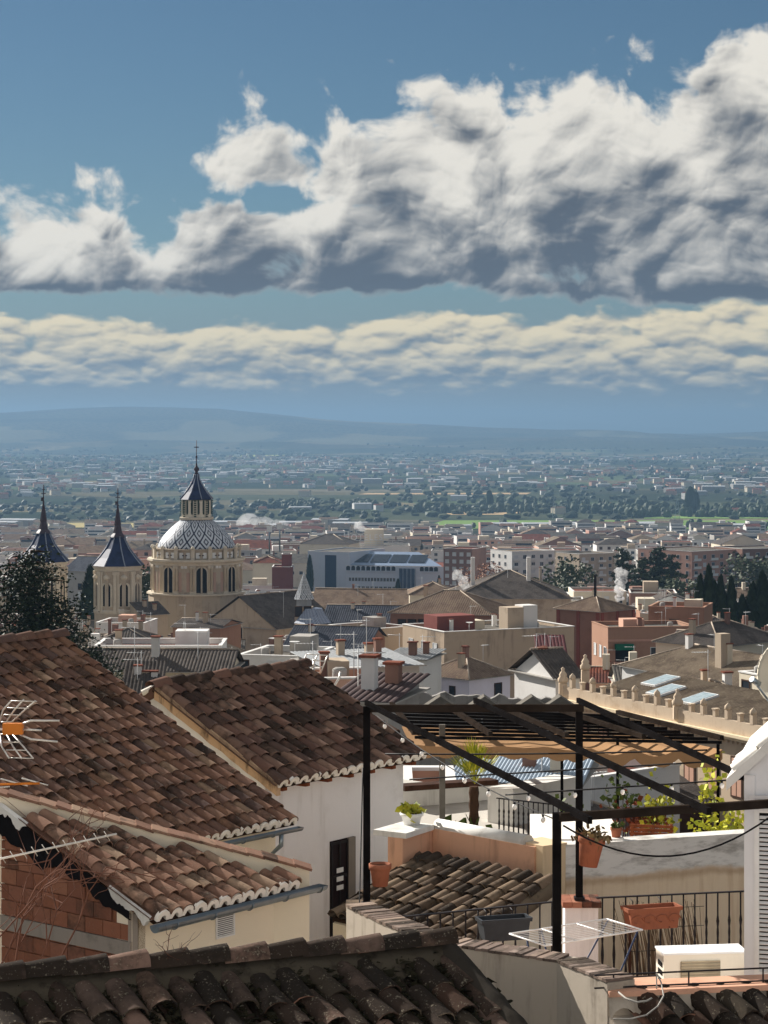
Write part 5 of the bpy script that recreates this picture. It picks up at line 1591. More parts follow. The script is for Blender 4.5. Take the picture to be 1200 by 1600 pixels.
# ------------------------------------------------------------------ pinnacled parapet house (lower right)
cA, cB, cC = P(885, 1086, 135), None, None
def same_z(px, py): Yq = 135 * (1086 - HZ) / (py - HZ); return P(px, py, Yq)
cB, cC = same_z(1075, 1122), same_z(1232, 1158)
t = root('parapet_house', ((cA.x + cC.x) / 2, (cA.y + cC.y) / 2, g(130) - 1), 'ornate house with pinnacled stone parapet and skylights in its roof', 'house')
iT_ = WI(t)
tv = (cC - cA).normalized(); nb = Vector((-tv.y, tv.x, 0))
ln = (cC - cA).length
M_stone = plaster(lin('cbb9a2'), .35, 1.2, .8, lin('96785a'))
mb = MB(); q = [cA, cC, cC + nb * 11, cA + nb * 11]
prism_under(mb, [(p.x, p.y) for p in q], [cA.z - .3] * 4, g(130) - 1); mb.build('wall', plaster(lin('cdb9a0'), .3, .8), t, iT_)
mb = MB(); mb.add([p for p in []], [])
def along(s, o=0.0, z=0.0): return cA + tv * s - nb * o + Vector((0, 0, z))
mb = MB()
for o, z0, z1 in ((.55, -.32, -.16), (.38, -.50, -.33)): prism_under(mb, [(p.x, p.y) for p in (along(-.3, o), along(ln, o), along(ln, -.3), along(-.3, -.3))], [cA.z + z1] * 4, cA.z + z0)
mb.build('cornice', plaster(lin('e6d4b4'), .2, 1.0), t, iT_)
dn_ = MB(); dn_.box(-.09, .09, -.12, 0, -.2, 0); dnm = dn_.mesh('dentil', M_stone)
for k in range(int(ln / .42)):
    o = link('dentil', dnm, t, iT_); o.matrix_basis = Matrix.Translation(along(.2 + k * .42, .0, -.52)) @ Matrix((tv, nb, Vector((0, 0, 1)))).transposed().to_4x4()
mb = MB(); prism_under(mb, [(p.x, p.y) for p in (along(0, .3), along(ln, .3), along(ln, .05), along(0, .05))], [cA.z + .55] * 4, cA.z - .155); mb.build('parapet', M_stone, t, iT_)
me1 = MB(); me1.box(-.17, .17, -.17, .17, 0, .62); me1.lathe([(.17, .62), (.24, .72), (.22, .9), (.1, 1.02), (.02, 1.1)], (0, 0, 0), 8); mm1 = me1.mesh('merlon', M_stone)
me2 = MB(); me2.box(-.15, .15, -.15, .15, 0, .5); me2.box(-.2, .2, -.2, .2, .501, .58); mm2 = me2.mesh('merlon', M_stone)
me3 = MB(); me3.box(-.30, .30, -.30, .30, 0, .9); me3.lathe([(.26, .9), (.38, 1.0), (.40, 1.25), (.26, 1.4), (.30, 1.55), (.2, 1.72), (.1, 1.85), (.15, 2.0), (.04, 2.1)], (0, 0, 0), 8); mm3 = me3.mesh('finial', M_stone)
s = 1.0; k = 0; smid = (cB - cA).length
while s < ln:
    if abs(s - smid) > .7:
        o = link('merlon', mm2 if k % 2 else mm1, t, iT_); o.matrix_basis = Matrix.Translation(along(s, .18, .54)) @ Matrix.Rotation(math.atan2(tv.y, tv.x), 4, 'Z') @ Matrix.Scale(.8, 4)
    s += 1.13; k += 1
for s in (-.1, smid): o = link('finial', mm3, t, iT_); o.matrix_basis = Matrix.Translation(along(s, .18, .0)) @ Matrix.Scale(.8, 4)
o = link('finial', mm3, t, iT_); o.matrix_basis = Matrix.Translation(along(-.1, -1.4, .7)) @ Matrix.Scale(.8, 4)
mb = MB(); A_e, B_e = along(.1, -.3, -.1), along(ln, -.3, -.1)
corr_face(mb, A_e, B_e, A_e + nb * 5.5 + Vector((0, 0, 1.25)), B_e + nb * 5.5 + Vector((0, 0, 1.25)), .25, .06)
B_r = A_e + nb * 5.5 + Vector((0, 0, 1.25)); C_r = B_e + nb * 5.5 + Vector((0, 0, 1.25))
corr_face(mb, C_r + nb * 6 - Vector((0, 0, 2)), B_r + nb * 6 - Vector((0, 0, 2)), C_r, B_r, .25, .06)
rf = mb.build('roof', R_lich, t, iT_)
sl_n = Vector((0, 0, 1)) * 5.5 - nb * 1.25; sl_n.normalize(); sd = (nb * 5.5 + Vector((0, 0, 1.25))).normalized()
for s, u in ((5.5, 3.2), (9.2, 2.9), (3.2, 4.4)):
    mb = MB(); c = A_e + tv * s + sd * u
    M_ = Matrix.Translation(c) @ Matrix((tv, sd, sl_n)).transposed().to_4x4()
    mb.box(-.75, .75, -.95, .95, 0, .16, 0, M_); mb.box(-.65, .65, -.85, .85, .161, .18, 1, M_)
    mb.build('skylight', [M_wpaint, flat(lin('9fb0b6'), .15, .6)], t, iT_)
for k in range(9):
    s = 2.0 + k * 2.2
    mb = MB(); M_ = Matrix.Translation(along(s, 0, -3.6)) @ Matrix((tv, nb, Vector((0, 0, 1)))).transposed().to_4x4()
    mb.box(-.55, .55, -.05, 0, 0, 2.2, 0, M_); mb.box(-.42, -.04, -.06, -.051, .1, 2.1, 1, M_); mb.box(.04, .42, -.06, -.051, .1, 2.1, 1, M_)
    mb.build('window', [M_shutb, W_pal['pink']], t, iT_)
LANDS.append((880, 1230, 1040, 1150, 135)); FOOT.append(((cA.x + cC.x) / 2 + 4, 130, 12))
house((868, 1062), (906, 1060), 150, 6, 'white gable house with dark ribbed roof beside the stone finials', 'white', 'gablex', .5, R_dark, see=1085)

# ------------------------------------------------------------------ white street houses below the garden wall
r = house((1000, 1262), (1175, 1232), 118, 8, 'white street house with tall brown shuttered windows and balconies', 'white', 'gablex', .22, R_dark, see=1300, sp=.25)
W = r['W']; zt = r['H']
for k in range(7):
    x = -W / 2 + 1.5 + k * (W - 3) / 6
    win(r, W, 8, 'f', x, zt - 3.0, .9, 2.3, 'b')
    mb = MB(); mb.box(x - .7, x + .7, -.45, -.003, zt - 3.15, zt - 3.05)
    for q in range(9): mb.bar((x - .68 + q * .17, -.43, zt - 3.05), (x - .68 + q * .17, -.43, zt - 2.1), .02)
    mb.bar((x - .7, -.43, zt - 2.1), (x + .7, -.43, zt - 2.1), .03); mb.build('balcony', M_iron, r)
house((890, 1222), (1062, 1196), 112, 9, 'white terrace-roofed house with black plant tubs on top', 'white', 'flat', see=1240)
house((905, 1300), (1005, 1288), 100, 6, 'low white house under a dark canopy behind the garden wall', 'white', 'hip', .4, R_dark, see=1310, sp=.25)
house((655, 1160), (712, 1156), 105, 6, 'beige house with two dark windows seen under the awning', 'cream', 'flat', see=1210, wins=[(672, 1172, .9, 1.3, 'd'), (700, 1172, .9, 1.3, 'd')])
house((716, 1180), (795, 1176), 98, 6, 'salmon house with one barred window seen under the awning', 'pink', 'flat', see=1215, wins=[(768, 1188, 1.1, 1.2, 'd')])
house((796, 1186), (880, 1184), 104, 6, 'grey house with dark yard seen under the awning', 'grey', 'flat', see=1210)
house((715, 1222), (895, 1228), 72, 5, 'shed with bluish sheet-metal roof below the pergola', 'white', 'shed', .10, flat(lin('a9b7c4'), .5, .4, 0, .1, .8), see=1240, caps=False, sp=.12)
house((628, 1238), (712, 1238), 60, 4, 'reddish plastered outhouse behind the potted palm', 'pink', 'flat', see=1250)

# ------------------------------------------------------------------ far terrace with the second pergola, palm and awning
TZ = -7.32
mb = MB(); prism_under(mb, [(q.x, q.y) for q in (P(625, 0, 34.5), P(880, 0, 33.0), P(1170, 0, 33.6), P(1170, 0, 36.2), P(890, 0, 36.2), P(890, 0, 43), P(770, 0, 44.5), P(625, 0, 46))], [TZ] * 8, TZ - 6)
tag(mb.build('far_terrace_floor', plaster(lin('c2bdb4'), .4, 1.5)), 'pale roof terrace beyond the garden wall', 'terrace', kind='structure')
w_, _, _ = wall_between('terrace_wall', P(626, 1238, 42.5), P(772, 1226, 43.5), .25, P(0, 1236, 42.5).z, P(0, 1226, 43.5).z, TZ - 1, M_whiteB, 'white terrace wall with brown cap behind the potted palm')
a, b = P(626, 1236, 42.4), P(772, 1226, 43.4)
mb = MB(); mb.bar(a + Vector((0, .1, .05)), b + Vector((0, .1, .05)), .34, .1); mb.build('cap', M_wood, w_, WI(w_))
w_, _, _ = wall_between('stair_hut', P(762, 1230, 41.0), P(802, 1233, 40.6), 2.0, P(0, 1230, 41).z, P(0, 1233, 40.6).z, TZ - 1, M_whiteB, 'white stair hut right of the potted palm', 'hut')
t = root('leaning_panel', (P(800, 0, 36.5).x, 36.5, TZ), 'cream board leaning on the far terrace', 'panel')
a, b = P(769, 1312, 36.3), P(834, 1315, 36.2); mb = MB()
a.z = b.z = TZ; mb.add([a, b, b + Vector((0, .15, .52)), a + Vector((0, .15, .55)), a + Vector((0, .05, 0)), b + Vector((0, .05, 0)), b + Vector((0, .2, .52)), a + Vector((0, .2, .55))], [(0, 1, 2, 3), (4, 7, 6, 5), (0, 4, 5, 1), (1, 5, 6, 2), (2, 6, 7, 3), (3, 7, 4, 0)])
mb.build('board', M_cream, t, WI(t))
railing(P(776, 1248, 39.6), P(884, 1256, 38.8), P(0, 1250, 39.4).z, TZ, 14, 'black iron railing beside the white stair hut')
# potted palm
q = P(738, 1290, 37.5); q.z = TZ
t = root('potted_palm', q, 'small potted palm with yellowing crown on the far terrace', 'palm')
mb = MB(); mb.lathe([(.16, 0), (.26, .16), (.28, .2), (.24, .2), (.22, .16)], (0, 0, 0), 14); mb.build('pot', M_dark, t)
mb = MB(); rnd = random.Random(2); mb.lathe([(.055 + .010 * (k % 2), .1 + k * .06) for k in range(11)], (0.02, 0, 0), 10); mb.build('trunk', plaster(lin('4a382c'), .5, 12.0), t)
mb = MB(); top = Vector((.03, 0, .72))
for k in range(46):
    a = rnd.uniform(0, 6.28); el = rnd.uniform(.55, 1.45); L = rnd.uniform(.22, .46)
    d = Vector((math.cos(a) * math.cos(el), math.sin(a) * math.cos(el), math.sin(el)))
    s = d.cross(Vector((0, 0, 1))).normalized()
    m_ = top + d * L * .55
    for f in (-.5, -.25, 0, .25, .5):
        e_ = m_ + (d + s * f * 1.2 + Vector((0, 0, -abs(f) * .3))).normalized() * L * .5
        mb.add([m_, m_.lerp(e_, .5) + s * .012, e_, m_.lerp(e_, .5) - s * .012], [(0, 1, 2, 3)])
    mb.add([top, top.lerp(m_, .5) + s * .006, m_, top.lerp(m_, .5) - s * .006], [(0, 1, 2, 3)])
mb.build('fronds', M_leafY, t); t.scale = (1.35, 1.35, 1.75)
mb = MB(); leaf_mb(mb, (-.14, -.1, .22), 70, (.12, .1, .06), .16, rnd); o = mb.build('fern', M_leafG, t); o['kind'] = 'stuff'
# second pergola
per2 = root('slatted_pergola', (3.2, 41, TZ), 'far pergola of close dark slats with ochre awning over the terrace', 'pergola')
i2 = WI(per2)
Ls, Le, Rs, Re = P(612, 1106, 44), P(648, 1152, 40), P(965, 1119, 43.2), P(1128, 1160, 39.3)
for k in range(9):
    f = k / 8; mb = MB(); mb.bar(Ls.lerp(Le, f), Rs.lerp(Re, f), .045, .05); mb.build('slat', M_beam, per2, i2)
for A_b, B_b in ((Ls, Le), (Rs, Re), (Ls.lerp(Rs, .5), Le.lerp(Re, .5)), (Ls.lerp(Rs, .25), Le.lerp(Re, .25)), (Ls.lerp(Rs, .75), Le.lerp(Re, .75))):
    mb = MB(); mb.bar(A_b + Vector((0, 0, .08)), B_b + Vector((0, 0, .08)), .08, .08); mb.build('beam', M_beam2, per2, i2)
for px, py, Y, w, m in ((691, 1132, 40.3, .105, flat(lin('6f6a62'), .8, .1)), (878, 1165, 41, .05, M_beam), (965, 1150, 40.5, .05, M_beam), (1122, 1162, 39.2, .05, M_beam)):
    p = P(px, py, Y); mb = MB(); mb.bar((p.x, p.y, TZ if px < 890 else g(40)), p, w, w, 0, up=(0, 1, 0)); mb.build('post', m, per2, i2)
aw = root('awning', P(880, 1170, 41), 'ochre canvas awning slung beneath the far pergola slats', 'awning')
mb = MB(); v = []; nu, nv = 64, 10
for i in range(nu + 1):
    u = i / nu; a = Le.lerp(Re, u * 1.0) + Vector((0, -.05, -.12)); b = Ls.lerp(Rs, u) + Vector((0, 0, -.10))
    for j in range(nv + 1):
        f = j / nv; p = a.lerp(b, f * .55)
        p.z -= (.03 + .11 * sm(u, .4, .7)) * abs(math.sin(math.pi * u * 7)) * (1 - f * .5) + .12 * math.sin(math.pi * f) * (.6 + .4 * math.sin(u * 5))
        v.append(p)
    
m = nv + 1
mb.add(v, [(i * m + j, (i + 1) * m + j, (i + 1) * m + j + 1, i * m + j + 1) for i in range(nu) for j in range(nv)], 0, True)
v = []
for i in range(nu + 1):
    u = i / nu; a = Le.lerp(Re, u) + Vector((0, -.05, -.12)); z = a.z - (.03 + .11 * sm(u, .4, .7)) * abs(math.sin(math.pi * u * 7))
    v += [(a.x, a.y, z), (a.x, a.y - .02, z - .16 - .06 * abs(math.sin(math.pi * u * 14)))]
mb.add(v, [(2 * i, 2 * i + 1, 2 * i + 3, 2 * i + 2) for i in range(nu)], 0, True)
o = mb.build('canvas', plaster(lin('a17e5c'), .3, 2.0, .6, lin('755638')), aw, WI(aw))
# greenery and bench behind the garden wall
def bush(px, py, Y, zb, sx, sz, n, mat, label, size=.09, cat='plant', name='potted_plant', stem=True, seed=1):
    c = P(px, py, Y); t = root(name, (c.x, c.y, zb), label, cat); i = WI(t); rnd = random.Random(seed)
    mb = MB(); leaf_mb(mb, c, n, (sx, sx, sz), size, rnd, aspect=.45); o = mb.build('foliage', mat, t, i); o['kind'] = 'stuff'
    if stem:
        mb = MB()
        for k in range(4):
            mb.tube([(c.x + rnd.uniform(-.05, .05), c.y, zb), c + Vector((rnd.gauss(0, sx * .6), 0, rnd.gauss(0, sz * .4)))], [.014, .006], 5)
        mb.build('stem', M_wood, t, i)
    return t
M_leafYY = mat_leaf('d6d24c', '8f9a3a')
bush(1108, 1250, 34.5, TZ, .10, .34, 110, M_leafYY, 'tall yellow-green climber beside the shutter house', .11, seed=3)
bush(1112, 1300, 34.0, TZ, .18, .10, 110, M_leafYY, 'low yellow-green plant at the foot of the climber', .10, seed=4)
bush(1150, 1292, 34.6, TZ, .14, .12, 120, M_leafYY, 'yellow-green bush near the shutter house corner', .10, seed=5)
bush(1030, 1272, 35.2, TZ, .16, .22, 230, M_leafY, 'round olive-yellow shrub behind the wooden bench', .10, seed=6)
bush(992, 1282, 35.4, TZ, .20, .15, 240, M_red, 'reddish dry shrub left of the wooden bench', .09, seed=7)
bush(972, 1245, 35.6, TZ, .15, .14, 90, M_leafG, 'small leafy tree beside the thin pergola post', .10, seed=8)
bush(893, 1290, 34.8, TZ, .12, .16, 160, M_leafG, 'dark green plant behind the front pergola post', .09, seed=9)
t = root('bench', (P(1018, 0, 34.3).x, 34.3, TZ), 'slatted wooden bench behind the garden wall', 'bench'); i = WI(t)
c = P(1018, 1306, 34.3)
for k in range(4):
    mb = MB(); mb.bar(c + Vector((-.33, .0, .16 - k * .06)), c + Vector((.33, -.04, .14 - k * .06)), .02, .045); mb.build('slat', M_rafter, t, i)
mb = MB(); mb.box(c.x - .33, c.x + .33, c.y - .4, c.y, c.z - .14, c.z - .11); mb.build('seat', M_rafter, t, i)
for sx in (-.3, .3):
    mb = MB(); mb.bar((c.x + sx, c.y, TZ), (c.x + sx, c.y, c.z + .18), .04); mb.build('leg', M_rafter, t, i)

# ================================================================== domed basilica and its towers
def mat_diamond(name, c1, c2, sc, axis_z):
    """glazed diamond pattern on a round roof: angle round the axis against height"""
    m, b = new_mat(name, .45, .3)
    p = coords('Object')
    sp = E.tree.nodes.new('ShaderNodeSeparateXYZ'); E.put(sp.inputs[0], p)
    x, y, z = (E(sp.outputs[i]) for i in range(3))
    a = E.m('ARCTAN2', y, x) * (sc / 6.28318)
    h = z * axis_z
    d1 = E.m('PINGPONG', a + h, 0.5); d2 = E.m('PINGPONG', a - h, 0.5)
    ring = E.m('ABSOLUTE', E.m('MAXIMUM', d1, d2) - 0.33)
    f = sstep(ring, .07, .13)
    dot = sstep(E.m('MAXIMUM', d1, d2), .10, .16)
    f2 = emin(f, dot)
    n = E(noise2(p, 3.0, 3, .6, dim='3D').outputs[0])
    E.put(b.inputs['Base Color'], mixc(f2, lin(c1), mixc(n, lin(c2), darken(lin(c2), .7))))
    return m
M_dome = mat_diamond('dome_tiles', 'ccd0d5', '1c2743', 18, .34)
M_spire = flat(lin('2a3658'), .5, .35, 0, .2, .8); M_rib = flat(lin('9aa3b4'), .4, .4); M_drum = plaster(lin('b9ab98'), .6, .35, .9, lin('82756a')); M_drum2 = plaster(lin('d2c7b4'), .35, .3, .8, lin('9c8f7e'))
M_panel = plaster(lin('b5998a'), .3, .5, .6, lin('8a7062')); M_lead = flat(lin('4a3f48'), .5, .4)
px_m = 400 / F
t = root('basilica_dome', (P(307, 0, 400).x, 400, g(400) - 2), 'great church dome patterned in blue and white tiles, with columned drum and lantern', 'dome')
dx, dy = t.location.x, 400.0
def dz(py): return -(py - HZ) / F * 400 - t.location.z
def lz(py): return dz(py)
n8 = 16
mb = MB(); rD0 = 73.5 * px_m
mb.lathe([(rD0 * 1.02, 0), (rD0 * 1.02, lz(926))], (0, 0, 0), 16, ph=.5, smooth=False); mb.build('base', M_drum, t)
mb = MB(); mb.lathe([(rD0 * 1.06, lz(926) + .01), (rD0 * 1.06, lz(923.5))], (0, 0, 0), 16, ph=.5, smooth=False); mb.build('base_moulding', M_drum2, t)
mb = MB(); mb.lathe([(rD0 * .95, lz(923.4)), (rD0 * .95, lz(880))], (0, 0, 0), 16, ph=.5, smooth=False); drum = mb.build('drum', M_drum, t)
mb = MB(); mb.lathe([(rD0 * .99, lz(880) + .01), (rD0 * 1.0, lz(877)), (rD0 * 1.05, lz(874)), (rD0 * 1.05, lz(871))], (0, 0, 0), 16, ph=.5, smooth=False); mb.build('cornice', M_drum2, t)
mb = MB(); mb.lathe([(rD0 * .90, lz(871) + .01), (rD0 * .90, lz(857)), (rD0 * .94, lz(856.5)), (rD0 * .94, lz(855))], (0, 0, 0), 16, ph=.5, smooth=False); at = mb.build('attic', M_drum, t)
def drum_part(parent, name, me, ang, r, z):
    o = link(name, me, parent); o.location = (r * math.sin(ang), -r * math.cos(ang), z); o.rotation_euler = (0, 0, ang); return o
cm_ = MB(); hh = lz(880) - lz(923.4)
cm_.box(-.28, .28, -.02, .3, 0, .5); cm_.lathe([(.24, .5), (.21, hh - .6), (.3, hh - .55), (.3, hh)], (0, .05, 0), 10); colm = cm_.mesh('column', M_drum2)
wn = MB(); k_ = 10; ww, wh = .92, 3.5
arch = [(-ww, 0), (ww, 0)] + [(ww * math.cos(math.pi * q / k_), wh + ww * math.sin(math.pi * q / k_)) for q in range(k_ + 1)]
out = [(x * 1.28, z * 1.05 - (.0 if z > 0 else .1)) for x, z in arch]
wn.prism(out, .25, 0, Matrix.Translation((0, -.10, 0))); wn.prism(arch, -.02, 1, Matrix.Translation((0, -.103, 0))); winm = wn.mesh('arched_window', [M_drum2, M_dark])
pn = MB(); pn.box(-1.0, 1.0, -.06, 0, 0, 3.4, 0); pn.box(-.55, .55, -.14, 0, 4.1, 5.1, 1); pnm = pn.mesh('niche_panel', [M_panel, M_wpaint])
at_m = MB(); at_m.box(-.95, .95, -.08, 0, .25, 1.25, 0); at_m.box(-.12, .12, -.12, -.081, .32, 1.18, 1); at_m.box(-.45, .45, -.12, -.081, .66, .86, 1); atm = at_m.mesh('cross_panel', [M_wpaint, M_lead])
pd = MB(); pd.box(-.35, .35, -.15, .15, 0, 1.75); pd.lathe([(.3, 1.75), (.4, 1.9), (.32, 2.2), (.1, 2.4)], (0, 0, 0), 8); pdm = pd.mesh('attic_pier', M_drum2)
for k in range(16):
    a = 2 * math.pi * (k + .5) / 16 - math.pi
    apo = rD0 * .95 * math.cos(math.pi / 16)
    if k % 2 == 0: drum_part(drum, 'arched_window', winm, a + .0, apo, lz(921.5))
    else: drum_part(drum, 'niche_panel', pnm, a, apo + .005, lz(920))
    for s in (-.165, .165):
        drum_part(drum, 'column', colm, a + s, apo + .22, lz(923.4))
    drum_part(at, 'cross_panel', atm, a, rD0 * .90 * math.cos(math.pi / 16) + .005, lz(871))
    drum_part(at, 'attic_pier', pdm, a + math.pi / 16, rD0 * .93, lz(871))
mb = MB(); rd = 62 * px_m; z0, z1 = lz(856), lz(812); rl = 25 * px_m
prof = []
for k in range(13):
    f = k / 12; prof.append(((61 - 36 * f ** 1.6) * px_m, z0 + (z1 - z0) * f))
mb.lathe(prof, (0, 0, 0), 48); mb.build('tiled_shell', M_dome, t)
mb = MB(); mb.lathe([(25.5 * px_m, lz(812)), (28 * px_m, lz(811)), (28 * px_m, lz(808)), (24 * px_m, lz(807.5))], (0, 0, 0), 8, ph=.5, smooth=False); mb.build('lantern_base', M_drum2, t)
mb = MB(); mb.lathe([(24.5 * px_m, lz(808)), (24.5 * px_m, lz(781))], (0, 0, 0), 8, ph=.5, smooth=False); lant = mb.build('lantern', plaster(lin('e2dac8'), .15, .8), t)
mg = flat(lin('3a4a40'), .5, .4)
lw = MB(); lw.box(-.62, .62, -.08, 0, 0, 2.5, 0); lw.box(-.38, .38, -.1, -.081, .2, 2.1, 1); lwm = lw.mesh('lantern_window', [mg, M_pane])
lc = MB(); 
for q in range(8): lc.box(-.2, .2, -.16, 0, q * .39, q * .39 + .22, 0)
lcm = lc.mesh('banded_pilaster', mg)
for k in range(8):
    a = 2 * math.pi * (k + .5) / 8 - math.pi; ap = 24.5 * px_m * math.cos(math.pi / 8)
    drum_part(lant, 'lantern_window', lwm, a, ap + .005, lz(803)); drum_part(lant, 'banded_pilaster', lcm, a + math.pi / 8, 24.5 * px_m * .995, lz(807))
def spire(t, prof, n, name='spire', ribs=True, ph=.5, mat=None):
    mb = MB(); mb.lathe(prof, (0, 0, 0), n, ph=ph, smooth=False); s = mb.build(name, mat or M_spire, t)
    if ribs:
        for k in range(n):
            a = 2 * math.pi * (k + ph) / n; mb = MB(); mb.tube([(r_ * math.cos(a), r_ * math.sin(a), z + .02) for r_, z in prof], .10, 4); mb.build('rib', M_rib, s)
    return s
spire(t, [(27.5 * px_m, lz(780)), (17 * px_m, lz(768)), (9 * px_m, lz(756)), (5 * px_m, lz(748)), (4 * px_m, lz(741))], 8)
mb = MB(); mb.lathe([(4 * px_m, lz(741)), (2 * px_m, lz(738)), (4.6 * px_m, lz(733)), (2 * px_m, lz(729)), (.8 * px_m, lz(724)), (.7 * px_m, lz(716)), (1.8 * px_m, lz(714)), (.6 * px_m, lz(712)), (.5 * px_m, lz(688))], (0, 0, 0), 8); mb.build('finial', M_lead, t)
mb = MB(); mb.box(-3.6 * px_m, 3.6 * px_m, -.07, .07, lz(699.5), lz(698)); mb.build('cross_arm', M_lead, t)
LANDS.append((232, 384, 690, 944, 400)); FOOT.append((dx, 400, 11))

def tower(pxc, Y, top, base, label, r_px, low):
    t = root('church_tower', (P(pxc, 0, Y).x, Y, g(Y) - 2), label, 'tower')
    k = Y / F
    def z(py): return -(py - HZ) * k - t.location.z
    R_ = r_px * k; n = 8
    mb = MB(); mb.lathe([(R_ * 1.0, 0), (R_ * 1.0, z(base + 73))], (0, 0, 0), n, ph=.5, smooth=False); mb.build('lower_stage', M_drum, t)
    mb = MB(); mb.lathe([(R_ * .97, z(base + 73) + .01), (R_ * .97, z(base + 8))], (0, 0, 0), n, ph=.5, smooth=False); st = mb.build('belfry', M_drum, t)
    mb = MB(); mb.lathe([(R_ * 1.0, z(base + 8) + .01), (R_ * 1.02, z(base + 5)), (R_ * 1.08, z(base + 2)), (R_ * 1.08, z(base))], (0, 0, 0), n, ph=.5, smooth=False); mb.build('cornice', M_drum2, t)
    mb = MB(); mb.lathe([(R_ * 1.02, z(base + 74)), (R_ * 1.05, z(base + 71)), (R_ * 1.05, z(base + 69)), (R_ * .98, z(base + 68))], (0, 0, 0), n, ph=.5, smooth=False); mb.build('string_course', M_drum2, t)
    w = MB(); h_ = 40 * k * .72; wd = 6.4 * k
    ar = [(-wd, 0), (wd, 0)] + [(wd * math.cos(math.pi * q / 8), h_ + wd * math.sin(math.pi * q / 8)) for q in range(9)]
    w.prism([(x * 1.6, zz * 1.08 - .1) for x, zz in ar], .3, 0, Matrix.Translation((0, -.12, 0))); w.prism(ar, -.02, 1, Matrix.Translation((0, -.13, 0))); wm_ = w.mesh('bell_arch', [M_drum2, M_dark])
    sc_ = MB(); sc_.lathe([(.1, 0), (.5, .2), (.62, .6), (.3, .9), (.05, 1.1)], (0, 0, 0), 8); scm = sc_.mesh('scroll_ornament', M_drum2)
    pl = MB(); pl.box(-.28, .28, -.2, .2, 0, 60 * k); pl.box(-.42, .42, -.3, .3, 60 * k + .001, 64.5 * k); plm = pl.mesh('pilaster', M_drum2)
    ap = R_ * .97 * math.cos(math.pi / 8)
    for q in range(8):
        a = 2 * math.pi * (q + .5) / 8 - math.pi
        drum_part(st, 'bell_arch', wm_, a, ap + .005, z(base + 62)); drum_part(st, 'pilaster', plm, a + math.pi / 8, R_ * .95, z(base + 73)); drum_part(st, 'scroll_ornament', scm, a, ap + .1, z(base + 22))
        p2 = drum_part(st, 'pilaster', plm, a - math.pi / 8 + .13, R_ * .93, z(base + 73)); p2.scale = (.6, .6, 1)
    spire(t, [(R_ * 1.12, z(base)), (R_ * .82, z(base - 12)), (R_ * .52, z(base - 26)), (R_ * .30, z(base - 42)), (R_ * .34, z(base - 45))], 8)
    spire(t, [(R_ * .36, z(base - 44)), (R_ * .2, z(base - 50)), (R_ * .13, z(base - 62)), (R_ * .15, z(base - 64)), (R_ * .08, z(base - 80)), (R_ * .03, z(base - 92))], 8, 'upper_spire', False, mat=M_lead)
    mb = MB(); tp = base - top
    mb.lathe([(.02, z(base - 90)), (.45 * k * 4, z(base - 93)), (.02, z(base - 96))], (0, 0, 0), 8); mb.tube([(0, 0, z(base - 92)), (0, 0, z(top))], .09, 5)
    for py, w_ in ((top + 14, 3.6 * k), (top + 8, 2.2 * k)): mb.box(-w_, w_, -.05, .05, z(py) - .08, z(py) + .08)
    mb.box(-4 * k, 0, -.04, .04, z(top + 23) - .3, z(top + 23) + .3)
    mb.build('weathervane', M_lead, t)
    LANDS.append((pxc - r_px, pxc + r_px, top, low, Y)); FOOT.append((P(pxc, 0, Y).x, Y, 6))
    return t
tower(184, 380, 763, 883, 'nearer church tower with sharp blue spire and carved bell arches', 37.5, 968)
tower(68, 386, 757, 877, 'church tower with blue spire rising behind the tall conifer', 37, 905)

# ------------------------------------------------------------------ church roofs and old quarter round them
r = house((318, 976), (432, 984), 366, 16, 'church gable with two round arched windows below the dome', 'tan', 'gabley', .62, R_dark, see=1000, cat='church', name='church_gable')
for px in (352, 371):
    wp = (px - 372) / F * 366
    o = link('arched_window', winm, r); o.location = (wp, -.02, r['H'] - 3.0); o.scale = (.8, 1, .75)
house((270, 980), (344, 982), 330, 9, 'ochre block with low dark roof before the church gable', 'orange', 'gablex', .18, R_dark, see=1003)
house((150, 973), (226, 974), 340, 8, 'white balustraded terrace house below the nearer spire', 'white', 'flat', see=985)
house((150, 1006), (240, 1006), 275, 8, 'low house with dark tiled roof under the white balustrade', 'tan', 'hip', .4, R_dark, see=1012)
house((222, 962), (262, 960), 372, 4, 'crumbling stone annexe beside the nearer church tower', 'tan', 'shed', .4, R_dark, see=975)
house((388, 962), (470, 962), 385, 14, 'dark slate-roofed nave right of the church gable', 'tan', 'hip', .5, R_slate, see=980, sp=.34)
house((500, 988), (640, 990), 342, 16, 'long dark blue-slate roof behind the patterned turret', 'tan', 'gablex', .42, R_slate, see=1010, sp=.34)
r = house((438, 1022), (566, 1026), 300, 14, 'brick house with dark slate roof and barred balcony', 'brick', 'gablex', .44, R_slate, see=1030, sp=.34, wins=[(432 + 8, 1000 + 26, .9, 1.4, 'd')])
r = house((420, 998), (482, 1004), 312, 8, 'brick house with twin balcony windows under the patterned turret', 'brick', 'flat', see=1022, wins=[(433, 1004, 1.1, 1.6, 'd'), (449, 1004, 1.1, 1.6, 'd')])
house((486, 948), (648, 950), 470, 14, 'long lichen-brown roof in front of the pale hotel', 'tan', 'gablex', .45, R_brown, see=962)
house((640, 930), (715, 930), 455, 12, 'brown hip-roofed house with small white dormer before the hotel', 'cream', 'hip', .42, R_brown, see=945)
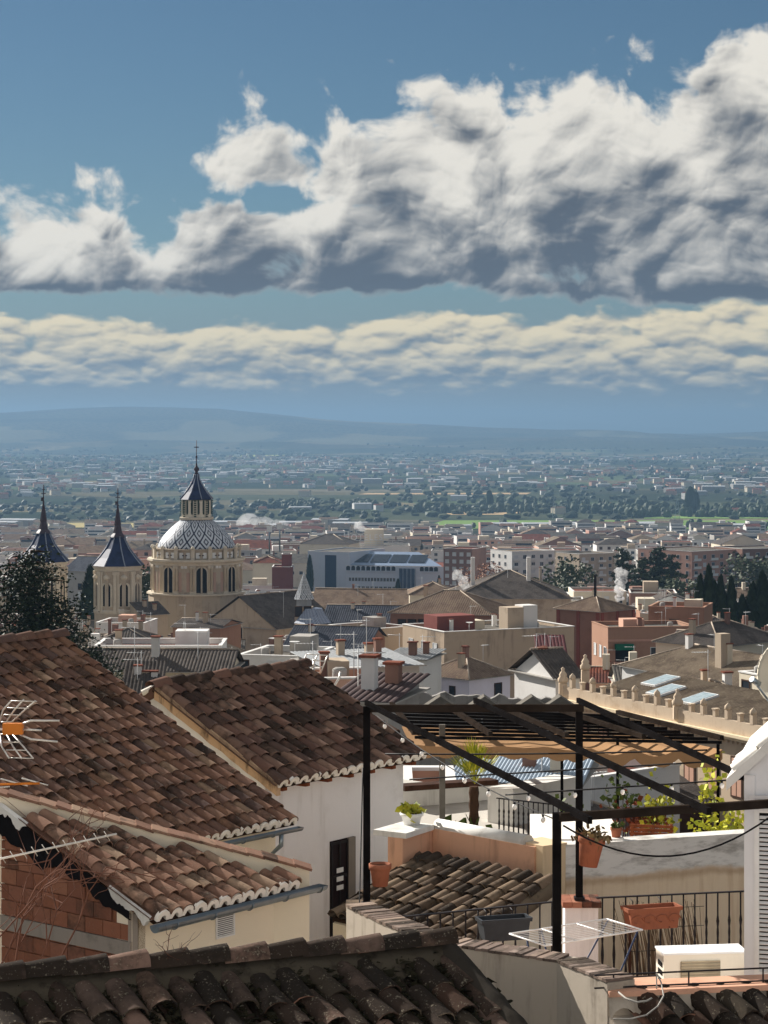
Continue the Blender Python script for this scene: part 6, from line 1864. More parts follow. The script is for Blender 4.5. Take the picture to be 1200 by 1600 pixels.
# turret with patterned roof
t = root('patterned_turret', (P(475, 0, 345).x, 345, g(345) - 2), 'slim turret with blue and white patterned pyramid roof', 'turret')
def tz(py): return -(py - HZ) / F * 345 - t.location.z
k = 345 / F
mb = MB(); mb.box(-14 * k, 14 * k, -14 * k, 14 * k, 0, tz(948)); mb.build('shaft', M_drum, t)
mb = MB(); mb.lathe([(12.5 * k, tz(948)), (12.5 * k, tz(935))], (0, 0, 0), 8, ph=.5, smooth=False); mb.build('drum', plaster(lin('9aa0a4'), .5, 1.2), t)
mb = MB(); mb.lathe([(17 * k, tz(936)), (11 * k, tz(922)), (6 * k, tz(908)), (.3 * k, tz(894))], (0, 0, 0), 8, ph=.5, smooth=False); mb.build('pyramid_roof', mat_diamond('turret_tiles', 'd5d9dc', '2a3a3c', 10, .7), t)
mb = MB(); mb.lathe([(31 * k, tz(972)), (22 * k, tz(962)), (15 * k, tz(950))], (14 * k, -6 * k, 0), 8, ph=.5, smooth=False); sk = mb.build('skirt_roof', mat_diamond('skirt_tiles', 'aab6c8', '27304a', 40, .0), t)
for x in (-8, 6): 
    o = link('window', win_mesh(1.0, 1.5, 'd'), t); o.location = (x * k, -14 * k - .01, tz(962))
LANDS.append((455, 512, 894, 978, 345)); FOOT.append((t.location.x, 345, 5))

# ------------------------------------------------------------------ pale hotel with the rooftop letters
r = house((540, 884), (694, 886), 1000, 40, 'long pale blue hotel with arched top-floor windows and glass bay', 'blue', 'flat', see=924, cat='hotel', name='hotel')
W, H = r['W'], r['H']; u = 1000 / F
def hx(px): return (px - 617) * u
def hzz(py): return H - (py - 885) * u
aw_ = MB(); ar = [(-.9, 0), (.9, 0)] + [(.9 * math.cos(math.pi * q / 8), 1.2 + .9 * math.sin(math.pi * q / 8)) for q in range(9)]
aw_.prism(ar, -.03, 0); aw_.box(-1.1, 1.1, -.5, 0, -.35, -.05, 1); awm = aw_.mesh('arched_window', [M_dark, W_pal['blue']])
for k in range(10): o = link('arched_window', awm, r); o.location = (hx(543 + k * 8.0), -.01, hzz(892))
for k in range(4): o = link('arched_window', awm, r); o.location = (hx(660 + k * 7.4), -.01, hzz(892))
for k in range(15): win(r, W, 40, 'f', hx(546 + k * 5.0), hzz(908.5), 1.0, 1.5, 'w')
for k in range(9): win(r, W, 40, 'f', hx(560 + k * 7.0), hzz(922), 1.4, 1.5, 'w')
mb = MB(); mb.box(hx(624), hx(650), -.6, -.003, 1, hzz(888)); bay = mb.build('glass_bay', flat(lin('3a4c66'), .15, .6), r)
for k in range(5): part_box(bay, 'mullion', W_pal['blue'], hx(624) + k * 1.8, hx(624) + k * 1.8 + .15, -.7, -.601, 1, hzz(888)) 
mb = MB()
corr_face(mb, (hx(542), 3, H + .1), (hx(655), 3, H + .1), (hx(540), 22, H + 5.2), (hx(640), 22, H + 5.2), 0); corr_face(mb, (hx(655), 3, H + .1), (hx(690), 3, H + .1), (hx(640), 22, H + 5.2), (hx(641), 22, H + 5.2), 0)
mb.build('glass_roof', flat(lin('8fa0b8'), .3, .5), r)
mb = MB(); M_ = Matrix.Translation((0, 3, H + .1)) @ Matrix.Rotation(math.atan2(5.1, 19), 4, 'X')
for k in range(4): mb.box(hx(543) + k * 8.6, hx(543) + k * 8.6 + 7.6, 4, 15, .05, .3, 0, M_)
mb.build('roof_light', M_pane, r)
r = house((481, 861), (546, 863), 1012, 34, 'taller windowless left wing of the pale hotel', 'blue', 'flat', see=918, cat='hotel', name='hotel')
part_box(r, 'stair_glass', flat(lin('32425a'), .2, .6), -1.8, 4.0, -.05, -.003, 2, r['H'] - 1.5)
part_box(r, 'side_glass', flat(lin('32425a'), .2, .6), -r['W'] / 2 - .05, -r['W'] / 2 - .003, 3, 24, 2, r['H'] - .8)
r = house((468, 850), (545, 851), 1240, 24, 'stepped cream block with dark hip roofs above the hotel wing', 'cream', 'hip', .4, R_dark, see=860)
r = house((520, 853), (640, 853), 1260, 26, 'block carrying the hotel letters on its roof', 'white', 'flat', see=862)
H = r['H']; W = r['W']
txt = bpy.data.curves.new('rooftop_letters', 'FONT'); txt.body = 'HOTELES'; txt.align_x = 'CENTER'; txt.size = 4.6; txt.extrude = .15; txt.space_character = 1.22
txt.materials.append(M_wpaint); txt.fill_mode = 'BOTH'
o = bpy.data.objects.new('letters_curve', txt); col.objects.link(o)
bpy.context.view_layer.update()
lme = bpy.data.meshes.new_from_object(o.evaluated_get(bpy.context.evaluated_depsgraph_get())); bpy.data.objects.remove(o)
lme.materials.clear(); lme.materials.append(M_wpaint)
o = link('rooftop_letters', lme, r); o.location = (-4.5, 2, H + 3.2); o.rotation_euler = (R(90), 0, 0)
mb = MB()
for k in range(12): mb.bar((-19 + k * 3.1, 2.4, H), (-19 + k * 3.1, 2.4, H + 3.6), .18)
for z in (.6, 1.7, 2.9): mb.bar((-20, 2.4, H + z), (18, 2.4, H + z), .2)
mb.build('letter_scaffold', M_shutw, r)
part_box(r, 'penthouse', W_pal['cream'], -4, 7, 8, 16, H - .4, H + 9)

# ------------------------------------------------------------------ apartment blocks of the modern town
def block(L, Rr, Y, dep, label, wall, floors=5, cols=5, see=None, style='w', balc=True, hgt=3.1, **kw):
    r = house(L, Rr, Y, dep, label, wall, 'flat', see=see, cat='apartment block', name='apartment_block', **kw)
    W, H = r['W'], r['H']; cw = W / cols
    key = (round(cw, 1),)
    bm_ = _win.get(('bal',) + key)
    if bm_ is None:
        q = MB(); q.box(-cw * .42, cw * .42, -1.0, 0, 0, .12, 0); q.box(-cw * .42, cw * .42, -1.0, -.92, .121, 1.0, 0); bm_ = q.mesh('balcony', W_pal['white']); _win[('bal',) + key] = bm_
    for f in range(floors):
        z = H - .9 - hgt * (f + 1) + .9
        if z < 1: break
        for c in range(cols):
            x = -W / 2 + cw * (c + .5)
            win(r, W, dep, 'f', x, z, min(1.6, cw * .5), 1.5, style if (c * 7 + f * 3) % 5 else 's')
            if balc and c % 2 == 0:
                o = link('balcony', bm_, r); o.location = (x, -.005, z - .7)
        if L[1] > Rr[1] or True:
            for c in range(max(1, int(dep / 5))): win(r, W, dep, 'l', -dep / 2 + 2.5 + c * 5, z, 1.4, 1.5, style)
    return r
block((693, 857), (738, 858), 960, 18, 'brown brick apartment block with white shutters right of the hotel', 'brick', 5, 4, see=910, style='s', balc=False)
block((736, 866), (802, 866), 1050, 18, 'brownish apartment block half hidden by bare trees', 'salmon', 5, 6, see=900)
block((800, 862), (866, 860), 930, 18, 'grey-white apartment block with long balconies beside the big trees', 'white', 5, 5, see=915)
block((866, 860), (905, 860), 1000, 16, 'narrow pale apartment block with dark balconies', 'grey', 5, 3, see=890)
block((1081, 862), (1160, 858), 880, 30, 'pink brick apartment block with sunlit balconied end wall', 'salmon', 6, 6, see=910)
r = block((1160, 858), (1240, 856), 890, 22, 'brown brick apartment block at the right edge of town', 'brick', 6, 5, see=905)
block((905, 866), (960, 864), 980, 18, 'tan apartment block behind the tall conifers', 'tan', 5, 4, see=900)
block((1000, 862), (1062, 862), 1050, 18, 'grey-brown apartment block between conifers and pink block', 'grey', 5, 5, see=905)
house((425, 886), (456, 886), 760, 12, 'red-roofed brick house with tall masts left of the hotel', 'red', 'flat', see=905)
house((440, 866), (455, 866), 765, 6, 'small dark red rooftop tower left of the hotel', 'red', 'flat', see=886)
house((395, 880), (440, 880), 800, 14, 'cream house with brown roof right of the dome', 'cream', 'hip', .4, R_red, see=895)
house((100, 892), (150, 894), 620, 14, 'grey house with slate roof between the two spires', 'grey', 'gablex', .5, R_slate, see=935, wins=[(125, 912, 1.2, 1.6, 'd'), (125, 925, 1.2, 2, 's')])
for px, py0, py1 in ((421, 822, 866), (437, 818, 862)):
    t = root('mast', P(px, py1, 760), 'slender telecom mast %s the red rooftop tower' % ('left of' if px < 430 else 'standing on'), 'mast')
    mb = MB(); mb.tube([P(px, py1, 760), P(px, py0, 760)], .28, 5); mb.build('pole', M_gutter, t, WI(t))
    mb = MB(); q = P(px, py0, 760); mb.box(q.x - .9, q.x + .9, q.y - .3, q.y + .3, q.z - 2.0, q.z); mb.build('aerial_panel', M_wpaint, t, WI(t))

# ------------------------------------------------------------------ filler houses on the slope and in the town
LM = [('the great dome', 307, 870), ('the nearer spire', 184, 860), ('the conifer-hidden spire', 68, 860), ('the pale hotel', 600, 890), ('the tan convent', 760, 1010), ('the brick tower house', 930, 960),
      ('the orange apartment house', 1020, 980), ('the pink apartment block', 1110, 870), ('the patterned turret', 475, 940), ('the grey-white apartment block', 832, 880), ('the glazed gallery house', 1080, 1040), ('the church gable', 370, 970), ('the dark-ribbed roof', 240, 1030)]
ORD = ['', 'second ', 'third ', 'fourth ', 'fifth ', 'sixth ', 'seventh ', 'eighth ', 'ninth ', 'tenth ', 'eleventh ', 'twelfth ', 'thirteenth ', 'fourteenth ', 'fifteenth ', 'sixteenth ', 'seventeenth ', 'eighteenth ', 'nineteenth ', 'twentieth ']
fill = []
rnd = random.Random(101)
Y = 150.0
while Y < 2380:
    w0 = 6.8 if Y < 420 else (12 if Y < 800 else 18)
    x = -.19 * Y
    while x < .19 * Y:
        w = w0 * rnd.uniform(.7, 1.5); d = w0 * rnd.uniform(.7, 1.2)
        yy2 = Y + rnd.uniform(-.03, .03) * Y
        xc = x + w / 2
        old = Y < 480 or rnd.random() < .25
        h = rnd.uniform(6.0, 9.5) if Y < 480 else (rnd.uniform(9, 15) if Y < 850 else rnd.uniform(11, 19) if Y < 1700 else rnd.uniform(9, 15))
        zt = g(yy2) + h
        p0, p1 = 600 + F * (xc - w / 2) / yy2, 600 + F * (xc + w / 2) / yy2
        py = HZ - F * zt / yy2
        rise = (d * .25 if old else 2.5) * F / yy2
        ok = all((xc - fx) ** 2 + (yy2 + d / 2 - fy) ** 2 > (fr + max(w, d) * .55) ** 2 for fx, fy, fr in FOOT)
        for (l0, l1, lt, lo_, lY) in LANDS:
            if p1 > l0 - 1 and p0 < l1 + 1 and yy2 < lY and py - rise < lo_: ok = False
        if ok and p1 > -10 and p0 < 1210:
            fill.append((yy2, xc, w, d, h, old)); FOOT.append((xc, yy2 + d / 2, max(w, d) * .5))
        x += w * rnd.uniform(1.0, 1.2)
    Y *= 1.04 if Y < 420 else 1.055
cnt = {}
fill.sort(key=lambda f: f[0])
cw = ['white', 'cream', 'tan', 'pink', 'brick', 'salmon', 'grey', 'white', 'cream', 'white', 'white', 'grey']
rname = {id(R_brown): 'brown', id(R_dark): 'dark', id(R_lich): 'lichen', id(R_red): 'reddish', id(R_grey): 'grey'}
for (yy2, xc, w, d, h, old) in fill:
    c = rnd.choice(cw); pxc = 600 + F * xc / yy2; zt = g(yy2) + h; py = HZ - F * zt / yy2
    lm = min(LM, key=lambda q: (q[1] - pxc) ** 2 + ((q[2] - py) * 2.0) ** 2)
    ddx, ddy = pxc - lm[1], py - lm[2]
    rel = ('right of' if ddx > 0 else 'left of') if abs(ddx) > abs(ddy) * 1.5 else ('below' if ddy > 0 else 'above')
    kind = 'old' if old else 'flat'
    rm = rnd.choice([R_brown, R_brown, R_dark, R_red, R_grey, R_lich]) if old else rnd.choice([R_grey, R_red, R_brown])
    key = (c, kind, rel, lm[0]); k = cnt.get(key, 0); cnt[key] = k + 1
    a = (pxc - w / 2 * F / yy2, py)
    lab = '%s %s, %s%s %s' % (c, ('house with %s tiled roof' % rname[id(rm)]) if old else 'flat-roofed block', (ORD[k % 20] if k else '') , rel if not k else 'of its colour ' + rel, lm[0])
    dy_ = rnd.uniform(-.25, .25) * w * .5
    Lp_, Rp_ = Vector((xc - w / 2, yy2, zt)), Vector((xc + w / 2, max(yy2 + dy_, 10), zt))
    qa, qb = proj(Lp_), proj(Rp_)
    r = house(qa, qb, yy2, d, lab, c, rnd.choice(['hip', 'gablex', 'gablex', 'gabley']) if old else 'flat', .38, rm, group='houses packed on the slope and in the town', name='house' if old else 'town_block', cat='house' if old else 'building', caps=yy2 < 700)
    H, W = r['H'], r['W']
    if yy2 < 1500:
        fl = max(1, min(2 if old else 4, int(h / 3))); nc = max(2, int(W / (3.0 if yy2 < 600 else 4.2)))
        for f in range(fl):
            for q in range(nc):
                if rnd.random() < .85: win(r, W, d, 'f', -W / 2 + W / nc * (q + .5), H - .8 - 2.9 * (f + 1) + 1.0, 1.1 if yy2 < 800 else 1.6, 1.5, rnd.choice('wwdsb'))
    else:
        for f in range(3):
            part_box(r, 'window_band', M_pane, -W / 2 + 1, W / 2 - 1, -.05, -.004, H - 3.2 - 3 * f, H - 1.8 - 3 * f)
    if rnd.random() < .6:
        part_box(r, 'chimney' if old else 'stair_hut', W_pal[rnd.choice(['white', 'brick', 'tan', 'cream'])], *( (-W * .3, -W * .3 + .8, d * .4, d * .4 + .8, H - .4, H + d * .2 + 1.6) if old else (-W * .2, W * .12, d * .3, d * .65, H - .45, H + 2.4)))

# ================================================================== trees
M_cedar = mat_leaf('39432c', '20291c', 'needles'); M_cyp = mat_leaf('1f2a1d', '2c3a26', 'needles'); M_fir = mat_leaf('2c3826', '45503a', 'needles'); M_broad = mat_leaf('4a4f34', '35402a', 'leaves'); M_autumn = mat_leaf('a06a40', '7d5236', 'leaves')
M_trunk = plaster(lin('4b3a2e'), .5, 3.0)
def clump(mb, c, r, n, s, rnd, flatz=.5):
    for _ in range(n):
        d = Vector((rnd.gauss(0, 1), rnd.gauss(0, 1), rnd.gauss(0, flatz)))
        p = Vector(c) + d * (r * .45)
        u = Vector((rnd.gauss(0, 1), rnd.gauss(0, 1), rnd.gauss(-.15, .45))).normalized(); w = u.orthogonal().normalized(); w.rotate(Matrix.Rotation(rnd.uniform(0, 6.3), 3, u))
        L = s * rnd.uniform(.6, 1.4)
        mb.add([p - u * L * .5, p + w * L * .28, p + u * L * .5, p - w * L * .28], [(0, 1, 2, 3)])
def cedar(px, py_top, Y, label, spread=1.0, n=34, seed=1, mat=None, h=None, gap=.25, name='conifer', size=.32, dense=1.0, fat=1.0):
    rnd = random.Random(seed); zg = g(Y); top = P(px, py_top, Y); H = top.z - zg
    t = root(name, (top.x, Y, zg), label, 'tree')
    mb = MB(); mb.tube([(0, 0, 0), (.1, 0, H * .5), (0, 0, H * .97)], [H * .022, H * .014, H * .003], 8); mb.build('trunk', M_trunk, t)
    mb = MB(); br = MB()
    for k in range(n):
        f = .12 + .86 * (k / n) ** 1.0; z = H * f
        R_ = spread * H * .36 * (1 - f) ** .62 * rnd.uniform(.55, 1.12) + .25
        a = k * 2.4 + rnd.uniform(-.4, .4)
        tip = Vector((math.cos(a) * R_, math.sin(a) * R_, z - R_ * rnd.uniform(.0, .22)))
        br.tube([(0, 0, z), tip * .5 + Vector((0, 0, z * .5 + .05)), tip], [H * .006, H * .004, .015], 4, cap=False)
        m = max(2, int(R_ / .55))
        for q in range(m):
            if rnd.random() < gap * .5: continue
            p = Vector((0, 0, z)).lerp(tip, (q + 1.0) / m)
            clump(mb, p + Vector((0, 0, -.1)), (.95 + R_ * .09) * fat, int((30 + R_ * 9) * dense), size, rnd, .5)
    br.build('branch', M_trunk, t); mb.build('crown', mat or M_cedar, t)
    return t
cedar(48, 848, 150, 'tall feathery cedar at the left edge before the church', 1.25, 64, 3, gap=.45, size=.26, dense=2.4, fat=1.35)
LANDS.append((0, 150, 850, 1000, 150))
def cypress_mesh(n, seed, mat, w=.13):
    rnd = random.Random(seed); mb = MB()
    for _ in range(n):
        f = rnd.random() ** .8; a = rnd.uniform(0, 6.28)
        R_ = w * (math.sin(math.pi * min(1, f * .93 + .07)) ** .55) * (1 - f * .35) * rnd.uniform(.75, 1.06)
        p = Vector((math.cos(a) * R_, math.sin(a) * R_, f)); u = Vector((math.cos(a) * .35, math.sin(a) * .35, 1)).normalized(); s = Vector((-math.sin(a), math.cos(a), rnd.gauss(0, .3)))
        L = rnd.uniform(.04, .09)
        mb.add([p - u * L * .5, p + s * L * .3, p + u * L * .6, p - s * L * .3], [(0, 1, 2, 3)])
    mb.lathe([(w * .3, .03), (w * .75, .3), (w * .6, .65), (w * .1, .97)], (0, 0, 0), 8)
    return mb.mesh('crown', mat)
cyp = [cypress_mesh(900, s, M_cyp) for s in (1, 2, 3)]
tk = MB(); tk.tube([(0, 0, -.05), (0, 0, .2)], .02, 6); tkm = tk.mesh('trunk', M_trunk)
def tree2(px, py, Y, label, crown, ws=1.0, group=None, name='cypress'):
    top = P(px, py, Y); zg = g(Y) - .5; H = top.z - zg
    t = root(name, (top.x, Y, zg), label, 'tree', group)
    o = link('crown', crown, t); o.scale = (H * ws, H * ws, H)
    o = link('trunk', tkm, t); o.scale = (H, H, H)
    return t
cy = [(1094, 902, 'short'), (1108, 888, 'tallest'), (1117, 911, 'slim'), (1126, 903, 'second'), (1143, 905, 'lone'), (1160, 932, 'squat'), (1176, 914, 'broad'), (1192, 898, 'right-hand')]
cl = ['cypress leftmost of the dark row above the orange house', 'tallest cypress of the dark row', 'slim cypress wedged beside the tallest one', 'pointed cypress closing the tight left group of four', 'lone cypress in the middle of the row', 'squat low cypress between two taller ones', 'broad cypress before the white pavilion', 'thick cypress at the right edge of the picture']
for k, ((px, py, _), lb) in enumerate(zip(cy, cl)): tree2(px, py, 385, lb, cyp[k % 3], (1.0, 1.0, .8, 1.0, 1.0, 1.3, 1.3, 1.5)[k] * .72, 'row of dark cypresses')
tree2(143, 888, 430, 'dark cypress between the two church towers', cyp[1], 1.2)
tree2(622, 905, 900, 'cypress before the glass bay of the hotel', cyp[0], 1.3); tree2(686, 900, 930, 'cypress at the right end of the hotel', cyp[1], 1.0); tree2(484, 868, 1000, 'cypress against the taller hotel wing', cyp[2], .9)
def broad_mesh(n, seed, mat, rx=.45):
    rnd = random.Random(seed); mb = MB(); cs = []
    for _ in range(16):
        a = rnd.uniform(0, 6.28); q = rnd.random() ** .5 * rx * .72; cs.append((math.cos(a) * q, math.sin(a) * q, rnd.uniform(.35, .86), rnd.uniform(.12, .2)))
    for _ in range(n):
        c = rnd.choice(cs); d = Vector((rnd.gauss(0, 1), rnd.gauss(0, 1), rnd.gauss(0, 1))).normalized() * c[3] * rnd.uniform(.6, 1.05)
        p = Vector(c[:3]) + d; u = Vector((rnd.gauss(0, 1), rnd.gauss(0, 1), rnd.gauss(0, .6))).normalized(); w = u.orthogonal().normalized(); L = rnd.uniform(.03, .07)
        mb.add([p - u * L * .5, p + w * L * .4, p + u * L * .5, p - w * L * .4], [(0, 1, 2, 3)])
    return mb.mesh('crown', mat)
br_g = [broad_mesh(1500, s, M_broad) for s in (5, 6)]; br_a = broad_mesh(1100, 8, M_autumn)
tk2 = MB(); tk2.tube([(0, 0, -.05), (0, 0, .6)], [.035, .015], 6); tkm2 = tk2.mesh('trunk', M_trunk)
def tree3(px, py, Y, label, crown, ws=1.0, name='broadleaf_tree', group=None):
    t = tree2(px, py, Y, label, crown, ws, group, name); t.children[1].data = tkm2 if len(t.children) > 1 else None
    return t
for (px, py, Y, lb, cr, ws) in ((886, 872, 620, 'rounded grey-green tree before the narrow pale apartment block', br_g[0], 1.0), (1184, 862, 700, 'dark leafy tree before the brown brick block at right', br_g[1], 1.2), (815, 900, 700, 'small dark tree at the foot of the grey-white apartment block', br_g[1], 1.2),
                               (745, 880, 930, 'bare reddish tree beside the brown brick apartment block', br_a, 1.2), (789, 872, 940, 'bare brown trees left of the grey-white apartment block', br_a, 1.2), (796, 826, 2250, 'orange autumn tree on the edge of the green field', br_a, 1.6), (228, 884, 440, 'dark green tree between tower and dome', br_g[0], .8),
                               (1055, 900, 600, 'dark tree under the pink apartment block', br_g[0], 1.3), (850, 905, 560, 'olive-green tree behind the convent roof', br_g[0], 1.3)):
    top = P(px, py, Y); zg = g(Y) - .5; H = top.z - zg
    t = root('broadleaf_tree', (top.x, Y, zg), lb, 'tree')
    o = link('crown', cr, t); o.scale = (H * ws, H * ws, H); o = link('trunk', tkm2, t); o.scale = (H, H, H)
cedar(973, 852, 640, 'tall slim fir left of the pair of conifers', .75, 34, 21, M_fir, gap=.1, name='fir_tree', size=.75)
cedar(1028, 850, 650, 'tallest fir before the grey-brown apartment block', .95, 38, 22, M_fir, gap=.1, name='fir_tree', size=.8)
cedar(1003, 868, 630, 'lower fir between the two tall firs', .9, 30, 23, M_fir, gap=.1, name='fir_tree', size=.75)
cedar(1048, 862, 660, 'ragged fir next to the pink apartment block', .9, 30, 24, M_fir, gap=.1, name='fir_tree', size=.75)

# ================================================================== steam
def steam(name, label, blobs, dens, seed):
    m = bpy.data.materials.new('steam'); m.use_nodes = True; nt = m.node_tree; nt.nodes.clear()
    o = nt.nodes.new('ShaderNodeOutputMaterial'); v = nt.nodes.new('ShaderNodeVolumePrincipled')
    v.inputs['Color'].default_value = (.97, .97, .97, 1); v.inputs['Density'].default_value = dens; nt.links.new(v.outputs[0], o.inputs['Volume'])
    bm = bmesh.new()
    for (p, r) in blobs:
        mt = Matrix.Translation(p) @ Matrix.Diagonal((r, r, r * .9, 1))
        bmesh.ops.create_icosphere(bm, subdivisions=3, radius=1, matrix=mt)
    for v_ in bm.verts:
        n = mnoise.noise(v_.co * (1.4 / blobs[0][1]) + Vector((seed, 0, 0))); v_.co += v_.normal * n * blobs[0][1] * .55
    me = bpy.data.meshes.new(name); bm.to_mesh(me); bm.free(); me.materials.append(m)
    tag(link(name, me), label, 'steam', kind='stuff')
rnd = random.Random(55)
steam('steam_plume', 'white steam puffing from a chimney behind the convent hall', [(P(744 - k * 2.6 + rnd.uniform(-5, 5), 926 - k * 2.2 + rnd.uniform(-3, 3), 402 + rnd.uniform(-1, 1)), rnd.uniform(.45, .95)) for k in range(13)], .55, 1)
steam('steam_plume', 'tall white steam column behind the brick tower house', [(P(970 + rnd.uniform(-5, 4), 934 - k * 2.8, 430 + rnd.uniform(-.8, .8)), rnd.uniform(.5, 1.05)) for k in range(16)], .8, 2)
steam('steam_plume', 'white smoke drifting low over the fields right of the dome', [(P(452 - k * 9, 829 - abs(math.sin(k * 1.1)) * 9, 2300), 4.5 + k * 1.3) for k in range(8)], .045, 3)
steam('steam_plume', 'small white steam puff above the hotel letters', [(P(566 - k * 2, 826 - k * 1.6, 1262), 2.0 + .2 * k) for k in range(4)], .3, 4)

# ================================================================== valley: fields, tree lines, villages
def field(px0, px1, Y0, Y1, c, label):
    mb = MB(); n = 14; v = []
    for j in range(7):
        Y = Y0 + (Y1 - Y0) * j / 6
        for i in range(n + 1):
            X = ((px0 + (px1 - px0) * i / n) - 600) / F * (Y0 + Y1) / 2 + (Y - Y0) * .15
            v.append((X, Y, terrain(X, Y) + .6))
    mb.add(v, [(j * (n + 1) + i, j * (n + 1) + i + 1, (j + 1) * (n + 1) + i + 1, (j + 1) * (n + 1) + i) for j in range(6) for i in range(n)], 0, True)
    o = mb.build('field', plaster(c, .25, .01, .3, darken(c, .7)), None); tag(o, label, 'field', kind='structure')
field(650, 1300, 2520, 2760, lin('6f8a48'), 'bright green field along the edge of town at right')
field(1000, 1300, 2820, 2900, lin('7d9a52'), 'thin green strip field right of the pylons')
field(60, 250, 2550, 2680, lin('a89a68'), 'pale stubble field behind the spires')
field(350, 415, 9200, 9900, lin('a9b06a'), 'yellow-green hillside field right of the dome finial')
field(690, 800, 2950, 3050, lin('c3a880'), 'tan building plot before the tree line')
field(560, 820, 3900, 4000, lin('b39a78'), 'bare earth strip in mid valley')
def mini_tree(seed, kind):
    rnd = random.Random(seed); bm = bmesh.new()
    bmesh.ops.create_icosphere(bm, subdivisions=2, radius=.5)
    for v in bm.verts:
        n = 1 + .45 * mnoise.noise(v.co * 4 + Vector((seed, 0, 0))); v.co *= n
        if kind == 'p': v.co.x *= .42; v.co.y *= .42
        v.co.z = v.co.z + .5
    me = bpy.data.meshes.new('far_tree'); bm.to_mesh(me); bm.free(); me.materials.append({'p': M_cyp, 'b': M_broad, 'd': M_fir}[kind])
    return me
mt = [mini_tree(1, 'p'), mini_tree(2, 'b'), mini_tree(3, 'd'), mini_tree(4, 'b'), mini_tree(5, 'p'), mini_tree(6, 'd')]
rnd = random.Random(31)
spots = []
def line(px0, px1, Y, n, h0, h1, kinds, dy=30):
    for _ in range(n):
        px = rnd.uniform(px0, px1); y = Y + rnd.uniform(-dy, dy); X = (px - 600) / F * y
        spots.append((X, y, rnd.uniform(h0, h1), rnd.choice(kinds)))
line(640, 1210, 3050, 190, 6, 15, (0, 2, 5, 2), 60)
line(980, 1210, 2880, 60, 8, 16, (2, 1, 5), 30)
line(400, 590, 3250, 90, 7, 13, (2, 5, 1), 60)
line(-10, 1210, 2560, 60, 5, 10, (1, 3), 60)
line(750, 1010, 3250, 60, 8, 16, (0, 4, 2), 60)
spots += [((1078 - 600) / F * 3000, 3000, 38, 0), ((1086 - 600) / F * 3010, 3010, 34, 4), ((765 - 600) / F * 3100, 3100, 30, 0)]
spots.sort(key=lambda s: -s[2] / s[1])
for (X, y, h, k) in spots[:290]:
    o = link('far_tree', mt[k]); o.location = (X, y, terrain(X, y) - .5); o.scale = (h * .8, h * .8, h); o.rotation_euler = (0, 0, rnd.uniform(0, 6))
    tag(o, 'dark tree in the long tree lines across the valley', 'tree', 'trees of the valley tree lines', 'thing')
def mass(name, items, mesh_of, mats_of, label, cat):
    vv, ff, mi = [], [], []
    allm = []
    for (X, y, z, sx, sy, sz, me, rot) in items:
        b = len(vv); c, s = math.cos(rot), math.sin(rot)
        for q in me.vertices:
            x_, y_ = q.co.x * sx, q.co.y * sy
            vv.append((X + x_ * c - y_ * s, y + x_ * s + y_ * c, z + q.co.z * sz))
        for m in me.materials:
            if m not in allm: allm.append(m)
        for p in me.polygons:
            ff.append(tuple(b + i for i in p.vertices)); mi.append(allm.index(me.materials[p.material_index]))
    mb = MB(); mb.v, mb.f, mb.mi, mb.sm = vv, ff, mi, [False] * len(ff)
    o = link(name, mb.mesh(name, allm)); tag(o, label, cat, kind='stuff')
items = [(X, y, terrain(X, y) - .5, h * .8, h * .8, h, mt[k], 0) for (X, y, h, k) in spots[290:]]
bt = []
for s_ in (1, 2, 3):
    bm = bmesh.new(); bmesh.ops.create_icosphere(bm, subdivisions=1, radius=.5)
    for v in bm.verts: v.co *= 1 + .5 * mnoise.noise(v.co * 4 + Vector((s_ * 3, 0, 0))); v.co.z += .45
    me = bpy.data.meshes.new('valley_tree'); bm.to_mesh(me); bm.free(); me.materials.append((M_broad, M_fir, M_cyp)[s_ - 1]); bt.append(me)
for _ in range(4200):
    y = 2700 + 8500 * rnd.random() ** 1.3; X = rnd.uniform(-.19, .19) * y
    if mnoise.noise(Vector((X / 420, y / 900, 4))) + rnd.uniform(-.25, .25) < .02: continue
    if 2500 < y < 2790 and X > 20: continue
    h = rnd.uniform(3.5, 8.5) * (1 + y / 16000); w = h * rnd.uniform(.8, 2.4)
    items.append((X, y, terrain(X, y) - .5, w, w, h, rnd.choice(bt), rnd.uniform(0, 6)))
mass('valley_woods', items, None, None, 'scattered woods and orchards over the valley', 'woods')
def mini_house(w, d, h, wall, roofm, pitch=.35):
    mb = MB(); mb.box(-w / 2, w / 2, -d / 2, d / 2, 0, h, 0); z = h + d / 2 * pitch
    mb.add([(-w / 2 - .2, -d / 2 - .2, h), (w / 2 + .2, -d / 2 - .2, h), (w / 2 + .2, d / 2 + .2, h), (-w / 2 - .2, d / 2 + .2, h), (-w / 2, 0, z), (w / 2, 0, z)], [(0, 1, 5, 4), (2, 3, 4, 5), (0, 4, 3), (1, 2, 5)], 1)
    return mb.mesh('village_house', [wall, roofm])
R_sheet = flat(lin('b9bcbf'), .5, .3)
mh = [mini_house(12, 9, 6, W_pal['white'], R_red), mini_house(16, 10, 8, W_pal['cream'], R_brown), mini_house(22, 12, 7, W_pal['white'], R_sheet, .15), mini_house(11, 9, 9, W_pal['white'], R_red), mini_house(34, 18, 8, W_pal['grey'], R_sheet, .12), mini_house(14, 10, 7, W_pal['pink'], R_red)]
hs = []
vil = [(-.10, 5600, 500, .07), (-.02, 6200, 600, .06), (.06, 6400, 700, .08), (.13, 5900, 600, .06), (-.15, 7200, 800, .07), (.0, 8200, 800, .1), (.12, 8600, 900, .07), (-.08, 8800, 800, .1), (.03, 4700, 400, .1), (.15, 4300, 350, .05), (-.13, 4500, 400, .06), (-.05, 7300, 400, .05)]
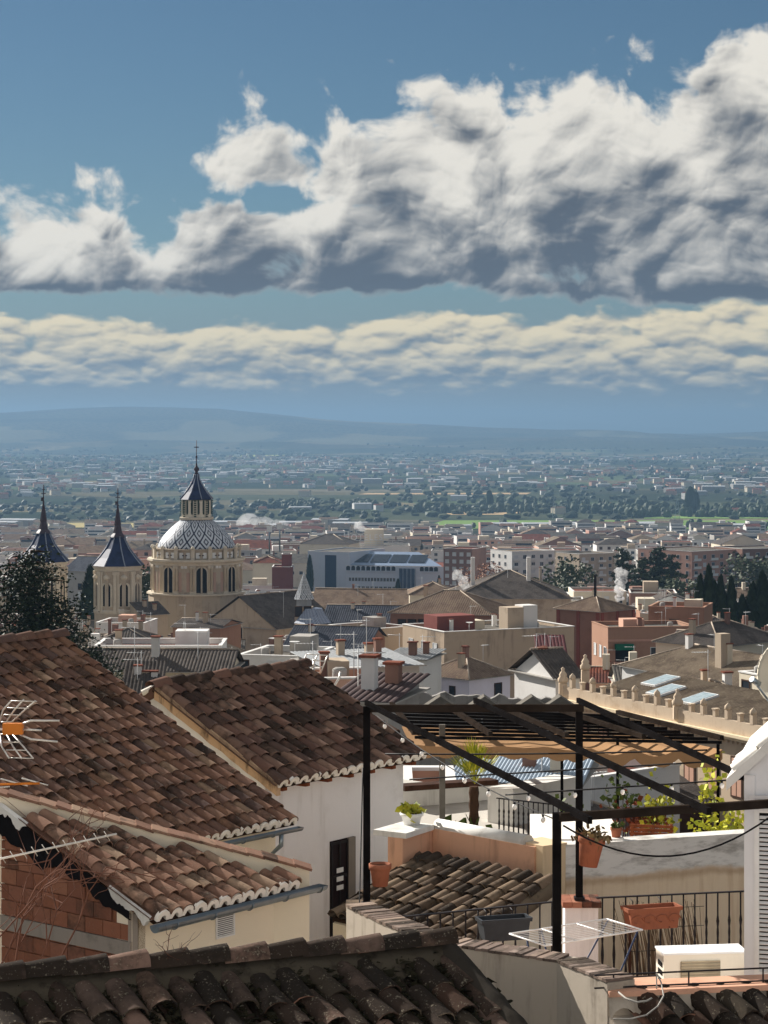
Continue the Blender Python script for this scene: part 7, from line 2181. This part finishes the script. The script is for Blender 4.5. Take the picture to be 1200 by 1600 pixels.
for _ in range(1150):
    if rnd.random() < .95:
        u, yc, dy, du = rnd.choice(vil); y = yc + rnd.gauss(0, dy * .7); X = (u + rnd.gauss(0, du * .6)) * y
    else: y = 2800 + 7500 * rnd.random(); X = rnd.uniform(-.19, .19) * y
    if y < 2800 or abs(X / y) > .19 or y > 10400: continue
    hs.append((X, y, rnd.randrange(6), rnd.uniform(.7, 1.25), rnd.uniform(-.5, .5)))
for _ in range(60):
    y = rnd.uniform(2420, 2560); X = rnd.uniform(-.18, .18) * y
    if X > 40 and y > 2490: continue
    hs.append((X, y, rnd.choice((1, 2, 4, 5)), rnd.uniform(.9, 1.3), rnd.uniform(-.4, .4)))
hs.sort(key=lambda s: s[1])
for (X, y, k, s_, ro) in hs[:290]:
    o = link('village_house', mh[k]); o.location = (X, y, terrain(X, y) - .4); o.scale = (s_, s_, s_); o.rotation_euler = (0, 0, ro)
    tag(o, 'small pale house scattered over the valley floor', 'house', 'small houses of the valley villages', 'thing')
mass('village_houses', [(X, y, terrain(X, y) - .4, s_, s_, s_, mh[k], ro) for (X, y, k, s_, ro) in hs[290:]], None, None, 'white speckle of distant village houses across the valley', 'villages')
# pylons
for px, Yp, lb in ((866, 2600, 'lattice pylon standing in the green field'), (1058, 2700, 'farther lattice pylon near the tall poplars')):
    c = P(px, 800, Yp); zg = terrain(c.x, Yp); t = root('pylon', (c.x, Yp, zg), lb, 'pylon')
    mb = MB(); h = 34
    for sx in (-1, 1):
        for sy in (-1, 1): mb.bar((sx * 3, sy * 3, 0), (sx * .5, sy * .5, h), .25)
    for k in range(7):
        z = h * k / 7; w = 3 - 2.5 * k / 7; w2 = 3 - 2.5 * (k + 1) / 7; mb.bar((-w, -w, z), (w2, -w2, z + h / 7), .15); mb.bar((w, -w, z), (-w2, -w2, z + h / 7), .15)
    mb.build('lattice_legs', M_gutter, t)
    for z in (24, 28, 32): mb = MB(); mb.bar((-7, 0, z), (7, 0, z), .3); mb.build('cross_arm', M_gutter, t)
# white house blocks added unseen behind the camera to bounce sun onto shaded fronts
for tier, (y0, z0, z1) in enumerate(((-7, -8, 1.5), (-20, -4, 9), (-33, 2, 16))):
    for k in range(-3 - tier, 4 + tier):
        h = z1 + (k * 37 % 5) * .5 - 1.2
        mb = MB(); mb.box(k * 13 - 6.2, k * 13 + 6.2, y0 - 9 - (k % 2) * 1.2, y0 - (k % 2) * 1.2, z0 - 4, h)
        o = mb.build('hillside_bounce_block', M_white, None); o['kind'] = 'structure'

# ------------------------------------------------------------------ haze: one closed box of even air round everything
def build_haze():
    m = bpy.data.materials.new('haze_air'); m.use_nodes = True
    nt = m.node_tree; nt.nodes.clear()
    o = nt.nodes.new('ShaderNodeOutputMaterial')
    v = nt.nodes.new('ShaderNodeVolumePrincipled')
    v.inputs['Color'].default_value = (*HAZE_COL, 1)
    v.inputs['Density'].default_value = HAZE_D
    v.inputs['Anisotropy'].default_value = 0.25
    nt.links.new(v.outputs[0], o.inputs['Volume'])
    mb = MB()
    mb.box(-17500, 17500, -450, 41000, -215, 170)
    h = mb.build('haze', m)
    tag(h, 'thin blue winter haze over the valley', 'haze', kind='stuff')
HAZE_COL = (0.165, 0.275, 0.41)
HAZE_D = 1.1e-4
build_haze()
